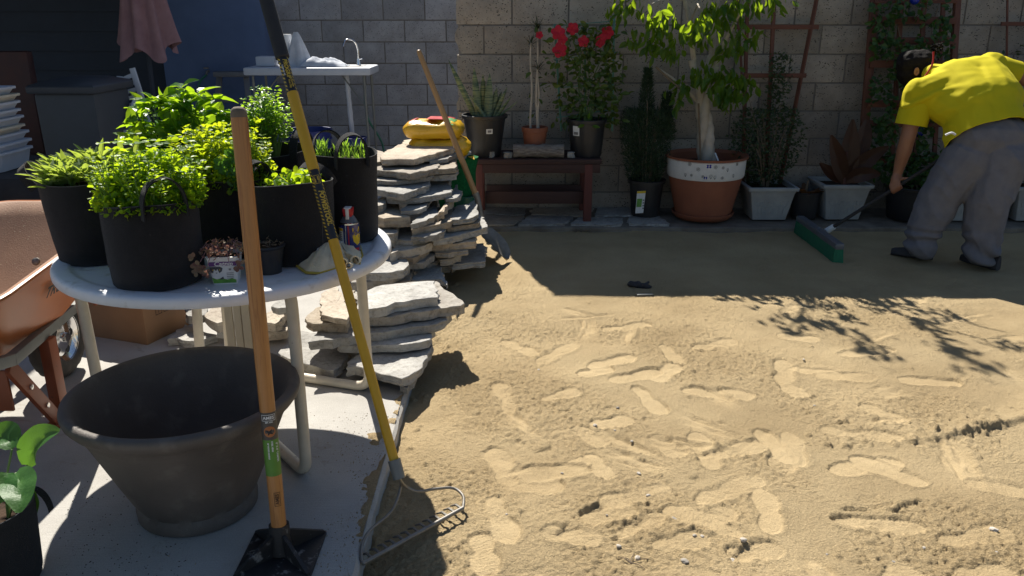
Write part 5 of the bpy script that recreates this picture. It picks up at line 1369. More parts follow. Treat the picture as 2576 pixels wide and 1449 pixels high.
# front bag with clover
b2 = grow_bag('black felt grow bag of small leafed clover at the front with an upright handle', (-1.165, 2.605), .142, .152, .275, ((-50, .125, .04, .066),), seed=2, sq=.02, soil=.9)
def mound(mb, N, r_, z0, z1, ln, wd, up=.2, prof=ROUND, bias=None, drop=0.0, seed=0):
    rg = np.random.default_rng(seed + 100)
    a = rg.uniform(0, 6.28, N); q = np.sqrt(rg.random(N)); zz = z0 + (z1 - z0) * rg.random(N) ** .7 * (1 - (q * .85) ** 2.2)
    p = np.stack([q * r_ * np.cos(a), q * r_ * np.sin(a), zz], 1)
    if bias is not None: p = p + np.array(bias) * (zz - z0)[:, None]
    d = rand_dirs(N, up, rg) + np.stack([np.cos(a), np.sin(a), np.zeros(N)], 1) * .3
    nn = rand_dirs(N, .7, rg)
    leaf_batch(mb, p, d, nn, rg.uniform(ln[0], ln[1], N), rg.uniform(wd[0], wd[1], N), .12, .12, prof)
mb = MB(); mound(mb, 2900, .162, .25, .42, (.012, .024), (.009, .018), seed=1, bias=(.1, .35, 0)); mound(mb, 500, .17, .255, .30, (.012, .02), (.009, .015), seed=2)
for k in range(60):
    c = np.array([random.uniform(-.1, .16), random.uniform(-.08, .14), random.uniform(.33, .47)])
    aa = np.array([0, 2.1, 4.2]) + random.random(); d = np.stack([np.cos(aa), np.sin(aa), np.full(3, .15)], 1)
    leaf_batch(mb, np.tile(c, (3, 1)), d, np.tile([0, 0, 1.], (3, 1)) + RNG.normal(size=3) * .55, .024, .019, .15, .15, ROUND)
sprigs(b2, mb, 46, .15, .34, .09, 3); part(b2, 'leaves', mb, L['clover'], smooth=False); stems(b2, 120, .12, .16, .24, .43, .0012, M['green_stem'])
# middle bag, oregano
b3 = grow_bag('black felt grow bag of bright yellow green oregano behind the catnip pot', (-1.03, 2.98), .140, .158, .285, ((-38, .10, .15, .06),), seed=3, soil=.9)
mb = MB(); mound(mb, 2900, .165, .25, .42, (.012, .023), (.009, .017), seed=3)
for k in range(90):
    c = np.array([random.uniform(-.17, .10), random.uniform(-.14, .12), random.uniform(.36, .47)]); aa = np.array([0, 3.14, 1.57, 4.71]) + random.random(); d = np.stack([np.cos(aa), np.sin(aa), np.full(4, .35)], 1)
    leaf_batch(mb, np.tile(c, (4, 1)), d + RNG.normal(size=3) * .4, np.tile([0, 0, 1.], (4, 1)) + RNG.normal(size=3) * .55, .021, .015, .15, .15, ROUND)
sprigs(b3, mb, 46, .15, .36, .09, 4); part(b3, 'leaves', mb, L['oregano'], smooth=False); stems(b3, 110, .12, .16, .24, .45, .0012, M['green_stem'])
mb = MB()
for (px, py) in ((585, 395), (600, 440), (615, 430), (575, 425), (590, 470), (560, 415)):
    q = np.array(P(px, py, 2.84) - b3.location); n_ = 5; aa = RNG.uniform(0, 6.28, n_); leaf_batch(mb, np.tile(q, (n_, 1)), np.stack([np.cos(aa), -np.abs(np.sin(aa)) * .4, np.sin(aa)], 1), np.tile([0, -1, .6], (n_, 1)), .034, .024, .1, .12, ROUND)
part(b3, 'mint_sprig', mb, L['bean'], smooth=False)
# big basil at the back
b7 = grow_bag('black felt grow bag of big leafed basil at the back of the table', (-1.32, 3.28), .140, .160, .29, ((150, .09, .4), (10, .09, .4)), seed=4)
mb = MB(); rg = np.random.default_rng(77)
N = 560; th = rg.uniform(0, 6.28, N); u = rg.random(N) ** .6; ph = np.arccos(rg.uniform(-.1, 1, N))
rad = .20 * u
p = np.stack([rad * np.sin(ph) * np.cos(th) * 1.18 + .02, rad * np.sin(ph) * np.sin(th), .30 + (rad * np.cos(ph)) * 1.22], 1)
d = p - np.array([.02, 0, .24]); d = d / np.linalg.norm(d, axis=1, keepdims=True); d[:, 2] = d[:, 2] * .3; d += rg.normal(size=(N, 3)) * .45
leaf_batch(mb, p, d, np.tile([0, 0, 1.], (N, 1)) + rg.normal(size=(N, 3)) * .35, rg.uniform(.042, .075, N), rg.uniform(.030, .050, N), .25, .2)
for (px, py) in ((455, 225), (540, 250), (400, 260), (375, 265), (500, 240), (350, 275), (560, 285), (470, 260), (430, 275), (595, 300), (345, 315), (480, 285)):
    q = np.array(P(px, py, 3.24) - b7.location); n_ = 7; aa = np.linspace(0, 6.28, n_, endpoint=False) + random.random(); e = rg.uniform(-.2, .7, n_)
    leaf_batch(mb, np.tile(q, (n_, 1)) + rg.normal(size=(n_, 3)) * .006, np.stack([np.cos(aa) * np.cos(e), np.sin(aa) * np.cos(e), np.sin(e)], 1), np.tile([0, 0, 1.], (n_, 1)) + rg.normal(size=(n_, 3)) * .3, rg.uniform(.055, .092, n_), rg.uniform(.034, .054, n_), .3, .2)
part(b7, 'leaves', mb, L['basil'], smooth=False); stems(b7, 46, .06, .18, .24, .52, .0035, M['green_stem'])
# right of the tamper, front
b4 = grow_bag('black felt grow bag with a few low shoots behind the small black pot', (-.785, 2.885), .142, .150, .285, ((60, .07, -.6), (170, .08, -.3)), seed=5, soil=.90)
mb = MB(); mound(mb, 90, .11, .265, .30, (.03, .045), (.016, .024), seed=9)
for (px, py) in ((745, 462), (765, 445), (772, 436), (700, 468), (730, 470), (755, 455)):
    q = np.array(P(px, py, 2.86) - b4.location); n_ = 5; aa = RNG.uniform(0, 6.28, n_); leaf_batch(mb, np.tile(q, (n_, 1)), np.stack([np.cos(aa), np.sin(aa), RNG.uniform(.1, .8, n_)], 1), np.tile([0, 0, 1.], (n_, 1)), .036, .02, .15, .2)
part(b4, 'leaves', mb, L['clover'], smooth=False); stems(b4, 14, .08, .1, .25, .31, .002, M['green_stem'])
# lavender at the right edge
b5 = grow_bag('tall black felt grow bag of lavender at the right table edge', (-.655, 3.16), .128, .138, .335, ((-62, .125, .15, .060), (120, .10, .3, .06)), seed=6, soil=.9)
mb = MB()
for i in range(22):
    a = random.uniform(0, 6.28); r_ = math.sqrt(random.random()) * .105; c = np.array([r_ * math.cos(a), r_ * math.sin(a), .29]); n_ = 16
    z = np.linspace(0, random.uniform(.03, .075), n_); aa = RNG.uniform(0, 6.28, n_)
    leaf_batch(mb, c + np.stack([0 * z, 0 * z, z], 1), np.stack([np.cos(aa) * .45, np.sin(aa) * .45, np.ones(n_)], 1), np.stack([-np.cos(aa), -np.sin(aa), np.ones(n_)], 1), RNG.uniform(.025, .045, n_), .0048, .1, .1, NARROW)
part(b5, 'leaves', mb, L['lavender'], smooth=False); stems(b5, 40, .1, .105, .28, .36, .0018, M['green_stem'])
# parsley at the back
b6 = grow_bag('black felt grow bag of leafy parsley behind the wooden handle', (-.965, 3.345), .128, .140, .315, ((-20, .12, .0, .065), (-120, .09, .4, .05)), seed=7, back_dip=.02)
mb = MB(); stem_b = MB()
for i in range(64):
    a = random.uniform(0, 6.28); r_ = random.random() ** .5
    tip_ = Vector((r_ * .10 * math.cos(a) - .035, r_ * .13 * math.sin(a), random.uniform(.36, .50) + .07 * math.exp(-((r_ * math.cos(a) - .2) / .4) ** 2)))
    base = Vector((tip_.x * .3, tip_.y * .3, .27)); mid = base.lerp(tip_, .6) + Vector((0, 0, .03)); stem_b.tube([base, mid, tip_], [.0022, .0018, .0012], 5)
    for f in (.45, .6, .75, .88, 1.0):
        q = np.array(base.lerp(mid, f / .6) if f < .6 else mid.lerp(tip_, (f - .6) / .4)); n_ = 7 if f > .5 else 4; aa = RNG.uniform(0, 6.28, n_); out = RNG.uniform(.008, .028, n_)
        pp = q + np.stack([np.cos(aa) * out, np.sin(aa) * out, RNG.uniform(-.005, .012, n_)], 1)
        leaf_batch(mb, pp, np.stack([np.cos(aa), np.sin(aa), RNG.uniform(-.1, .6, n_)], 1), np.tile([0, 0, 1.], (n_, 1)) + RNG.normal(size=(n_, 3)) * .4, RNG.uniform(.013, .024, n_), RNG.uniform(.007, .014, n_), .2, .2, [(0, .1), (.4, .75), (.7, 1.0), (1, .2)])
part(b6, 'leaves', mb, L['parsley'], smooth=False); o = part(b6, 'stems', stem_b, M['green_stem']); o['kind'] = 'stuff'

# ================================================================== SMALL THINGS ON THE TABLE
# catnip pot
c = G(572, 706, TT); c.z = TT
t_ = thing('catnip_pot', 'small square white catnip pot printed with a cat, faded pinkish plant spilling over', 'plant', c, R(9))
mb = MB()
def sqr(w_, z, r_=.008):
    o = []
    for cx, cy, a0 in ((1, 1, 0), (-1, 1, 90), (-1, -1, 180), (1, -1, 270)):
        for a in (0, 30, 60, 90): o.append(Vector((cx * (w_ / 2 - r_) + r_ * math.cos(R(a0 + a)), cy * (w_ / 2 - r_) + r_ * math.sin(R(a0 + a)), z)))
    return o
W0, W1, HH = .076, .100, .092
rings = [sqr(W0, 0), sqr(lerp(W0, W1, .5), HH * .5), sqr(W1, HH), sqr(W1 + .004, HH + .002), sqr(W1 - .004, HH + .003), sqr(W1 - .006, HH - .012)]
mb.grid([r_ + [r_[0]] for r_ in rings]); mb.add(rings[0], [tuple(reversed(range(16)))]); pt = part(t_, 'pot', mb, M['label_white'])
mb = MB(); mb.add(sqr(W1 - .006, HH - .010), [tuple(range(16))]); part(t_, 'soil', mb, M['soil'])
def face_pt(u, z, off=.0012): ww = lerp(W0, W1, z / HH); return Vector((u * ww, -ww / 2 - off, z))
def fprint(pts, m_, name, off=.0012):
    mb = MB(); mb.add([face_pt(u, z * HH, off) for u, z in pts], [tuple(range(len(pts)))]); return part(pt, name, mb, m_, smooth=False)
fprint([(-.46, .70), (.46, .70), (.46, .86), (-.46, .86)], M['purple'], 'band')
tx = text_mb('Catnip', .021, .0003, .25); mapv(tx, lambda v: face_pt(v.x / .09 + .02, .78 * HH + v.y, .0022)); part(pt, 'lettering', tx, M['label_white'], smooth=False)
fprint([(-.46, .05), (.46, .05), (.46, .16), (.3, .22), (.1, .18), (-.1, .24), (-.3, .2), (-.46, .27)], M['leaf_print'], 'leaf_picture')
fprint([(-.46, .68), (-.10, .68), (-.02, .62), (-.06, .50), (-.16, .44), (-.20, .60), (-.26, .52), (-.32, .60), (-.38, .44), (-.46, .48)], M['cat_dark'], 'cat_head', .0013)
fprint([(-.18, .22), (-.04, .30), (-.02, .22), (-.1, .18)], M['cat_dark'], 'cat_back', .0013)
for u in (-.36, -.13): fprint([(u - .028, .56), (u, .585), (u + .028, .56), (u, .535)], M['can_yellow'], 'cat_eye', .0018)
fprint([(-.29, .46), (-.22, .46), (-.255, .42)], M['label_black'], 'cat_nose', .0018)
for k in range(4): fprint([(.10, .44 - k * .065), (.36, .44 - k * .065), (.36, .415 - k * .065), (.10, .415 - k * .065)], M['label_grey'], 'print_line')
fprint([(.19, .53), (.27, .53), (.27, .60), (.19, .60)], M['label_grey'], 'print_line')
mb = MB(); N = 150; a = RNG.uniform(0, 6.28, N); r_ = RNG.random(N) ** .5 * .085
pp = np.stack([r_ * np.cos(a), r_ * np.sin(a), .098 + .045 * RNG.random(N) * (1 - (r_ / .1) ** 2)], 1); leaf_batch(mb, pp, rand_dirs(N, .1), rand_dirs(N, .6), RNG.uniform(.010, .018, N), RNG.uniform(.008, .014, N), .2, .2, ROUND)
for (x, z) in ((-.065, .06), (-.08, .05), (-.05, .045), (-.07, .075), (.05, .06), (.058, .075), (-.09, .08), (-.085, .1)):
    n_ = 4; aa = RNG.uniform(0, 6.28, n_); leaf_batch(mb, np.tile([x, -.055, z], (n_, 1)), np.stack([np.cos(aa), np.full(n_, -.3), np.sin(aa) - .2], 1), np.tile([0, -1, .3], (n_, 1)), .017, .013, .2, .15, ROUND)
part(t_, 'leaves', mb, L['catnip'], smooth=False)
mb = MB()
for i in range(16):
    a = random.uniform(0, 6.28); r_ = random.uniform(.05, .09); mb.tube([Vector((.02 * math.cos(a), .02 * math.sin(a), .085)), Vector((.6 * r_ * math.cos(a), .6 * r_ * math.sin(a), .13)), Vector((r_ * math.cos(a), r_ * math.sin(a), random.uniform(.06, .12)))], .0013, 5)
o = part(t_, 'stems', mb, M['umbrella']); o['kind'] = 'stuff'
# small black pot with dry roots
c = G(668, 695, TT); c.y += .05; t_ = thing('nursery_pot', 'small round black nursery pot of dry soil partly behind the wooden handle', 'pot', c)
pot(t_, .042, .054, .098, M['black_plastic'], .9, lip=.004, liph=.012)
mb = MB()
for i in range(46):
    a = random.uniform(0, 6.28); r_ = random.uniform(.0, .05); q = Vector((r_ * math.cos(a), r_ * math.sin(a), .095 + random.uniform(0, .012))); d = Vector((random.uniform(-1, 1), random.uniform(-1, 1), random.uniform(-.2, .5))).normalized() * random.uniform(.01, .028); mb.tube([q, q + d], .0012, 4)
o = part(t_, 'dry_roots', mb, M['twig']); o['kind'] = 'stuff'
# spray can
c = G(879, 622, TT); c.z = TT; c.y = 2.93
CX, CY = c.x, c.y
c.x = P(879, 580, 2.93).x
t_ = thing('spray_can', 'blue and yellow spray can with red and grey nozzle cap', 'can', c)
rc, hc = .036, .118
mb = MB(); mb.lathe([(rc * .92, 0), (rc, .004), (rc, hc)], 40, caps=True); body = part(t_, 'body', mb, M['can_blue'])
for z0 in (.001, hc - .001):
    mb = MB(); mb.lathe([(rc - .003, z0 + .006), (rc + .002, z0 + .004), (rc + .0025, z0), (rc - .001, z0 - .003)], 40, caps=False); part(t_, 'rim', mb, M['chrome'])
mb = MB(); mb.lathe([(rc - .002, hc), (rc - .008, hc + .012), (.020, hc + .024), (.016, hc + .028)], 32); part(t_, 'shoulder', mb, M['grey_plastic'])
mb = MB(); mb.box((0, 0, hc + .040), (.038, .040, .032), ch=.005, taper=.8); cap = part(t_, 'cap', mb, M['red_plastic'])
mb = MB(); mb.box((0, -.0215, hc + .036), (.012, .006, .040), ch=.002); mb.box((0, -.004, hc + .0565), (.024, .034, .004), ch=.0015); part(cap, 'nozzle', mb, M['label_white'])
def can_print(a0, a1, z0, z1, m_, name, off=.0008):
    return stickr(t_, body, rc, z0, z1, R(a0), R(a1), m_, name, off=off)
can_print(-178, -116, .040, .105, M['label_white'], 'text_panel'); can_print(-175, -118, .094, .104, M['can_yellow'], 'panel_head', .0012)
for k in range(6): can_print(-172, -126, .086 - k * .007, .089 - k * .007, M['label_grey'], 'print_line', .0012)
mb = MB()
pts = [(a, z) for a, z in ((-62, .106), (-12, .106), (-6, .090), (-6, .06), (-14, .045), (-36, .040), (-58, .055), (-62, .07))]
mb.add([Vector(((rc + .001) * math.cos(R(a)), (rc + .001) * math.sin(R(a)), z)) for a, z in pts] + [Vector(((rc + .001) * math.cos(R(-34)), (rc + .001) * math.sin(R(-34)), .075))], [(i, (i + 1) % 8, 8) for i in range(8)]); part(body, 'shield', mb, M['can_yellow'], smooth=False)
tx = text_mb('WD-40', .024, .0012, 0, .75); mapv(tx, lambda v: Vector(((rc + .002) * math.cos(R(-36) + v.x / rc), (rc + .002) * math.sin(R(-36) + v.x / rc), .086 + v.y))); part(body, 'lettering', tx, M['can_blue'], smooth=False)
can_print(-56, -20, .018, .030, M['red_plastic'], 'red_strip'); can_print(-106, -98, .004, hc - .004, M['chrome'], 'seam'); can_print(-88, -82, .004, hc - .004, M['red_plastic'], 'straw', .002)
# glove
g0 = G(828, 655, TT)
t_ = thing('work_glove', 'crumpled cream cotton work glove with yellow stitching on the table', 'glove', (g0.x, g0.y, TT))
def gq(px, py, z=0): q = G(px, py, TT + z); return Vector((q.x - g0.x, q.y - g0.y, z))
outl = [gq(746, 672), gq(752, 655), gq(775, 632), (gq(805, 612)), gq(840, 601), gq(880, 604), gq(905, 622), gq(912, 648), gq(905, 672), gq(885, 664), gq(870, 672), gq(840, 682), gq(805, 692), gq(770, 690)]
cen_ = sum(outl, Vector((0, 0, 0))) / len(outl)
rows = []
for k, s in enumerate((0, .25, .5, .75, .92, 1.0)):
    row = []
    for i in range(len(outl) * 4):
        f = i / 4; a = outl[int(f) % len(outl)]; b = outl[(int(f) + 1) % len(outl)]; p = a.lerp(b, f - int(f)); q = cen_.lerp(p, s)
        hgt = .052 * (1 - s ** 2.2) ** .8 + .004 + (.022 * mnoise.noise(q * 24) + .014 * mnoise.noise(q * 60)) * (1 - s ** 4) + .026 * max(0, math.sin((q.x * .6 - q.y * 1.3) * 46)) ** 2 * (1 - s * s)
        row.append(Vector((q.x, q.y, max(.002, hgt))))
    rows.append(row + [row[0]])
mb = MB(); mb.grid(rows); part(t_, 'body', mb, M['glove'], deg=80)
mb = MB(); mb.tube([v + Vector((0, 0, .002)) for v in rows[-1]], .0048, 6, caps=False); part(t_, 'stitching', mb, M['glove_trim'])
mb = MB(); fold = [cen_.lerp(outl[1], .95) + Vector((0, 0, .02)), cen_.lerp(outl[2], .5) + Vector((0, 0, .05)), cen_ + Vector((.01, .02, .068)), cen_.lerp(outl[5], .5) + Vector((0, 0, .05))]; mb.tube(bend(fold, .03), .0035, 6); part(t_, 'stitching', mb, M['glove_trim'])
mb = MB(); rows = []
for i in range(9):
    t = i / 8; q = gq(lerp(800, 880, t), lerp(668, 640, t)); rows.append([q + Vector((0, -.035, .012 + .01 * math.sin(t * 9))), q + Vector((0, -.01, .055 + .008 * math.sin(t * 12))), q + Vector((0, .02, .062 + .006 * math.sin(t * 7)))])
mb.grid(rows); part(t_, 'palm_patch', mb, M['glove_white'], deg=80)
for (px, py, r_) in ((865, 660, .014), (878, 668, .010), (895, 655, .016)):
    q = gq(px, py, .02); mb = MB(); mb.lathe([(r_, -.03), (r_ * 1.05, 0), (r_ * 1.1, .012), (r_ * .8, .012), (r_ * .7, 0)], 14, c=q, caps=False, rot=Matrix.Rotation(R(75), 3, 'X')); part(t_, 'finger_cuff', mb, M['glove'])

# ================================================================== TAMPER
tb = Vector((-.700, 2.135, .0))
t_ = thing('tamper', 'square black iron tamper with orange brown wooden handle standing on the slab', 'tamper', tb)
mb = MB(); mb.box((0, 0, .006), (.225, .225, .012), ch=.002); plate = part(t_, 'plate', mb, M['black_iron'])
for ang in (45, 135, 225, 315):
    a = R(ang); d = Vector((math.cos(a), math.sin(a), 0)); s = Vector((-math.sin(a), math.cos(a), 0)) * .006; mb = MB()
    A = [d * .015 + Vector((0, 0, .012)), d * .150 + Vector((0, 0, .012)), d * .150 + Vector((0, 0, .018)), d * .03 + Vector((0, 0, .082)), d * .015 + Vector((0, 0, .082))]
    mb.add([p + s for p in A] + [p - s for p in A], [(0, 1, 2, 3, 4), (9, 8, 7, 6, 5)] + [(i, i + 5, (i + 1) % 5 + 5, (i + 1) % 5) for i in range(5)]); part(t_, 'web', mb, M['black_iron'])
ht = Vector((-.745, 2.29, 1.325)) - tb; hb = Vector((.0, 0, .05)); ax = (ht - hb).normalized()
mb = MB(); mb.tube([Vector((0, 0, .012)), ax * .105], [.034, .030], 24); part(t_, 'socket', mb, M['black_iron'])
q = ax.to_track_quat('Z', 'Y').to_matrix(); Lh = (ht - hb).length
root = thing('handle_root', '', '')
for k in ('label', 'category'):
    if k in root: del root[k]
bpy.data.objects.remove(root)
mb = MB(); rh = .0225
mb.lathe([(rh * .95, 0), (rh, .06), (rh, Lh - .04), (rh * .97, Lh - .02), (rh * .8, Lh - .007), (rh * .45, Lh - .001), (.0005, Lh)], 32, caps=False)
hd = part(t_, 'handle', mb, M['ash']); hd.location = hb; hd.rotation_euler = q.to_euler()
mb = MB(); mb.lathe([(rh * .99, Lh - .028), (rh * .93, Lh - .014), (rh * .82, Lh - .006), (rh * .47, Lh + .0002), (.0005, Lh + .001)], 32, caps=False, wob=lambda a, z, i: 1 + (.02 if i < 3 else .03)); part(hd, 'worn_tip', mb, M['twig'])
# label wrap: find angle facing the camera
inv = q.inverted(); view = inv @ (Vector((0, 0, CAMH)) - (tb + Vector((0, 0, .3)))); VA = math.atan2(view.y, view.x)
def wrap(u, z, off=.0006): a = VA + u / rh; return Vector(((rh + off) * math.cos(a), (rh + off) * math.sin(a), z))
def wpatch(u0, u1, z0, z1, m_, name, off=.0006, par=None):
    mb = MB(); mb.grid([[wrap(u, z, off) for u in np.linspace(u0, u1, 12)] for z in (z0, z1)]); return part(par or hd, name, mb, m_)
lab = wpatch(-.048, .048, .220, .355, M['label_green'], 'label'); wpatch(-.048, .048, .333, .417, M['label_dark'], 'label', .0007)
def wtext(s, size, u, z, m_, rot=0, bold=.0003, off=.0016, sx=1.0, shear=0.0, r_=None, par=None):
    tx = text_mb(s, size, bold, shear, sx)
    if rot: mapv(tx, lambda v: Vector((v.y, -v.x, 0)) if rot > 0 else Vector((-v.y, v.x, 0)))
    mapv(tx, lambda v: wrap(u + v.x, z + v.y, off)); part(par or hd, 'lettering', tx, m_, smooth=False)
def wframe(u0, u1, z0, z1, t, m_):
    mb = MB()
    for (a, b, c, d) in ((u0, u1, z1 - t, z1), (u0, u1, z0, z0 + t), (u0, u0 + t, z0, z1), (u1 - t, u1, z0, z1)): mb.grid([[wrap(u, z, .0015) for u in np.linspace(a, b, 8)] for z in (c, d)])
    part(hd, 'frame_line', mb, m_)
wtext('AMES', .013, 0, .401, M['label_white'], bold=.0004); wframe(-.020, .020, .392, .411, .0014, M['label_white'])
wtext('EST. 1774', .005, 0, .3875, M['label_white'])
mb = MB(); mb.add([wrap(.0 + .0165 * math.cos(a), .359 + .0165 * math.sin(a), .0014) for a in np.linspace(0, 6.28, 20)[:-1]] + [wrap(0, .359, .0014)], [(i, (i + 1) % 19, 19) for i in range(19)]); part(hd, 'picture', mb, M['copper_print'], smooth=False)
mb = MB(); mb.add([wrap(u, z, .002) for u, z in ((-.012, .366), (-.002, .361), (.006, .367), (.004, .358), (.010, .350), (.0, .353), (-.006, .347), (-.005, .356))], [tuple(range(8))]); part(hd, 'picture', mb, M['black_iron'], smooth=False)
wtext('8" X 8" TAMPER', .0085, .016, .293, M['label_white'], rot=1, bold=.0002); wtext('STEEL HEAD', .006, .003, .313, M['label_white'], rot=1); wtext('48" WOOD HANDLE', .0055, -.008, .300, M['label_white'], rot=1)
wtext('AMES', .014, .003, .147, M['burn'], rot=-1, bold=.0004); 
mb = MB()
for (a, b, c, d) in ((-.006, .012, .125, .1265), (-.006, .012, .1675, .169), (-.006, -.0045, .125, .169), (.0105, .012, .125, .169)): mb.grid([[wrap(u, z, .0012) for u in np.linspace(a, b, 6)] for z in (c, d)])
part(hd, 'frame_line', mb, M['burn'])

# ================================================================== RAKE
F0 = Pz(1002, 1195, 2.64); top = Pz(640, -110, 2.80); F0.z = max(F0.z, .12)
bl_, br_ = G(912, 1418, SAND + .035), G(1165, 1278, SAND + .035)
rb = (bl_ + br_) / 2; rb.z = SAND
t_ = thing('bow_rake', 'bow rake with yellow fibreglass handle leaning on the table, head on the sand', 'rake', rb)
ax = (top - F0).normalized(); Lr = (top - F0).length; q = ax.to_track_quat('Z', 'Y').to_matrix()
hd = thing('handle', '', ''); 
for k in ('label', 'category'):
    if k in hd: del hd[k]
bpy.data.objects.remove(hd)
r0 = .0165
mb = MB(); mb.lathe([(r0 * .93, .02), (r0 * .95, .3), (r0, .7), (r0, Lr)], 28); hd = part(t_, 'handle', mb, M['yellow']); hd.location = F0 - rb; hd.rotation_euler = q.to_euler()
inv = q.inverted(); view = inv @ (Vector((0, 0, CAMH)) - (F0 + ax * .8)); VA = math.atan2(view.y, view.x)
# where along the handle do the printed bands fall
def along(py):
    best = min(np.linspace(0, Lr, 600), key=lambda s: abs(proj_y(F0 + ax * s) - py)); return best
def proj_y(p):
    d = p.y * _c - (p.z - CAMH) * _s; v = -(p.y * _s + (p.z - CAMH) * _c); return 724.5 + FPX * v / d
s0, s1, s2, s3 = along(604), along(428), along(233), along(148)
rh = r0
def sleeve(a, b, m_, k, name): mb = MB(); mb.lathe([(r0 * k, a), (r0 * k, b)], 28, caps=False); return part(hd, name, mb, m_)
sl1 = sleeve(s0, s1, M['sleeve'], 1.035, 'printed_sleeve'); sl2 = sleeve(s2, s3, M['sleeve'], 1.035, 'printed_sleeve')
mb = MB(); mb.lathe([(r0 * 1.2, s3), (r0 * 1.42, s3 + .004), (r0 * 1.45, Lr), (r0 * 1.1, Lr + .002)], 28); part(hd, 'grip', mb, M['grip'])
mb = MB(); mb.lathe([(r0 * 1.12, s1 + .001), (r0 * 1.12, s2 - .001)], 28); part(hd, 'foam_sleeve', mb, M['yellow'])
rh = r0 * 1.045
wtext('POWERTOOL', .021, .004, lerp(s0, s1, .44), M['yellow_print'], rot=1, bold=.0010, sx=.92, shear=.12)
wtext('PROGRIP', .017, .004, lerp(s2, s3, .64), M['yellow_print'], rot=1, bold=.0007, shear=.12)
wtext('COMFORT FIT', .006, -.0075, lerp(s2, s3, .62), M['label_white'], rot=1)
wtext('Durable', .0085, .0095, lerp(s2, s3, .22), M['yellow_print'], rot=1); wtext('Non Slip', .0085, .0015, lerp(s2, s3, .20), M['yellow_print'], rot=1)
wframe(-.009, .011, lerp(s0, s1, .79), lerp(s0, s1, .91), .0016, M['yellow_print'])
mb = MB(); z0, z1 = lerp(s0, s1, .80), lerp(s0, s1, .90); mb.add([wrap(u, z, .001) for u, z in ((-.006, z0 + .002), (.008, z0 + .002), (.008, z1 - .002), (-.006, z1 - .002))], [(0, 1, 2, 3)]); part(hd, 'emblem', mb, M['yellow_print'], smooth=False)
mb = MB(); mb.tube([wrap(-.004, z1 - .004, .0012), wrap(.006, z0 + .004, .0012)], .0016, 4); part(hd, 'emblem', mb, M['label_black'], smooth=False)
for (a, b) in ((s0, s1), (s2, s3)):
    n_ = int((b - a) / .0125)
    for i in range(n_):
        z = a + (b - a) * (i + .15) / n_; dz = (b - a) / n_
        for (u0, u1) in ((-.021, -.0105), (.0155, .022)):
            mb = MB(); mb.add([wrap(u0, z + dz * .5, .0006), wrap(u1, z, .0006), wrap(u1, z + dz * .42, .0006), wrap(u0, z + dz * .92, .0006)], [(0, 1, 2, 3)]); part(hd, 'stripe', mb, M['yellow_print'], smooth=False)
F = F0 - rb
mb = MB(); mb.tube([F - ax * .012, F + ax * .05], [.0195, .021], 20); part(t_, 'ferrule', mb, M['galv'])
bl2, br2 = bl_ - rb, br_ - rb
mid = G(1000, 1300, SAND + .07) - rb
def spline(pts, n_=8):
    pts = [Vector(p) for p in pts]; out = []
    for i in range(len(pts) - 1):
        p0, p1, p2, p3 = pts[max(i - 1, 0)], pts[i], pts[i + 1], pts[min(i + 2, len(pts) - 1)]
        for k in range(n_):
            t = k / n_; out.append(.5 * ((2 * p1) + (p2 - p0) * t + (2 * p0 - 5 * p1 + 4 * p2 - p3) * t * t + (3 * p1 - p0 - 3 * p2 + p3) * t ** 3))
    out.append(pts[-1]); return out
bw1 = [F - ax * .01, G(1008, 1225, .09) - rb, G(985, 1285, .045) - rb, G(930, 1335, .02) - rb, G(910, 1375, .0) - rb, bl2]
bw2 = [F - ax * .01, G(1018, 1222, .09) - rb, G(1050, 1236, .055) - rb, G(1095, 1230, .03) - rb, G(1140, 1228, .01) - rb, G(1165, 1248, .0) - rb, br2]
for b_ in (bw1, bw2): mb = MB(); mb.tube(spline(b_, 7), .0050, 10); part(t_, 'bow', mb, M['steel'])
mb = MB(); mb.tube([bl2, br2], .0070, 10, up=(0, 0, 1)); part(t_, 'bar', mb, M['steel'])
dv = (br2 - bl2); side = Vector((-dv.y, dv.x, 0)).normalized()
for i in range(14):
    p = bl2.lerp(br2, (i + .2) / 13.4); mb = MB(); mb.tube([p, p + side * .03 + Vector((0, 0, .002)), p + side * .058 + Vector((0, 0, -.016))], [.005, .0045, .0025], 7); part(t_, 'tine', mb, M['steel'])

# ================================================================== BIG RESIN POT
c = Vector((-1.05, 2.41, 0)); t_ = thing('planter', 'large empty grey brown resin planter in front of the table', 'planter', c)
def flut(a, z, i): return 1 + (.016 * math.cos(a * 11) * math.sin(math.pi * min(1, max(0, z / .34))) if i in (4, 5, 6, 7) else 0)
mb = MB(); mb.lathe([(.175, .0), (.19, .006), (.192, .035), (.182, .05), (.196, .075), (.232, .16), (.270, .25), (.305, .33), (.313, .345), (.317, .350), (.322, .366), (.330, .372), (.345, .384), (.357, .400), (.361, .415), (.357, .428), (.345, .434), (.330, .428), (.318, .410), (.30, .36), (.25, .22), (.185, .06), (.1, .03), (.0005, .03)], 88, wob=flut, caps=False)
part(t_, 'shell', mb, M['pot_brown'], deg=60)

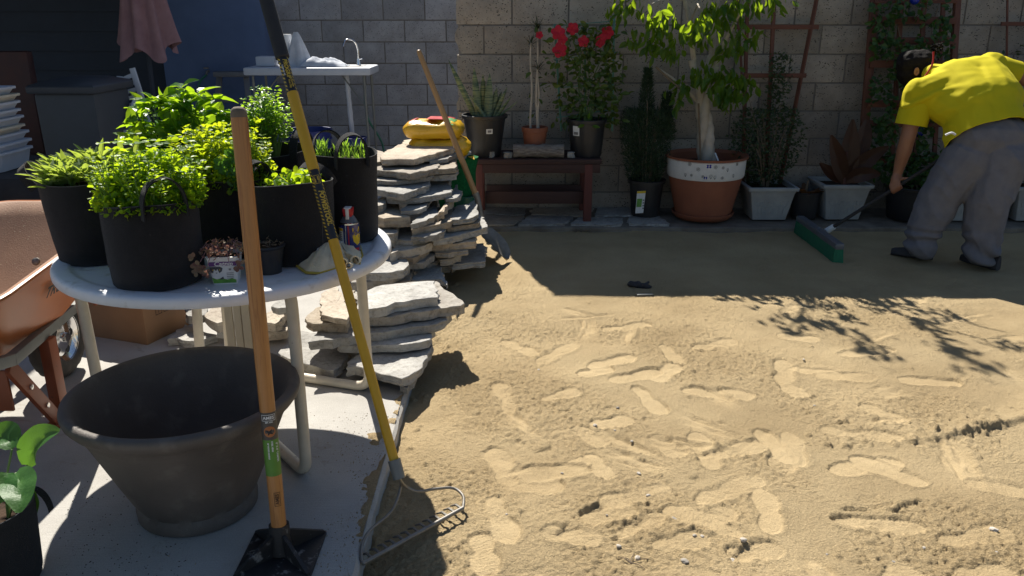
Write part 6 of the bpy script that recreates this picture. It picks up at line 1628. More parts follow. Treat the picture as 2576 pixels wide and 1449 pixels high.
# ================================================================== BEAN PLANT AT LOWER LEFT
c = Vector((G(40, 1449).x - .06, 2.02, 0.0))
t_ = thing('potted_bean', 'bean seedling with broad green leaves in a black felt bag at the lower left corner', 'plant', c)
mb = MB(); mb.lathe([(.13, 0), (.135, .02), (.142, .15), (.150, .245), (.146, .246), (.140, .2)], 44, wob=lambda a, z, i: 1 + .02 * mnoise.noise(Vector((math.cos(a) * 2, math.sin(a) * 2, z * 6)))); bag = part(t_, 'bag', mb, M['felt'], deg=60)
mb = MB(); mb.tube([Vector((.148 * math.cos(a), .148 * math.sin(a), .247)) for a in np.linspace(0, 6.283, 40)], .002, 5, caps=False); part(bag, 'rim', mb, M['felt_edge'])
mb = MB(); mb.lathe([(.138, .205), (.07, .215), (.0005, .21)], 24, caps=False); part(t_, 'soil', mb, M['soil'])
mb = MB(); mb.add([(.085, -.132, .13), (.10, -.121, .132), (.104, -.119, .095), (.089, -.130, .093)], [(0, 1, 2, 3)]); part(bag, 'fabric_tag', mb, M['cream_tube'], smooth=False)
def bq(px, py, y): return P(px, py, y) - c
for (a, b, e, w_) in (((70, 1170, 2.05), (80, 1100, 2.06), (150, 1085, 2.0), .05), ((30, 1130, 2.05), (25, 1080, 2.1), (-30, 1110, 2.1), .05), ((40, 1190, 1.98), (60, 1220, 1.9), (48, 1290, 1.84), .052), ((20, 1190, 1.95), (0, 1240, 1.9), (-40, 1280, 1.85), .05), ((60, 1230, 2.08), (80, 1250, 2.1), (78, 1310, 2.12), .035)):
    bigleaf(t_, (bq(*a), bq(*b), bq(*e)), w_ * .95, L['bean'], nn=(.15, -.65, .7), wav=.05)
mb = MB()
for pts in (((20, 1310, 2.02), (30, 1230, 2.02), (70, 1170, 2.05)), ((20, 1310, 2.02), (15, 1220, 2.02), (30, 1130, 2.05)), ((20, 1310, 2.02), (40, 1240, 2.0), (40, 1190, 1.98))): mb.tube(spline([bq(*p) for p in pts], 6), .0032, 6)
part(t_, 'stem', mb, M['green_stem'])
mb = MB(); rows = []
for k in range(13):
    th = math.pi * k / 12; p = bq(82, 1240, 2.12) + Vector((.045 * -math.cos(th), .0, .075 * math.sin(th) - .06)); rows.append([p + Vector((0, -.014, 0)), p + Vector((0, .014, 0))])
mb.grid(rows); part(t_, 'handle', mb, M['felt'], deg=60)

# ================================================================== WHEELBARROW
c = Vector((-2.08, 3.05, 0)); t_ = thing('wheelbarrow', 'orange steel wheelbarrow with dusty tray parked beside the table', 'wheelbarrow', c)
def tray_ring(x0, x1, y0, y1, z0, z1, r_, n_=6):
    """rounded rectangle, z0 at the rear (near camera), z1 at the front"""
    o = []
    for cx, cy, a0 in ((x1, y1, 0), (x0, y1, 90), (x0, y0, 180), (x1, y0, 270)):
        sx_ = -1 if cx == x1 else 1; sy_ = -1 if cy == y1 else 1
        for k in range(n_ + 1):
            a = R(a0 + 90 * k / n_); x = cx + sx_ * r_ + r_ * math.cos(a); y = cy + sy_ * r_ + r_ * math.sin(a); o.append(Vector((x, y, lerp(z0, z1, (y - y0) / (y1 - y0)))))
    return o
outer = [tray_ring(-.20, .20, -.30, .22, .34, .36, .08), tray_ring(-.25, .25, -.36, .35, .42, .44, .11), tray_ring(-.315, .315, -.47, .62, .60, .70, .15), tray_ring(-.33, .33, -.50, .66, .635, .75, .16)]
rim = [tray_ring(-.345, .345, -.515, .675, .64, .755, .165), tray_ring(-.350, .350, -.52, .68, .632, .747, .165)]
inner = [tray_ring(-.326, .326, -.495, .655, .638, .752, .158), tray_ring(-.30, .30, -.455, .60, .60, .70, .145), tray_ring(-.24, .24, -.35, .34, .425, .445, .105), tray_ring(-.19, .19, -.29, .21, .352, .372, .075)]
mb = MB(); mb.grid([r_ + [r_[0]] for r_ in outer + [rim[0]]]); mb.add(outer[0], [tuple(reversed(range(28)))]); tr_ = part(t_, 'tray', mb, M['orange_paint'], deg=50)
mb = MB(); mb.grid([r_ + [r_[0]] for r_ in [rim[0]] + inner]); mb.add(inner[-1], [tuple(range(28))]); part(tr_, 'tray_inside', mb, M['orange_dusty'], deg=50)
mb = MB(); mb.tube(rim[1] + [rim[1][0]], .011, 8, caps=False); part(tr_, 'rolled_rim', mb, M['orange_paint'])
q_ = P(62, 646, 3.42) - c
mb = MB(); mb.lathe([(.018, 0), (.016, .008), (.008, .012), (.0005, .013)], 14, c=Vector((.0, .42, .54)), rot=Matrix.Rotation(R(60), 3, 'X')); part(tr_, 'bolt', mb, M['steel'])
# print on the near side wall of the tray (right side, towards the table)
tx = text_mb('TRUE TEMPER', .062, .0018, .35)
def side_pt(u, v):                           # u along +Y, v up
    z = .56 + v; k = (z - .43) / (.60 - .43); x = lerp(.25, .315, k) + .004; return Vector((x, u, z))
mapv(tx, lambda v: side_pt(.13 + v.x, -.01 + v.y)); part(tr_, 'lettering', tx, M['label_black'], smooth=False)
for s in (-1, 1):
    A = Vector((s * .12, .52, .33)); B = Vector((s * .31, -.35, .405)); C_ = Vector((s * .34, -1.0, .56))
    mb = MB()
    for a, b in ((A, B), (B, C_)): d = b - a; mb.box((a + b) / 2, (.036, d.length + .02, .042), (d.to_track_quat('Y', 'Z')).to_matrix(), ch=.004)
    part(t_, 'rail', mb, M['galv'])
    # leg: upright and slanting brace
    mb = MB(); mb.box((s * .255, -.03, .18), (.045, .06, .36), ch=.008); part(t_, 'leg', mb, M['orange_leg'])
    D0 = Vector((s * .30, -.36, .385)); D1 = Vector((s * .26, -.06, .012)); d = D1 - D0; mb = MB(); mb.box((D0 + D1) / 2, (.020, .06, d.length), d.to_track_quat('Z', 'Y').to_matrix(), ch=.006); br = part(t_, 'brace', mb, M['orange_leg'])
    for f in (.35, .68):
        p = D0.lerp(D1, f); mb = MB(); mb.lathe([(.011, 0), (.010, .006), (.0005, .008)], 8, c=p + Vector((s * .011, 0, 0)), rot=Matrix.Rotation(R(90) * s, 3, 'Y')); part(br, 'bolt', mb, M['chrome'])
    mb = MB(); mb.box((s * .258, -.05, .012), (.05, .13, .022), ch=.006); part(t_, 'foot', mb, M['orange_leg'])
mb = MB(); mb.box((0, -.30, .26), (.50, .012, .16), ch=.003); part(t_, 'cross_plate', mb, M['orange_leg'])
mb = MB(); mb.box((.0, .535, .335), (.34, .03, .05), ch=.006); mb.box((.165, .555, .34), (.016, .05, .09), ch=.006); part(t_, 'front_bracket', mb, M['orange_leg'])
WC = Vector((.03, .42, .185))
whl = thing('wheel', '', '', WC); whl.parent = t_
for k in ('label', 'category'):
    if k in whl: del whl[k]
rx90 = Matrix.Rotation(R(90), 3, 'Y')
mb = MB(); mb.lathe([(.105, -.04), (.13, -.047), (.165, -.045), (.180, -.03), (.185, 0), (.180, .03), (.165, .045), (.13, .047), (.105, .04)], 64, rot=rx90, caps=False, wob=lambda a, z, i: 1 + (.012 * (1 if math.sin(a * 26 + abs(z) * 60) > 0 else -1) if 2 <= i <= 6 else 0)); part(whl, 'tyre', mb, M['rubber'], deg=50)
mb = MB(); mb.lathe([(.11, .042), (.098, .03), (.085, .022), (.05, .030), (.022, .034), (.022, .05), (.0005, .05)], 40, rot=rx90, caps=False); part(whl, 'rim', mb, M['chrome'])
mb = MB(); mb.lathe([(.11, -.042), (.098, -.03), (.085, -.022), (.05, -.030), (.022, -.034), (.022, -.05), (.0005, -.05)], 40, rot=rx90, caps=False); part(whl, 'rim', mb, M['chrome'])
for k in range(5):
    a = 2 * math.pi * k / 5; p = Vector((.028, .067 * math.cos(a), .067 * math.sin(a))); mb = MB(); mb.lathe([(.017, 0), (.0005, .0005)], 14, c=p, rot=rx90, caps=False); part(whl, 'vent_hole', mb, M['label_black'])

# cardboard box
a, b = G(232, 858), G(438, 855)
c = Vector(((a.x + b.x) / 2 - .02, a.y + .20, 0))
t_ = thing('cardboard_box', 'brown cardboard box on the slab behind the wheelbarrow wheel', 'box', c, R(-20))
mb = MB(); mb.box((0, 0, .15), (.40, .40, .30), ch=.004); bx_ = part(t_, 'carton', mb, M['cardboard'])
mb = MB(); mb.box((0, 0, .302), (.05, .402, .003)); part(bx_, 'tape', mb, M['cream_tube'], smooth=False)
for k in range(3):
    mb = MB(); x = .201; y0 = -.12 + k * .055
    for (u0, u1, v0, v1) in ((0, .045, 0, .004), (0, .045, .04, .044), (0, .004, 0, .044), (.041, .045, 0, .044), (.02, .024, .008, .034)): mb.add([(x, y0 + u0, .13 + v0), (x, y0 + u1, .13 + v0), (x, y0 + u1, .13 + v1), (x, y0 + u0, .13 + v1)], [(0, 1, 2, 3)])
    part(bx_, 'printed_symbol', mb, M['card_print'], smooth=False)
# ================================================================== LEFT BACKGROUND, IN SHADE
# sink table
sy = 7.9
a = P(612, 185, sy - .25); zt = a.z; xl = a.x; xr = P(932, 185, sy - .25).x
W_, c = xr - xl, Vector(((xl + xr) / 2, sy, 0)); ztop = P(770, 166, sy).z
t_ = thing('sink_table', 'white folding camp sink table with steel legs before the grey wall', 'table', c)
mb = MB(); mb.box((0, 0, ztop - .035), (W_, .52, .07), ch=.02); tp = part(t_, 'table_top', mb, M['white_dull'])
mb = MB(); mb.box((W_ * .26, -.03, ztop + .001), (W_ * .32, .33, .004), ch=.001); part(tp, 'basin', mb, M['label_grey'])
for sx_ in (-1, 1):
    for sy_ in (-.20, .20):
        mb = MB(); mb.tube([Vector((sx_ * (W_ / 2 - .07), sy_, ztop - .06)), Vector((sx_ * (W_ / 2 - .05), sy_, .0))], .012, 8); part(t_, 'leg', mb, M['galv'])
    mb = MB(); mb.tube([Vector((sx_ * (W_ / 2 - .065), -.2, ztop - .35)), Vector((sx_ * (W_ / 2 - .30), -.1, ztop - .06))], .008, 6); part(t_, 'brace', mb, M['galv'])
    mb = MB(); mb.tube([Vector((sx_ * (W_ / 2 - .055), -.2, .12)), Vector((sx_ * (W_ / 2 - .055), .2, .12))], .009, 6); part(t_, 'stretcher', mb, M['galv'])
fx = P(902, 160, sy + .12).x - c.x
mb = MB(); mb.tube(spline([Vector((fx, .12, ztop)), Vector((fx, .12, ztop + .14)), Vector((fx - .03, .10, ztop + .22)), Vector((fx - .09, .06, ztop + .23)), Vector((fx - .12, .03, ztop + .17))], 8), .008, 8); fa = part(t_, 'faucet', mb, M['chrome'])
mb = MB(); mb.lathe([(.022, ztop), (.018, ztop + .02), (.012, ztop + .06)], 14, c=(fx, .12, 0)); mb.tube([Vector((fx, .12, ztop + .05)), Vector((fx + .04, .1, ztop + .06))], .005, 6); part(fa, 'valve', mb, M['chrome'])
dx = P(872, 200, sy).x - c.x; dx2 = P(890, 350, sy).x - c.x
mb = MB(); mb.tube(spline([Vector((dx, 0, ztop - .07)), Vector((dx + .01, 0, ztop - .3)), Vector((dx2, 0, .16))], 14), [.022 + .003 * (i % 2) for i in range(29)], 10); part(t_, 'drain_pipe', mb, M['white_dull'])
hx = P(915, 200, sy + .2).x - c.x
mb = MB(); mb.tube(spline([Vector((hx, .2, ztop - .28)), Vector((hx + .02, .2, ztop - .5)), Vector((hx + .15, .22, .35)), Vector((hx + .12, .2, .06))], 8), .010, 8); part(t_, 'hose', mb, M['hose'])
mb = MB(); mb.tube([Vector((hx, .2, ztop - .06)), Vector((hx, .2, ztop - .28))], .012, 8); part(t_, 'hose_tap', mb, M['chrome'])
# things on it
q = P(722, 158, sy + .02); q.z = ztop
mb = MB(); mb.lathe([(.018, .28), (.02, .0), (.058, .0), (.060, .02), (.060, .27), (.057, .28)], 28, c=q); solo('paper_towel', mb, M['paper'], 'white paper towel roll standing on the sink table', 'paper towel', q)
q = P(750, 160, sy - .05); q.z = ztop
mb = MB(); rows = []
for i in range(15):
    t = i / 14; z = .30 * (1 - t) ** .9; rr = .018 + .085 * t ** .75
    rows.append([q + Vector((rr * (1 + .24 * math.sin(5 * a + 1.3) * t + .1 * math.sin(11 * a) * t) * math.cos(a) + .01 * t, rr * .8 * (1 + .24 * math.sin(5 * a + 1.3) * t) * math.sin(a), z)) for a in np.linspace(0, 6.2832, 49)])
mb.grid(rows); solo('hand_towel', mb, M['towel'], 'pale hand towel draped to a point over something on the sink table', 'towel', q, deg=80)
q = P(800, 160, sy - .08); q.z = ztop
mb = MB(); rows = []
for i in range(15):
    row = []
    for j in range(24):
        u = i / 14; v = j / 23; x = (v - .35) * .42; y = (u - .5) * .28; e = max(0, 1 - ((v - .5) / .5) ** 4) * max(0, 1 - ((u - .5) / .5) ** 4)
        row.append(q + Vector((x, y, .006 + e * (.035 + .05 * (1 - v) + .03 * mnoise.noise(Vector((x * 14, y * 14, 2))) + .012 * mnoise.noise(Vector((x * 40, y * 40, 5)))))))
    rows.append(row)
mb.grid(rows); solo('cleaning_cloth', mb, M['towel'], 'crumpled pale cloth lying flat on the sink table', 'cloth', q, deg=80)
q = P(672, 160, sy - .02); q.z = ztop
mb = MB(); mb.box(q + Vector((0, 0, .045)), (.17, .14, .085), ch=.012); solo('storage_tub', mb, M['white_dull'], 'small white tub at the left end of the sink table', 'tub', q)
# blue tubs below
q = G(775, 372, .0); q = Vector((P(775, 320, 7.6).x, 7.6, 0))
t2 = thing('tub', 'large round blue plastic tub under the sink table', 'tub', q)
ztub = P(775, 325, 7.6).z; rt = (P(832, 320, 7.6).x - P(712, 320, 7.6).x) / 2
mb = MB(); mb.lathe([(rt * .72, 0), (rt * .76, .02), (rt * .93, ztub - .03), (rt * .97, ztub - .028), (rt, ztub), (rt * .93, ztub), (rt * .9, ztub - .04), (rt * .7, .03)], 48); bd = part(t2, 'shell', mb, M['blue_tub'])
mb = MB(); mb.lathe([(rt * .95, ztub - .09), (rt * .99, ztub - .085), (rt * .955, ztub - .075)], 48, caps=False); part(bd, 'hoop', mb, M['blue_tub'])
q = Vector((P(893, 345, 7.75).x, 7.75, 0)); zb = max(.14, P(893, 345, 7.75).z)
mb = MB(); mb.lathe([(.085, 0), (.09, .01), (.105, zb - .01), (.112, zb - .008), (.112, zb), (.1, zb), (.08, .02)], 32, c=q); solo('bucket', mb, M['blue_tub'], 'small blue bucket catching the sink drain pipe', 'bucket', q)
# step ladder behind the left table legs
c = Vector((P(597, 300, 8.45).x, 8.45, 0)); t_ = thing('step_ladder', 'dull grey step ladder leaning in the shade by the sink table', 'ladder', c)
zt_ = P(597, 186, 8.45).z
for s in (-1, 1):
    mb = MB(); d = Vector((s * .13, 0, zt_)) - Vector((s * .22, -.25, 0)); mb.box((Vector((s * .13, 0, zt_)) + Vector((s * .22, -.25, 0))) / 2, (.055, .03, d.length), d.to_track_quat('Z', 'Y').to_matrix(), ch=.004); part(t_, 'rail', mb, M['ladder'])
for f in (.25, .5, .75): mb = MB(); mb.box((0, -.25 * (1 - f), zt_ * f), (lerp(.40, .26, f), .08, .03), ch=.004); part(t_, 'step', mb, M['ladder'])
mb = MB(); mb.box((0, 0, zt_), (.34, .16, .05), ch=.01); part(t_, 'top_cap', mb, M['ladder'])
# wall tap with hose
q = P(521, 180, 8.66); mb = MB(); mb.tube([q + Vector((0, .05, 0)), q, q + Vector((0, -.03, -.03))], .012, 8); mb.lathe([(.025, 0), (.028, .012), (.0005, .014)], 12, c=q + Vector((0, -.02, .03)))
t_ = thing('garden_tap', 'brass garden tap with green hose on the dark blue wall', 'tap', q); part(t_, 'tap', mb, M['steel'], world=True)
mb = MB(); mb.tube(spline([q + Vector((0, -.03, -.03)), q + Vector((-.09, -.05, -.16)), q + Vector((-.1, -.05, -.6)), Vector((q.x - .06, q.y - .1, .02))], 8), .010, 8); part(t_, 'hose', mb, M['hose'], world=True)
# closed parasol
uy = 7.6; ub = Vector((P(392, 300, uy).x, uy, 0)); t_ = thing('parasol', 'closed parasol of faded pink canvas on a dark pole', 'parasol', ub)
lowz = P(370, 125, uy).z; rows = []
for i in range(18):
    t = i / 17; z = lerp(lowz, lowz + 1.35, t); rr = lerp(.235, .05, t ** .85)
    row = []
    for j in range(65):
        a = 2 * math.pi * j / 64; f = 1 + .22 * math.cos(8 * a + .6 * math.sin(3 * t)) + .06 * math.sin(3 * a + 1); dz = (.07 * math.cos(4 * a + .4) + .05 * math.sin(a)) * (1 - t) ** 3
        row.append(Vector((P(366, 60, uy).x - ub.x + rr * f * math.cos(a), rr * f * .75 * math.sin(a), z + dz)))
    rows.append(row)
mb = MB(); mb.grid(rows); part(t_, 'canopy', mb, M['umbrella'], deg=80)
mb = MB(); mb.tube([Vector((.0, 0, .06)), Vector((P(366, 60, uy).x - ub.x, 0, lowz + 1.4))], .02, 10); part(t_, 'pole', mb, M['dark_siding'])
mb = MB(); mb.lathe([(.22, 0), (.22, .04), (.05, .07), (.03, .14)], 28); part(t_, 'base', mb, M['dark_siding'])
mb = MB(); mb.tube([Vector((-.02, -.03, lowz - .02)), Vector((-.03, -.02, lowz + .3))], .012, 6); part(t_, 'strut', mb, M['dark_red'])
# dark lidded bin
by = 6.2; a, b = P(82, 235, by), P(236, 235, by); ztop = a.z; bw = b.x - a.x; bd_ = .58; c = Vector(((a.x + b.x) / 2, by + bd_ / 2, 0))
t_ = thing('lidded_bin', 'big dark grey lidded storage bin standing in the shade', 'bin', c, 0)
mb = MB(); mb.box((0, 0, ztop / 2), (bw, bd_, ztop), ch=.03, taper=.94); part(t_, 'body', mb, M['bin'])
mb = MB(); mb.lathe([(.72, 0.0), (.735, .012), (.735, .045), (.70, .06), (.35, .10), (.0005, .11)], 4, caps=True); mb.V = [(lambda v: (v[0] * math.cos(.785) - v[1] * math.sin(.785), v[0] * math.sin(.785) + v[1] * math.cos(.785), v[2]))(v) for v in mb.V]; mb.V = [(v[0] * bw * 1.06, v[1] * bd_ * 1.1, v[2] + ztop) for v in mb.V]; part(t_, 'lid', mb, M['bin'])
# white slatted plastic chair
cy = 7.05; c = Vector((P(355, 330, cy).x, cy, 0)); t_ = thing('plastic_chair', 'white plastic garden chair with slatted back behind the bin', 'chair', c)
def chq(px, py, y=cy): return P(px, py, y) - c
A, B, C_, D = chq(300, 195), chq(338, 178), chq(372, 305), chq(308, 310)
for k in range(7):
    t0, t1 = k / 7 + .02, (k + .72) / 7; l0, l1 = A.lerp(D, t0), A.lerp(D, t1); r0_, r1_ = B.lerp(C_, t0), B.lerp(C_, t1); th = Vector((0, .022, 0))
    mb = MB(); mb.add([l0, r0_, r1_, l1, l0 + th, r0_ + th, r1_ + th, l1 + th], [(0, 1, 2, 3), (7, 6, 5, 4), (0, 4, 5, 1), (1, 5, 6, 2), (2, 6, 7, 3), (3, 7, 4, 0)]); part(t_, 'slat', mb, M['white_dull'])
mb = MB(); mb.tube([B + Vector((-.02, .01, .02)), B.lerp(C_, .5), C_, C_ + Vector((.05, -.05, -.42))], .026, 8, flat=.6); part(t_, 'back_post', mb, M['white_dull'])
mb = MB(); mb.tube([A + Vector((0, .01, .01)), D, D + Vector((-.04, -.05, -.42))], .026, 8, flat=.6); part(t_, 'back_post', mb, M['white_dull'])
mb = MB(); mb.box((D + C_) / 2 + Vector((0, -.24, -.02)), (.46, .44, .03), ch=.01); part(t_, 'seat', mb, M['white_dull'])
for x in (-.2, .2): mb = MB(); s_ = (D + C_) / 2 + Vector((x, -.43, -.03)); mb.tube([s_, Vector((s_.x * 1.06, s_.y - .02, 0))], .022, 8); part(t_, 'leg', mb, M['white_dull'])
mb = MB(); mb.tube(spline([C_ + Vector((.02, -.02, .16)), C_ + Vector((.04, -.3, .19)), C_ + Vector((.04, -.44, .0))], 5), .022, 8, flat=.6); part(t_, 'armrest', mb, M['white_dull'])
# dark red armchair at the very left
c = Vector((P(40, 330, 6.9).x, 6.9, 0)); t_ = thing('armchair', 'dark red brown patio chair in deep shade at the left edge', 'chair', c)
zt_ = P(40, 133, 6.9).z
mb = MB(); mb.box((-.05, 0, (zt_ + .45) / 2), (.56, .10, zt_ - .42), ch=.03); part(t_, 'backrest', mb, M['dark_red'])
mb = MB(); mb.box((-.05, -.28, .42), (.58, .56, .12), ch=.03); part(t_, 'seat', mb, M['dark_red'])
for x in (-.3, .2):
    for y in (-.5, .0): mb = MB(); mb.box((x, y, .18), (.05, .05, .36), ch=.006); part(t_, 'leg', mb, M['dark_red'])
# low dark side table with black cover, and the stack of boxes on it
ty = 4.55; zt_ = P(60, 440, ty).z
c = Vector((P(20, 500, ty + .2).x, ty + .28, 0)); t_ = thing('covered_table', 'low dark table under a black cover beside the wheelbarrow', 'table', c)
mb = MB(); rows = []
for i in range(13):
    row = []
    for j in range(33):
        u = (j / 32 - .5) * 1.25; v = (i / 12 - .5) * .8; row.append(Vector((u, v, zt_ + .004 * mnoise.noise(Vector((u * 8, v * 8, 1))))))
    rows.append(row)
mb.grid(rows)
edge = rows[0]; drop = [[p for p in edge]] + [[p + Vector((0, -.02 - .03 * k * (1 + math.sin(p.x * 18)) * .5, -.10 * k)) for p in edge] for k in (.3, 1, 2, 3, 3.6)]; mb.grid(drop)
edge = [r_[-1] for r_ in rows]; drop = [edge] + [[p + Vector((.02 + .02 * k * (1 + math.sin(p.y * 20)) * .5, 0, -.10 * k)) for p in edge] for k in (.3, 1, 2, 3, 3.6)]; mb.grid(drop)
part(t_, 'cover', mb, M['black_cloth'], deg=80)
for x in (-.55, .55):
    for y in (-.34, .34): mb = MB(); mb.box((x, y, zt_ / 2 - .01), (.05, .05, zt_ - .03), ch=.005); part(t_, 'leg', mb, M['dark_red'])
mb = MB(); mb.box((0, 0, zt_ - .02), (1.2, .74, .03), ch=.005); part(t_, 'table_top', mb, M['dark_red'])
xr = [88, 83, 74, 68, 63, 60, 56, 52, 46]; yr = [382, 370, 358, 337, 317, 305, 293, 275, 255, 237]
yb = 4.75
labs = ['bottom', 'second', 'third', 'fourth', 'fifth', 'sixth', 'seventh', 'eighth', 'topmost']
z = zt_ + .004
for i in range(9):
    xe = P(xr[i], 380 - i * 17, yb + .17).x; hh = .095 if i == 0 else (.030, .034, .026, .036, .028, .032, .027, .03)[i - 1]; w_ = .50 - i * .012; tint = M['white_dull'] if i not in (3, 7) else M['cream_tube']
    q = Vector((xe - w_ / 2, yb + (i * 37 % 5 - 2) * .006, z)); mb = MB()
    rr_ = [tray_ring(-w_ / 2 + .02, w_ / 2 - .02, -.15, .15, 0, 0, .03, 4), tray_ring(-w_ / 2, w_ / 2, -.165, .165, hh, hh, .035, 4), tray_ring(-w_ / 2 - .012, w_ / 2 + .012, -.178, .178, hh, hh, .04, 4), tray_ring(-w_ / 2 - .012, w_ / 2 + .012, -.178, .178, hh + .012, hh + .012, .04, 4), tray_ring(-w_ / 2 + .005, w_ / 2 - .005, -.16, .16, hh + .012, hh + .012, .03, 4)]
    mb.grid([r_ + [r_[0]] for r_ in rr_]); mb.add(rr_[0], [tuple(reversed(range(20)))]); mb.add(rr_[-1], [tuple(range(20))])
    mb.V = [(v[0] + q.x, v[1] + q.y, v[2] + q.z) for v in mb.V]
    o = solo('plastic_bin', mb, tint, ('deep pale plastic bin at the bottom of the stack at the left edge' if i == 0 else 'shallow pale plastic bin, %s from the bottom of the left stack' % labs[i] if i < 8 else 'shallow pale plastic bin, topmost of the left stack'), 'bin', q, 'stacked pale plastic bins')
    z += hh + .0125

# ================================================================== SHOVEL, SOIL BAGS, TURF
tipq = G(1272, 660, SAND); topq = P(1052, 125, 5.62)
t_ = thing('shovel', 'round point shovel with wooden handle leaning on the tall flagstone stack', 'shovel', tipq)
sock = P(1202, 503, 5.52); ax = (topq - sock).normalized(); Lh = (topq - sock).length
mb = MB(); mb.lathe([(.019, 0), (.020, .3), (.018, Lh * .7), (.017, Lh - .03), (.013, Lh - .006), (.0005, Lh)], 22, caps=False); o = part(t_, 'handle', mb, M['ash_pale']); o.location = sock - tipq; o.rotation_euler = ax.to_track_quat('Z', 'Y').to_euler()
nk = P(1213, 575, 5.48)
mb = MB(); mb.tube(spline([sock + ax * .05, sock, P(1210, 545, 5.50), nk], 6), [.0235 - .0004 * i for i in range(19)], 14); part(t_, 'socket', mb, M['steel'], world=True)
bl0 = P(1207, 582, 5.485); d = (tipq + Vector((-.004, .0, .004)) - bl0); ln = d.length; d.normalize(); nn = Vector((.92, -.30, .35)); sd = d.cross(nn).normalized(); nn = sd.cross(d)
rows = []
for i in range(15):
    t = i / 14; ww = .10 * (min(1, t * 6 + .35)) * (1 if t < .55 else math.sqrt(max(0, 1 - ((t - .55) / .45) ** 2)) * .98 + .02)
    rows.append([bl0 + d * ln * t + sd * ww * u + nn * (-.028 * (u * u) * -1 + .03 * math.sin(t * 2.6)) for u in (-1, -.8, -.55, -.28, 0, .28, .55, .8, 1)])
mb = MB(); mb.grid(rows); mb.grid([[p - nn * .003 for p in reversed(r_)] for r_ in rows]); part(t_, 'blade', mb, M['steel'], world=True, deg=60)
# soil bags on the stones behind the stack
def sack(label, c, sx_, sy_, h, seed, rot=0.0):
    t_ = thing('soil_bag', label, 'bag', c, rot, 'yellow soil bags')
    mb = MB(); rows = []
    n_ = 30
    for k, (zf, s) in enumerate(((0.0, .90), (.12, .98), (.35, 1.03), (.5, 1.05), (.65, 1.02), (.88, .9), (.97, .72), (1.0, .35), (1.0, .02))):
        row = []
        for j in range(n_ + 1):
            a = 2 * math.pi * j / n_; e = 4.5; x = abs(math.cos(a)) ** (2 / e) * math.copysign(1, math.cos(a)); y = abs(math.sin(a)) ** (2 / e) * math.copysign(1, math.sin(a))
            ns = mnoise.noise(Vector((x * 2.2, y * 2.2, zf * 2 + seed))) + .5 * (1 - abs(mnoise.noise(Vector((x * 4, y * 4, zf * 3 + seed))))) ** 4 - .25
            row.append(Vector((x * sx_ * s * (1 + .05 * ns), y * sy_ * s * (1 + .05 * ns), h * zf + .018 * ns * (zf > .05) + .010 * mnoise.noise(Vector((x * 7, y * 7, zf * 6 + seed)))))) 
        rows.append(row)
    mb.grid(rows); return t_, mb
q = P(1108, 345, 5.95); q.z = .62
t_, mb = sack('yellow soil bag lying flat, lower of two behind the tall stone stack', q, .21, .16, .125, 3)
bg1 = part(t_, 'bag', mb, M['bag_yellow'], deg=80)
mb = MB(); mb.add([(.10, -.168, .04), (.135, -.163, .045), (.135, -.166, .09), (.10, -.170, .088)], [(0, 1, 2, 3)]); part(bg1, 'label', mb, M['label_white'], smooth=False)
for k in range(4): mb = MB(); z = .05 + k * .010; mb.add([(.105, -.1705, z), (.13, -.1665, z), (.13, -.1668, z + .004), (.105, -.1708, z + .004)], [(0, 1, 2, 3)]); part(bg1, 'barcode_line', mb, M['label_grey'], smooth=False)
mb = MB(); mb.add([(-.20, -.05, .0), (-.23, -.12, .01), (-.20, -.165, .02), (-.16, -.165, .05), (.20, -.14, .0), (.25, -.19, -.012), (.24, -.10, .0)], [(0, 1, 2, 3), (4, 5, 6)]); part(bg1, 'seam_flap', mb, M['bag_yellow'])
q2 = P(1092, 318, 5.93); q2.z = .745
t_, mb = sack('yellow and red soil bag on top of the other behind the tall stone stack', q2, .20, .145, .115, 8, R(-6))
bg2 = part(t_, 'bag', mb, M['bag_yellow'], deg=80)
for (u0, u1, m_, v) in ((-.17, -.12, 'bag_red', .0), (-.04, .14, 'bag_red', .03), (.10, .16, 'bag_green', -.02)):
    mb = MB(); rows = []
    for i in range(6):
        x = lerp(u0, u1, i / 5); rows.append([Vector((x, y, (.128 if abs(y) < .1 else .108) * (1 - (x / .2) ** 4 * .35) + .004)) for y in (-.115 + v, -.06 + v, .0 + v, .06 + v)])
    mb.grid(rows); part(bg2, 'print_patch', mb, M[m_], deg=80)
# turf roll
q = Vector((P(1158, 470, 5.92).x, 5.92, 0.0))
mb = MB(); rows = []
for i in range(20):
    t = i / 19; zc_ = lerp(.02, .60, t)
    rows.append([Vector((q.x + lerp(-.12, .02, t) + .15 * math.cos(a) * (1 - .25 * t) * (1 + .18 * mnoise.noise(Vector((math.cos(a) * 2, math.sin(a) * 2, t * 4)))), q.y + .12 * math.sin(a) * (1 + .2 * mnoise.noise(Vector((math.cos(a), math.sin(a) * 2, t * 5 + 3)))), zc_)) for a in np.linspace(0, 6.2832, 41)])
mb.grid(rows); mb.add(rows[-1][:-1], [tuple(range(40))]); solo('turf_roll', mb, M['green_turf'], 'crumpled roll of green artificial turf wedged behind the flagstone stack', 'turf', q, deg=80)
q = Vector((P(1168, 500, 5.85).x, 5.86, 0)); zz = P(1168, 492, 5.86).z
mb = MB(); mb.lathe([(.07, 0), (.075, .01), (.085, zz), (.08, zz + .004), (.07, zz - .01)], 26, c=q); mb.tube([q + Vector((.05, -.07, zz * .6)), q + Vector((.09, -.10, zz * .6))], .014, 10)
solo('watering_can', mb, M['green_pipe'], 'green plastic can with a short spout behind the flagstones', 'can', q)
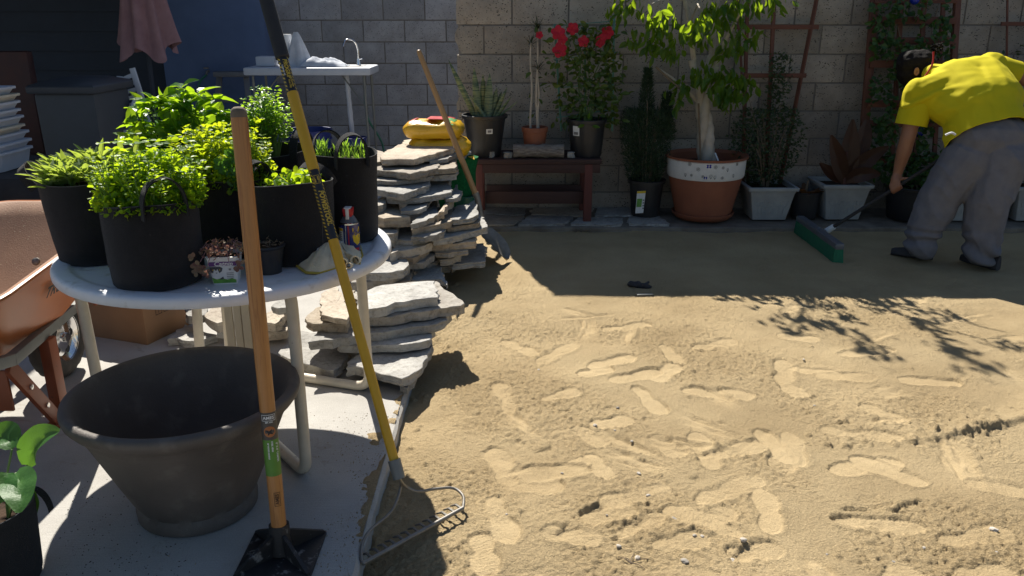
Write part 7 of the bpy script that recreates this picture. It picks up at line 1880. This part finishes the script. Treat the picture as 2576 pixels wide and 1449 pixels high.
# rubble of stones that carries the bags: two flags behind
for i, (z, dx_) in enumerate(((.617, 0), (.572, -.04))):
    m_, c = slab_poly([(-.95 + dx_, 5.80), (-.34 + dx_, 5.80), (-.30 + dx_, 6.12), (-.9 + dx_, 6.14)], z, .042, 1200 + i); me = mesh_of('flagstone', m_, M['flag']); o = bpy.data.objects.new('flagstone', me); col.objects.link(o); o.location = c
    setp(o, ('flagstone carrying the yellow soil bags', 'flagstone second below the yellow soil bags')[i], 'stone', TS)
m_, c = slab_poly([(-.93, 5.84), (-.40, 5.82), (-.36, 6.1), (-.9, 6.1)], .528, .526, 1300); me = mesh_of('stone_pile', m_, M['flag']); o = bpy.data.objects.new('stone_pile', me); col.objects.link(o); o.location = c; setp(o, 'heap of stone behind the tall stack under the soil bags', 'stone', TS)

# ================================================================== PERSON WITH BROOM
def capsule(bm, a, ra, b, rb, n=14):
    a, b = Vector(a), Vector(b); d = b - a; q = d.to_track_quat('Z', 'Y').to_matrix().to_4x4()
    mbx = MB(); prof = [(ra * math.sin(t), -ra * math.cos(t)) for t in np.linspace(.05, math.pi / 2, 5)] + [(rb * math.sin(t), d.length - rb * math.cos(t)) for t in np.linspace(math.pi / 2, math.pi - .05, 5)]
    mbx.lathe(prof, n); vs = [bm.verts.new(q @ Vector(v) + a) for v in mbx.V]
    for f in mbx.F:
        try: bm.faces.new([vs[i] for i in f])
        except ValueError: pass
def skin_shape(name, caps, voxel, m_, parent, wr=None, smooth_it=4, label=None):
    bm = bmesh.new()
    for c_ in caps: capsule(bm, *c_)
    me = bpy.data.meshes.new(name); bm.to_mesh(me); bm.free()
    o = bpy.data.objects.new(name, me); col.objects.link(o)
    md = o.modifiers.new('join', 'REMESH'); md.mode = 'VOXEL'; md.voxel_size = voxel
    s = o.modifiers.new('soft', 'SMOOTH'); s.iterations = smooth_it; s.factor = .5
    dg = bpy.context.evaluated_depsgraph_get(); dg.update()
    me2 = bpy.data.meshes.new_from_object(o.evaluated_get(dg)); o.modifiers.clear(); o.data = me2; bpy.data.meshes.remove(me)
    if wr:
        nn_ = [v.normal.copy() for v in me2.vertices]
        for v, n_ in zip(me2.vertices, nn_): v.co += n_ * wr(v.co)
    base = Vector(parent.location) if parent else Vector((0, 0, 0))
    for v in me2.vertices: v.co -= base
    me2.materials.clear(); me2.materials.append(m_)
    me2.polygons.foreach_set('use_smooth', [True] * len(me2.polygons)); me2.update()
    o.parent = parent
    if label: o['label'] = label
    return o
pelvis = P(2482, 335, 5.42)
hipL, hipR = P(2440, 385, 5.43), P(2522, 385, 5.37)
footL, footR = G(2302, 652, SAND), G(2468, 676, SAND)
kneeL = P(2368, 492, 5.47); kneeR = P(2484, 505, 5.34)
ankL = P(2314, 622, 5.48); ankR = P(2464, 640, 5.32)
neck = P(2345, 190, 5.90); head = P(2303, 172, 6.02); shL = P(2312, 236, 5.70); shR = P(2492, 172, 5.86)
elL = P(2284, 345, 5.68); wrL = P(2258, 436, 5.73); chest = P(2405, 215, 5.74); belly = P(2450, 268, 5.56)
elR = P(2612, 205, 5.86); wrR = P(2640, 330, 5.62)
pr_ = thing('person', 'person in yellow shirt and grey trousers bending over to sweep with a broom', 'person', (pelvis.x, pelvis.y, SAND))
caps = [(pelvis, .12, belly, .12), (belly, .12, chest, .125), (chest, .10, neck, .06), (neck, .055, head, .06), (head + Vector((0, 0, .01)), .088, head + Vector((-.005, .06, -.045)), .075),
        (shL, .06, elL, .05), (elL, .050, elL.lerp(wrL, .4), .050), (elL.lerp(wrL, .4), .050, wrL, .032), (chest, .09, shL, .065), (chest, .09, shR, .065), (shR, .06, elR, .055), (elR, .052, wrR, .034),
        (hipL, .085, kneeL, .065), (kneeL, .06, ankL, .04), (hipR, .085, kneeR, .065), (kneeR, .06, ankR, .04), (pelvis, .1, hipL, .09), (pelvis, .1, hipR, .09),
        (head + Vector((-.02, .125, -.04)), .018, head + Vector((-.025, .14, -.07)), .014)]          # nose
# broom pole line, hands close round it
bh = G(2062, 612, SAND); pole0 = P(2082, 580, bh.y - .01); grip = P(2256, 470, 5.70); pd = (grip - pole0).normalized(); pole1 = grip + pd * .42
palm = grip + Vector((-.008, .012, .042)); caps += [(wrL, .032, palm, .036)]
sdv = pd
def hand(grip, palm, sdv):
    o = []
    for k, (o_, r_) in enumerate(((-.034, .0105), (-.012, .011), (.010, .011), (.031, .0095))):
        kn = palm + sdv * o_ + Vector((-.014, -.018, -.012)); m1 = grip + sdv * o_ + Vector((-.012, -.022, -.006)); m2 = grip + sdv * o_ + Vector((.002, -.016, -.022)); tp_ = grip + sdv * (o_) + Vector((.012, .004, -.020))
        o += [(palm + sdv * o_ * .8, .014, kn, r_ + .002), (kn, r_ + .001, m1, r_), (m1, r_, m2, r_ * .95), (m2, r_ * .95, tp_, r_ * .85)]
    return o + [(palm + sdv * .02, .015, grip + sdv * .055 + Vector((.004, .006, .026)), .012), (grip + sdv * .055 + Vector((.004, .006, .026)), .0115, grip + sdv * .088 + Vector((.006, -.004, .010)), .009)]
caps += hand(grip, palm, sdv)
pR = wrR + Vector((-.01, -.02, -.06)); caps += [(wrR, .032, pR, .036)] + hand(pR + Vector((.008, -.012, -.042)), pR, Vector((.8, .5, 0)).normalized())
body = skin_shape('body', caps, .0085, M['skin'], pr_, None, 3)
def cut(o, p, n_, keep_near=None):
    p = Vector(p) - Vector(o.parent.location); bm = bmesh.new(); bm.from_mesh(o.data)
    bmesh.ops.bisect_plane(bm, geom=list(bm.verts) + list(bm.edges) + list(bm.faces), plane_co=p, plane_no=n_, clear_inner=True)
    bm.to_mesh(o.data); bm.free(); o.data.update()
hemA, hemB = P(2362, 322, 5.28), P(2578, 276, 5.22)
def wrinkle(co):
    ax_ = (neck - pelvis).normalized(); t = (co - pelvis).dot(ax_)
    side = max(0.0, min(1.0, (hemA.x + .30 - co.x) / .26)); f = math.exp(-((t - .26) / .20) ** 2)
    u = (co - hemA).dot(Vector((.50, .1, -.86))); u += .05 * mnoise.noise(co * 4.5)
    rid = max(0.0, math.sin(u * 62)) ** 2.2 * (.5 + .8 * mnoise.noise(co * 5 + Vector((3, 0, 0))))
    return .026 * f * side * max(0, rid) + .007 * mnoise.noise(co * 6) + .0035 * mnoise.noise(co * 17)
sh_caps = [(pelvis + Vector((-.02, 0, -.08)), .216, belly + Vector((.0, 0, 0)), .190), (pelvis + Vector((.07, -.02, -.06)), .212, belly + Vector((.08, 0, .03)), .185), (belly, .205, chest, .175), (belly + Vector((.09, 0, .03)), .195, P(2462, 205, 5.78), .175), (chest, .17, P(2462, 205, 5.78), .175),
           (chest, .165, neck + Vector((0, -.03, .0)), .085), (P(2340, 240, 5.72), .125, P(2465, 190, 5.84), .12), (chest, .15, shL + Vector((.05, -.02, 0)), .12), (P(2462, 200, 5.8), .15, shR, .112), (belly + Vector((-.05, .0, -.02)), .17, shL + Vector((.11, -.02, -.02)), .13), (P(2500, 250, 5.62), .18, shR + Vector((-.01, -.03, -.05)), .12)]
sl_end = shL.lerp(elL, .72)
sh_caps += [(shL, .105, shL.lerp(elL, .30), .094)]
slr = shR.lerp(elR, .50); sh_caps += [(shR, .105, shR.lerp(elR, .22), .096)]
shirt = skin_shape('shirt', sh_caps, .0095, M['shirt'], pr_, wrinkle, 6)
AB = (hemB - hemA).normalized(); axh = (belly - pelvis).normalized(); hn = (axh - AB * axh.dot(AB)).normalized()
cut(shirt, hemA, hn)
sd_ = shirt.modifiers.new('cloth', 'SOLIDIFY'); sd_.thickness = .006; sd_.offset = -1
def cuff(a, b, r0_, r1_, name, m_, par, wav=.05):
    a, b = Vector(a), Vector(b); q = (b - a).to_track_quat('Z', 'Y').to_matrix(); ln = (b - a).length; mb = MB()
    mb.lathe([(r0_ * .9, 0), (r0_, ln * .25), (lerp(r0_, r1_, .6), ln * .6), (r1_, ln), (r1_ - .006, ln - .001), (r1_ - .008, ln * .6)], 40, rot=q, c=a, caps=False, wob=lambda an, z, i: 1 + wav * math.sin(2 * an + z * 20) * (.4 + z / ln * .6)); return part(par, name, mb, m_, world=True, deg=70)
cuff(shL.lerp(elL, .10), sl_end, .100, .098, 'sleeve', M['shirt'], pr_); cuff(shR.lerp(elR, .08), slr, .102, .094, 'sleeve', M['shirt'], pr_)
# trousers
def twr(co):
    low_ = max(0, min(1, (.24 - co.z) / .16)); up_ = max(0, min(1, (co.z - .62) / .15))
    return .017 * low_ * math.sin(co.z * 62 + 16 * co.x + 6 * mnoise.noise(co * 5)) + .012 * (1 - abs(mnoise.noise(Vector((co.x * 7 + co.z * 4, co.y * 5, co.z * 2.2))))) ** 6 + .010 * mnoise.noise(co * 5) + .003 * mnoise.noise(co * 20)
tc = [(pelvis + Vector((-.04, .02, -.03)), .155, pelvis + Vector((.08, .0, -.03)), .155), (hipL + Vector((0, .02, -.05)), .165, kneeL, .130), (kneeL, .130, ankL + Vector((0, 0, .05)), .104), (hipR + Vector((.01, .02, -.05)), .170, kneeR, .135), (kneeR, .135, ankR + Vector((0, 0, .05)), .106), (ankL + Vector((0, 0, .05)), .104, ankL + Vector((0, 0, .01)), .098), (ankR + Vector((0, 0, .05)), .106, ankR + Vector((0, 0, .01)), .100)]
tro = skin_shape('trousers', tc, .0095, M['trousers'], pr_, twr, 4)
mb = MB(); q0 = P(2378, 340, 5.235); mb.tube(spline([q0, q0 + Vector((.03, -.01, .016)), q0 + Vector((.06, -.005, .004))], 4), .007, 6); part(tro, 'drawstring', mb, M['paper'], world=True)
for f_, yaw in ((footL, R(150)), (footR, R(118))):
    d = Vector((math.cos(yaw), math.sin(yaw), 0)); b0 = f_ + Vector((.05, .01, 0)); s_ = Vector((-d.y, d.x, 0)); mb = MB(); rows = []
    for i in range(13):
        t = i / 12; ww = .042 * (math.sin(math.pi * min(1, t * .9 + .08)) ** .5) + .004; hh = lerp(.085, .035, t ** .8) * (1 if t < .95 else .8)
        c_ = b0 + d * lerp(-.07, .20, t); rows.append([c_ + s_ * ww * math.cos(a) + Vector((0, 0, max(.002, .02 + hh * math.sin(a)) if math.sin(a) > 0 else .002 + .018 * (1 + math.sin(a)))) for a in np.linspace(0, 6.2832, 17)])
    mb.grid(rows); mb.add(rows[0][:-1], [tuple(range(16))]); mb.add(rows[-1][:-1], [tuple(range(16))]); part(pr_, 'shoe', mb, M['shoe'], world=True, deg=70)
# hair: cap, bun and red band; ear
hd_c = [(head + Vector((-.03, -.015, -.03)), .095, head + Vector((.02, -.03, .0)), .095), (head + Vector((.02, -.02, .03)), .102, head + Vector((-.04, -.008, .03)), .100), (head + Vector((.03, .0, -.005)), .09, neck + Vector((-.01, .03, .03)), .06), (head + Vector((.0, .05, .03)), .085, head + Vector((-.05, .03, .05)), .07)]
hair = skin_shape('hair', hd_c, .010, M['hair'], pr_, lambda co: .008 * mnoise.noise(co * 28), 2)
bun = P(2357, 122, 5.98); mb = MB()
for i in range(60):
    a, b = random.uniform(0, 6.28), random.uniform(-1.2, 1.2); r_ = random.uniform(.02, .04); pts = [bun + Vector((r_ * math.cos(a + t) * math.cos(b), r_ * math.sin(a + t) * math.cos(b), r_ * math.sin(b + t * .4))) for t in np.linspace(0, 1.2, 6)]; mb.tube(pts, .004, 5)
o = part(hair, 'bun', mb, M['hair'], world=True)
mb = MB(); mb.tube(spline([P(2348, 130, 5.86), P(2346, 160, 5.84), P(2332, 185, 5.82), P(2318, 205, 5.82)], 5), .006, 7); part(hair, 'hair_band', mb, M['headscarf'], world=True)
mb = MB(); e0 = P(2306, 180, 5.885); mb.lathe([(.0005, -.004), (.014, -.002), (.019, .0), (.016, .004), (.006, .002)], 14, caps=False, rot=Matrix.Rotation(R(80), 3, 'X'), c=e0); mb.V = [(v[0], v[1], (v[2] - e0.z) * 1.5 + e0.z) for v in mb.V]; part(pr_, 'ear', mb, M['skin'], world=True)
# broom
t_ = thing('push_broom', 'push broom with green bristles and dark pole held over the shaded sand', 'broom', bh)
mb = MB(); mb.tube([pole0, pole1], .0125, 12); part(t_, 'pole', mb, M['grip'], world=True)
A, B = G(2008, 585, SAND), G(2108, 662, SAND); dd = (B - A); ln = dd.length; dd.normalize(); ang = math.atan2(dd.y, dd.x); cc = (A + B) / 2
rz_ = rotz(ang)
mb = MB(); mb.box(cc + Vector((0, 0, .115)), (ln, .062, .045), rz_, ch=.012); hdp = part(t_, 'head', mb, M['grey_plastic'], world=True)
mb = MB(); rows = []
for k, (z, s) in enumerate(((.10, 1.0), (.06, 1.12), (.0, 1.3), (-.008, 1.28))):
    rows.append([cc + rz_ @ Vector((x * ln * .49 * (1 + .05 * (s - 1)), y * .029 * s + .004 * mnoise.noise(Vector((x * 30, y * 9, k))), 0)) + Vector((0, 0, z)) for x, y in ([(u, -1) for u in np.linspace(-1, 1, 30)] + [(u, 1) for u in np.linspace(1, -1, 30)] + [(-1, -1)])])
mb.grid(rows); mb.add(rows[-1][:-1], [tuple(range(60))]); part(hdp, 'bristles', mb, M['bristle'], world=True, deg=60)
mb = MB(); mb.tube([pole0 - pd * .03, pole0 + pd * .055], [.024, .021], 14); part(t_, 'ferrule', mb, M['paper'], world=True)
mb = MB(); mb.tube([pole0 - pd * .02, cc + Vector((0, 0, .125))], [.018, .022], 10); part(hdp, 'bracket', mb, M['grey_plastic'], world=True)

# ================================================================== SMALL THINGS ON THE SAND
q = G(1608, 722, SAND); q.z = sand_z(q.x, q.y)
def gcap(): 
    return [(q + Vector((-.08, .02, .035)), .03, q + Vector((.0, 0, .03)), .034), (q + Vector((0, 0, .03)), .034, q + Vector((.07, -.02, .022)), .026), (q + Vector((.05, -.01, .03)), .02, q + Vector((.09, .02, .05)), .012), (q + Vector((.06, -.03, .02)), .016, q + Vector((.11, -.03, .015)), .011), (q + Vector((.06, .0, .02)), .016, q + Vector((.115, .0, .018)), .011), (q + Vector((-.02, .02, .03)), .018, q + Vector((.0, .06, .02)), .012)]
gd = skin_shape('fallen_glove', [(q + (a - q) * .62, ra * .66, q + (b - q) * .62, rb * .66) for a, ra, b, rb in gcap()], .0035, M['glove_dark'], None, lambda co: .007 * mnoise.noise(co * 45) + .004 * mnoise.noise(co * 110), 2)
me = gd.data
for v in me.vertices: v.co -= q
gd.location = q; setp(gd, 'dark crumpled work glove lying at the edge of the wall shadow', 'glove')
qs = G(1622, 742, SAND); qs.z = sand_z(qs.x, qs.y) + .004; mb = MB(); mb.box(qs + Vector((0, 0, .004)), (.10, .03, .008), rotz(.1), ch=.003); solo('putty_knife', mb, M['galv'], 'small pale scraper lying in front of the dark glove', 'tool', qs)
# scattered dark prunings by the bench
q = G(1462, 583, SAND); q.z = sand_z(q.x, q.y); mb = MB()
for i in range(26):
    a = random.uniform(0, 6.28); p = q + Vector((random.gauss(0, .06), random.gauss(0, .03), .006)); mb.tube([p, p + Vector((.035 * math.cos(a), .035 * math.sin(a), random.uniform(0, .012)))], .004, 5)
o = solo('twig_litter', mb, M['twig'], 'little heap of dark prunings on the sand before the bench', 'twigs', q); o['kind'] = 'stuff'
# pebbles: each its own stone
peb = []
for k in range(5):
    bm = bmesh.new(); bmesh.ops.create_icosphere(bm, subdivisions=2, radius=1); rr = random.Random(k)
    for v in bm.verts: v.co *= 1 + .35 * mnoise.noise(v.co * 1.6 + Vector((k * 7, 0, 0))); v.co.z *= .62
    me = bpy.data.meshes.new('pebble'); bm.to_mesh(me); bm.free(); me.materials.append(M['pebble']); peb.append(me)
def D5(x, y): return c5(x, y)
spots = [(D5(1325, 70), .010, 'white angular pebble alone on the upper sand'), (D5(1140, 215), .013, 'pale squarish pebble at the toe of a shoe print'), (D5(1300, 258), .007, 'tiny white pebble just below the squarish one'), (D5(1435, 345), .009, 'white split pebble in the middle of the sand'), (D5(1492, 600), .010, 'flat dark pebble in the middle of the sand'), (D5(1570, 785), .011, 'white three-sided pebble by a smooth print'),
         (D5(1768, 1000), .018, 'largest brown grey pebble on the sand'), (D5(1330, 1215), .011, 'brown pebble near the lower edge of the sand'), (D5(1480, 1300), .012, 'pale pebble beside the twig at the bottom'), (D5(1860, 1335), .015, 'long grey pebble at the bottom of the sand'), (D5(1940, 1130), .009, 'left one of two white pebbles side by side'), (D5(2000, 1132), .009, 'right one of two white pebbles side by side'),
         (D5(2330, 1175), .014, 'grey pebble at the head of a dark sand scarp'), (D5(2240, 1310), .013, 'grey pebble at the foot of a dark sand scarp'), (D5(875, 600), .007, 'small white pebble inside a smooth print by the rake'), (D5(430, 940), .006, 'white speck of a pebble on a ribbed shoe print'), (D5(1235, 945), .006, 'white speck of a pebble below a crumbled scarp'),
         (c6(780, 38), .008, 'white pebble on the upper right sand'), (c6(1680, 1220), .008, 'white flake of a pebble right of the long print'), (c6(2260, 1040), .016, 'pale clod-like pebble near the right edge'), (c6(880, 1290), .006, 'tiny white pebble low on the right'), (c6(1430, 1340), .007, 'small white pebble at the bottom right'), (c6(2280, 1235), .008, 'pale pebble chip at the right edge'), (c3(455, 805), .009, 'white pebble beside a toe print near the flagstones'), (c4_(1875, 1042), .009, 'white flat pebble below the tree shadow'), (c4_(775, 718), .008, 'white pebble left of the tree shadow')]
for i, ((px, py), r_, lab) in enumerate(spots):
    q = G(px, py, SAND); q.z = sand_z(q.x, q.y) + r_ * .2
    o = bpy.data.objects.new('pebble', peb[i % 5]); col.objects.link(o); o.location = q; o.scale = (r_ * .85, r_ * .7, r_ * .72); o.rotation_euler = (0, 0, i * 1.3); setp(o, lab, 'stone', 'pebbles on the sand')
q = G(1585, 1425, SAND); q.z = sand_z(q.x, q.y)
mb = MB()
for a, ln in ((.3, .07), (1.2, .05), (2.4, .045), (-.6, .05), (2.0, .03)): mb.tube([q + Vector((0, 0, .004)), q + Vector((ln * .5 * math.cos(a), ln * .5 * math.sin(a), .010)), q + Vector((ln * math.cos(a), ln * math.sin(a), .004))], [.0018, .0014, .0008], 5)
solo('dry_twig', mb, M['twig'], 'dry forked twig at the bottom of the sand', 'twig', q)
# sand crumbs spilled over the slab edge
mb = MB(); rr = np.random.default_rng(3)
for i in range(700):
    y = rr.uniform(2.0, 3.1); x = EDGE_X - .012 - abs(rr.normal()) * .11 * (1 + .8 * math.sin(y * 7)); s = rr.uniform(.0008, .0028); 
    if x > EDGE_X - .01: continue
    c = np.array([x, y, s * .5]); a = rr.uniform(0, 6.28); t3 = [(s * math.cos(a + k * 2.094), s * math.sin(a + k * 2.094), -s * .5) for k in range(3)]
    mb.add([tuple(c + np.array(p)) for p in t3] + [tuple(c + np.array([0, 0, s * .9]))], [(0, 1, 3), (1, 2, 3), (2, 0, 3)])
o = structure('sand_crumbs', mb, M['sand']); o['kind'] = 'stuff'; o['label'] = 'loose sand spilled over the slab edge'
# thin drift of sand on the slab edge
mb = MB(); gx = np.linspace(EDGE_X - .26, EDGE_X - .012, 70); gy = np.linspace(1.75, 3.3, 300); GX, GY = np.meshgrid(gx, gy)
hgt = fbm(GX, GY, 9, 4, 611, .6) * .016 - .004 - .030 * np.clip((EDGE_X - GX) / .26, 0, 1) + .006
vid = -np.ones(GX.shape, int); vs = []; fs = []
def vtx(i, j):
    if vid[i, j] < 0: vid[i, j] = len(vs); vs.append((GX[i, j], GY[i, j], max(-.001, min(.006, float(hgt[i, j])))))
    return vid[i, j]
for i in range(299):
    for j in range(69):
        if hgt[i:i + 2, j:j + 2].max() > .0004: fs.append((vtx(i, j), vtx(i, j + 1), vtx(i + 1, j + 1), vtx(i + 1, j)))
mb.add(vs, fs); o = structure('sand_drift', mb, M['sand'], smooth=True); o['kind'] = 'stuff'; o['label'] = 'thin sand drifted over the slab edge'
# debris on the slab at the left
mb = MB()
for i in range(260):
    q = G(rr.uniform(150, 480), rr.uniform(1200, 1449), 0); s = rr.uniform(.0008, .003); a = rr.uniform(0, 6.28)
    t3 = [(q.x + s * math.cos(a + k * 2.094), q.y + s * math.sin(a + k * 2.094), .0005) for k in range(3)]; mb.add(t3 + [(q.x, q.y, s)], [(0, 1, 3), (1, 2, 3), (2, 0, 3)])
o = structure('soil_crumbs', mb, M['soil']); o['kind'] = 'stuff'; o['label'] = 'dark crumbs of soil on the slab'
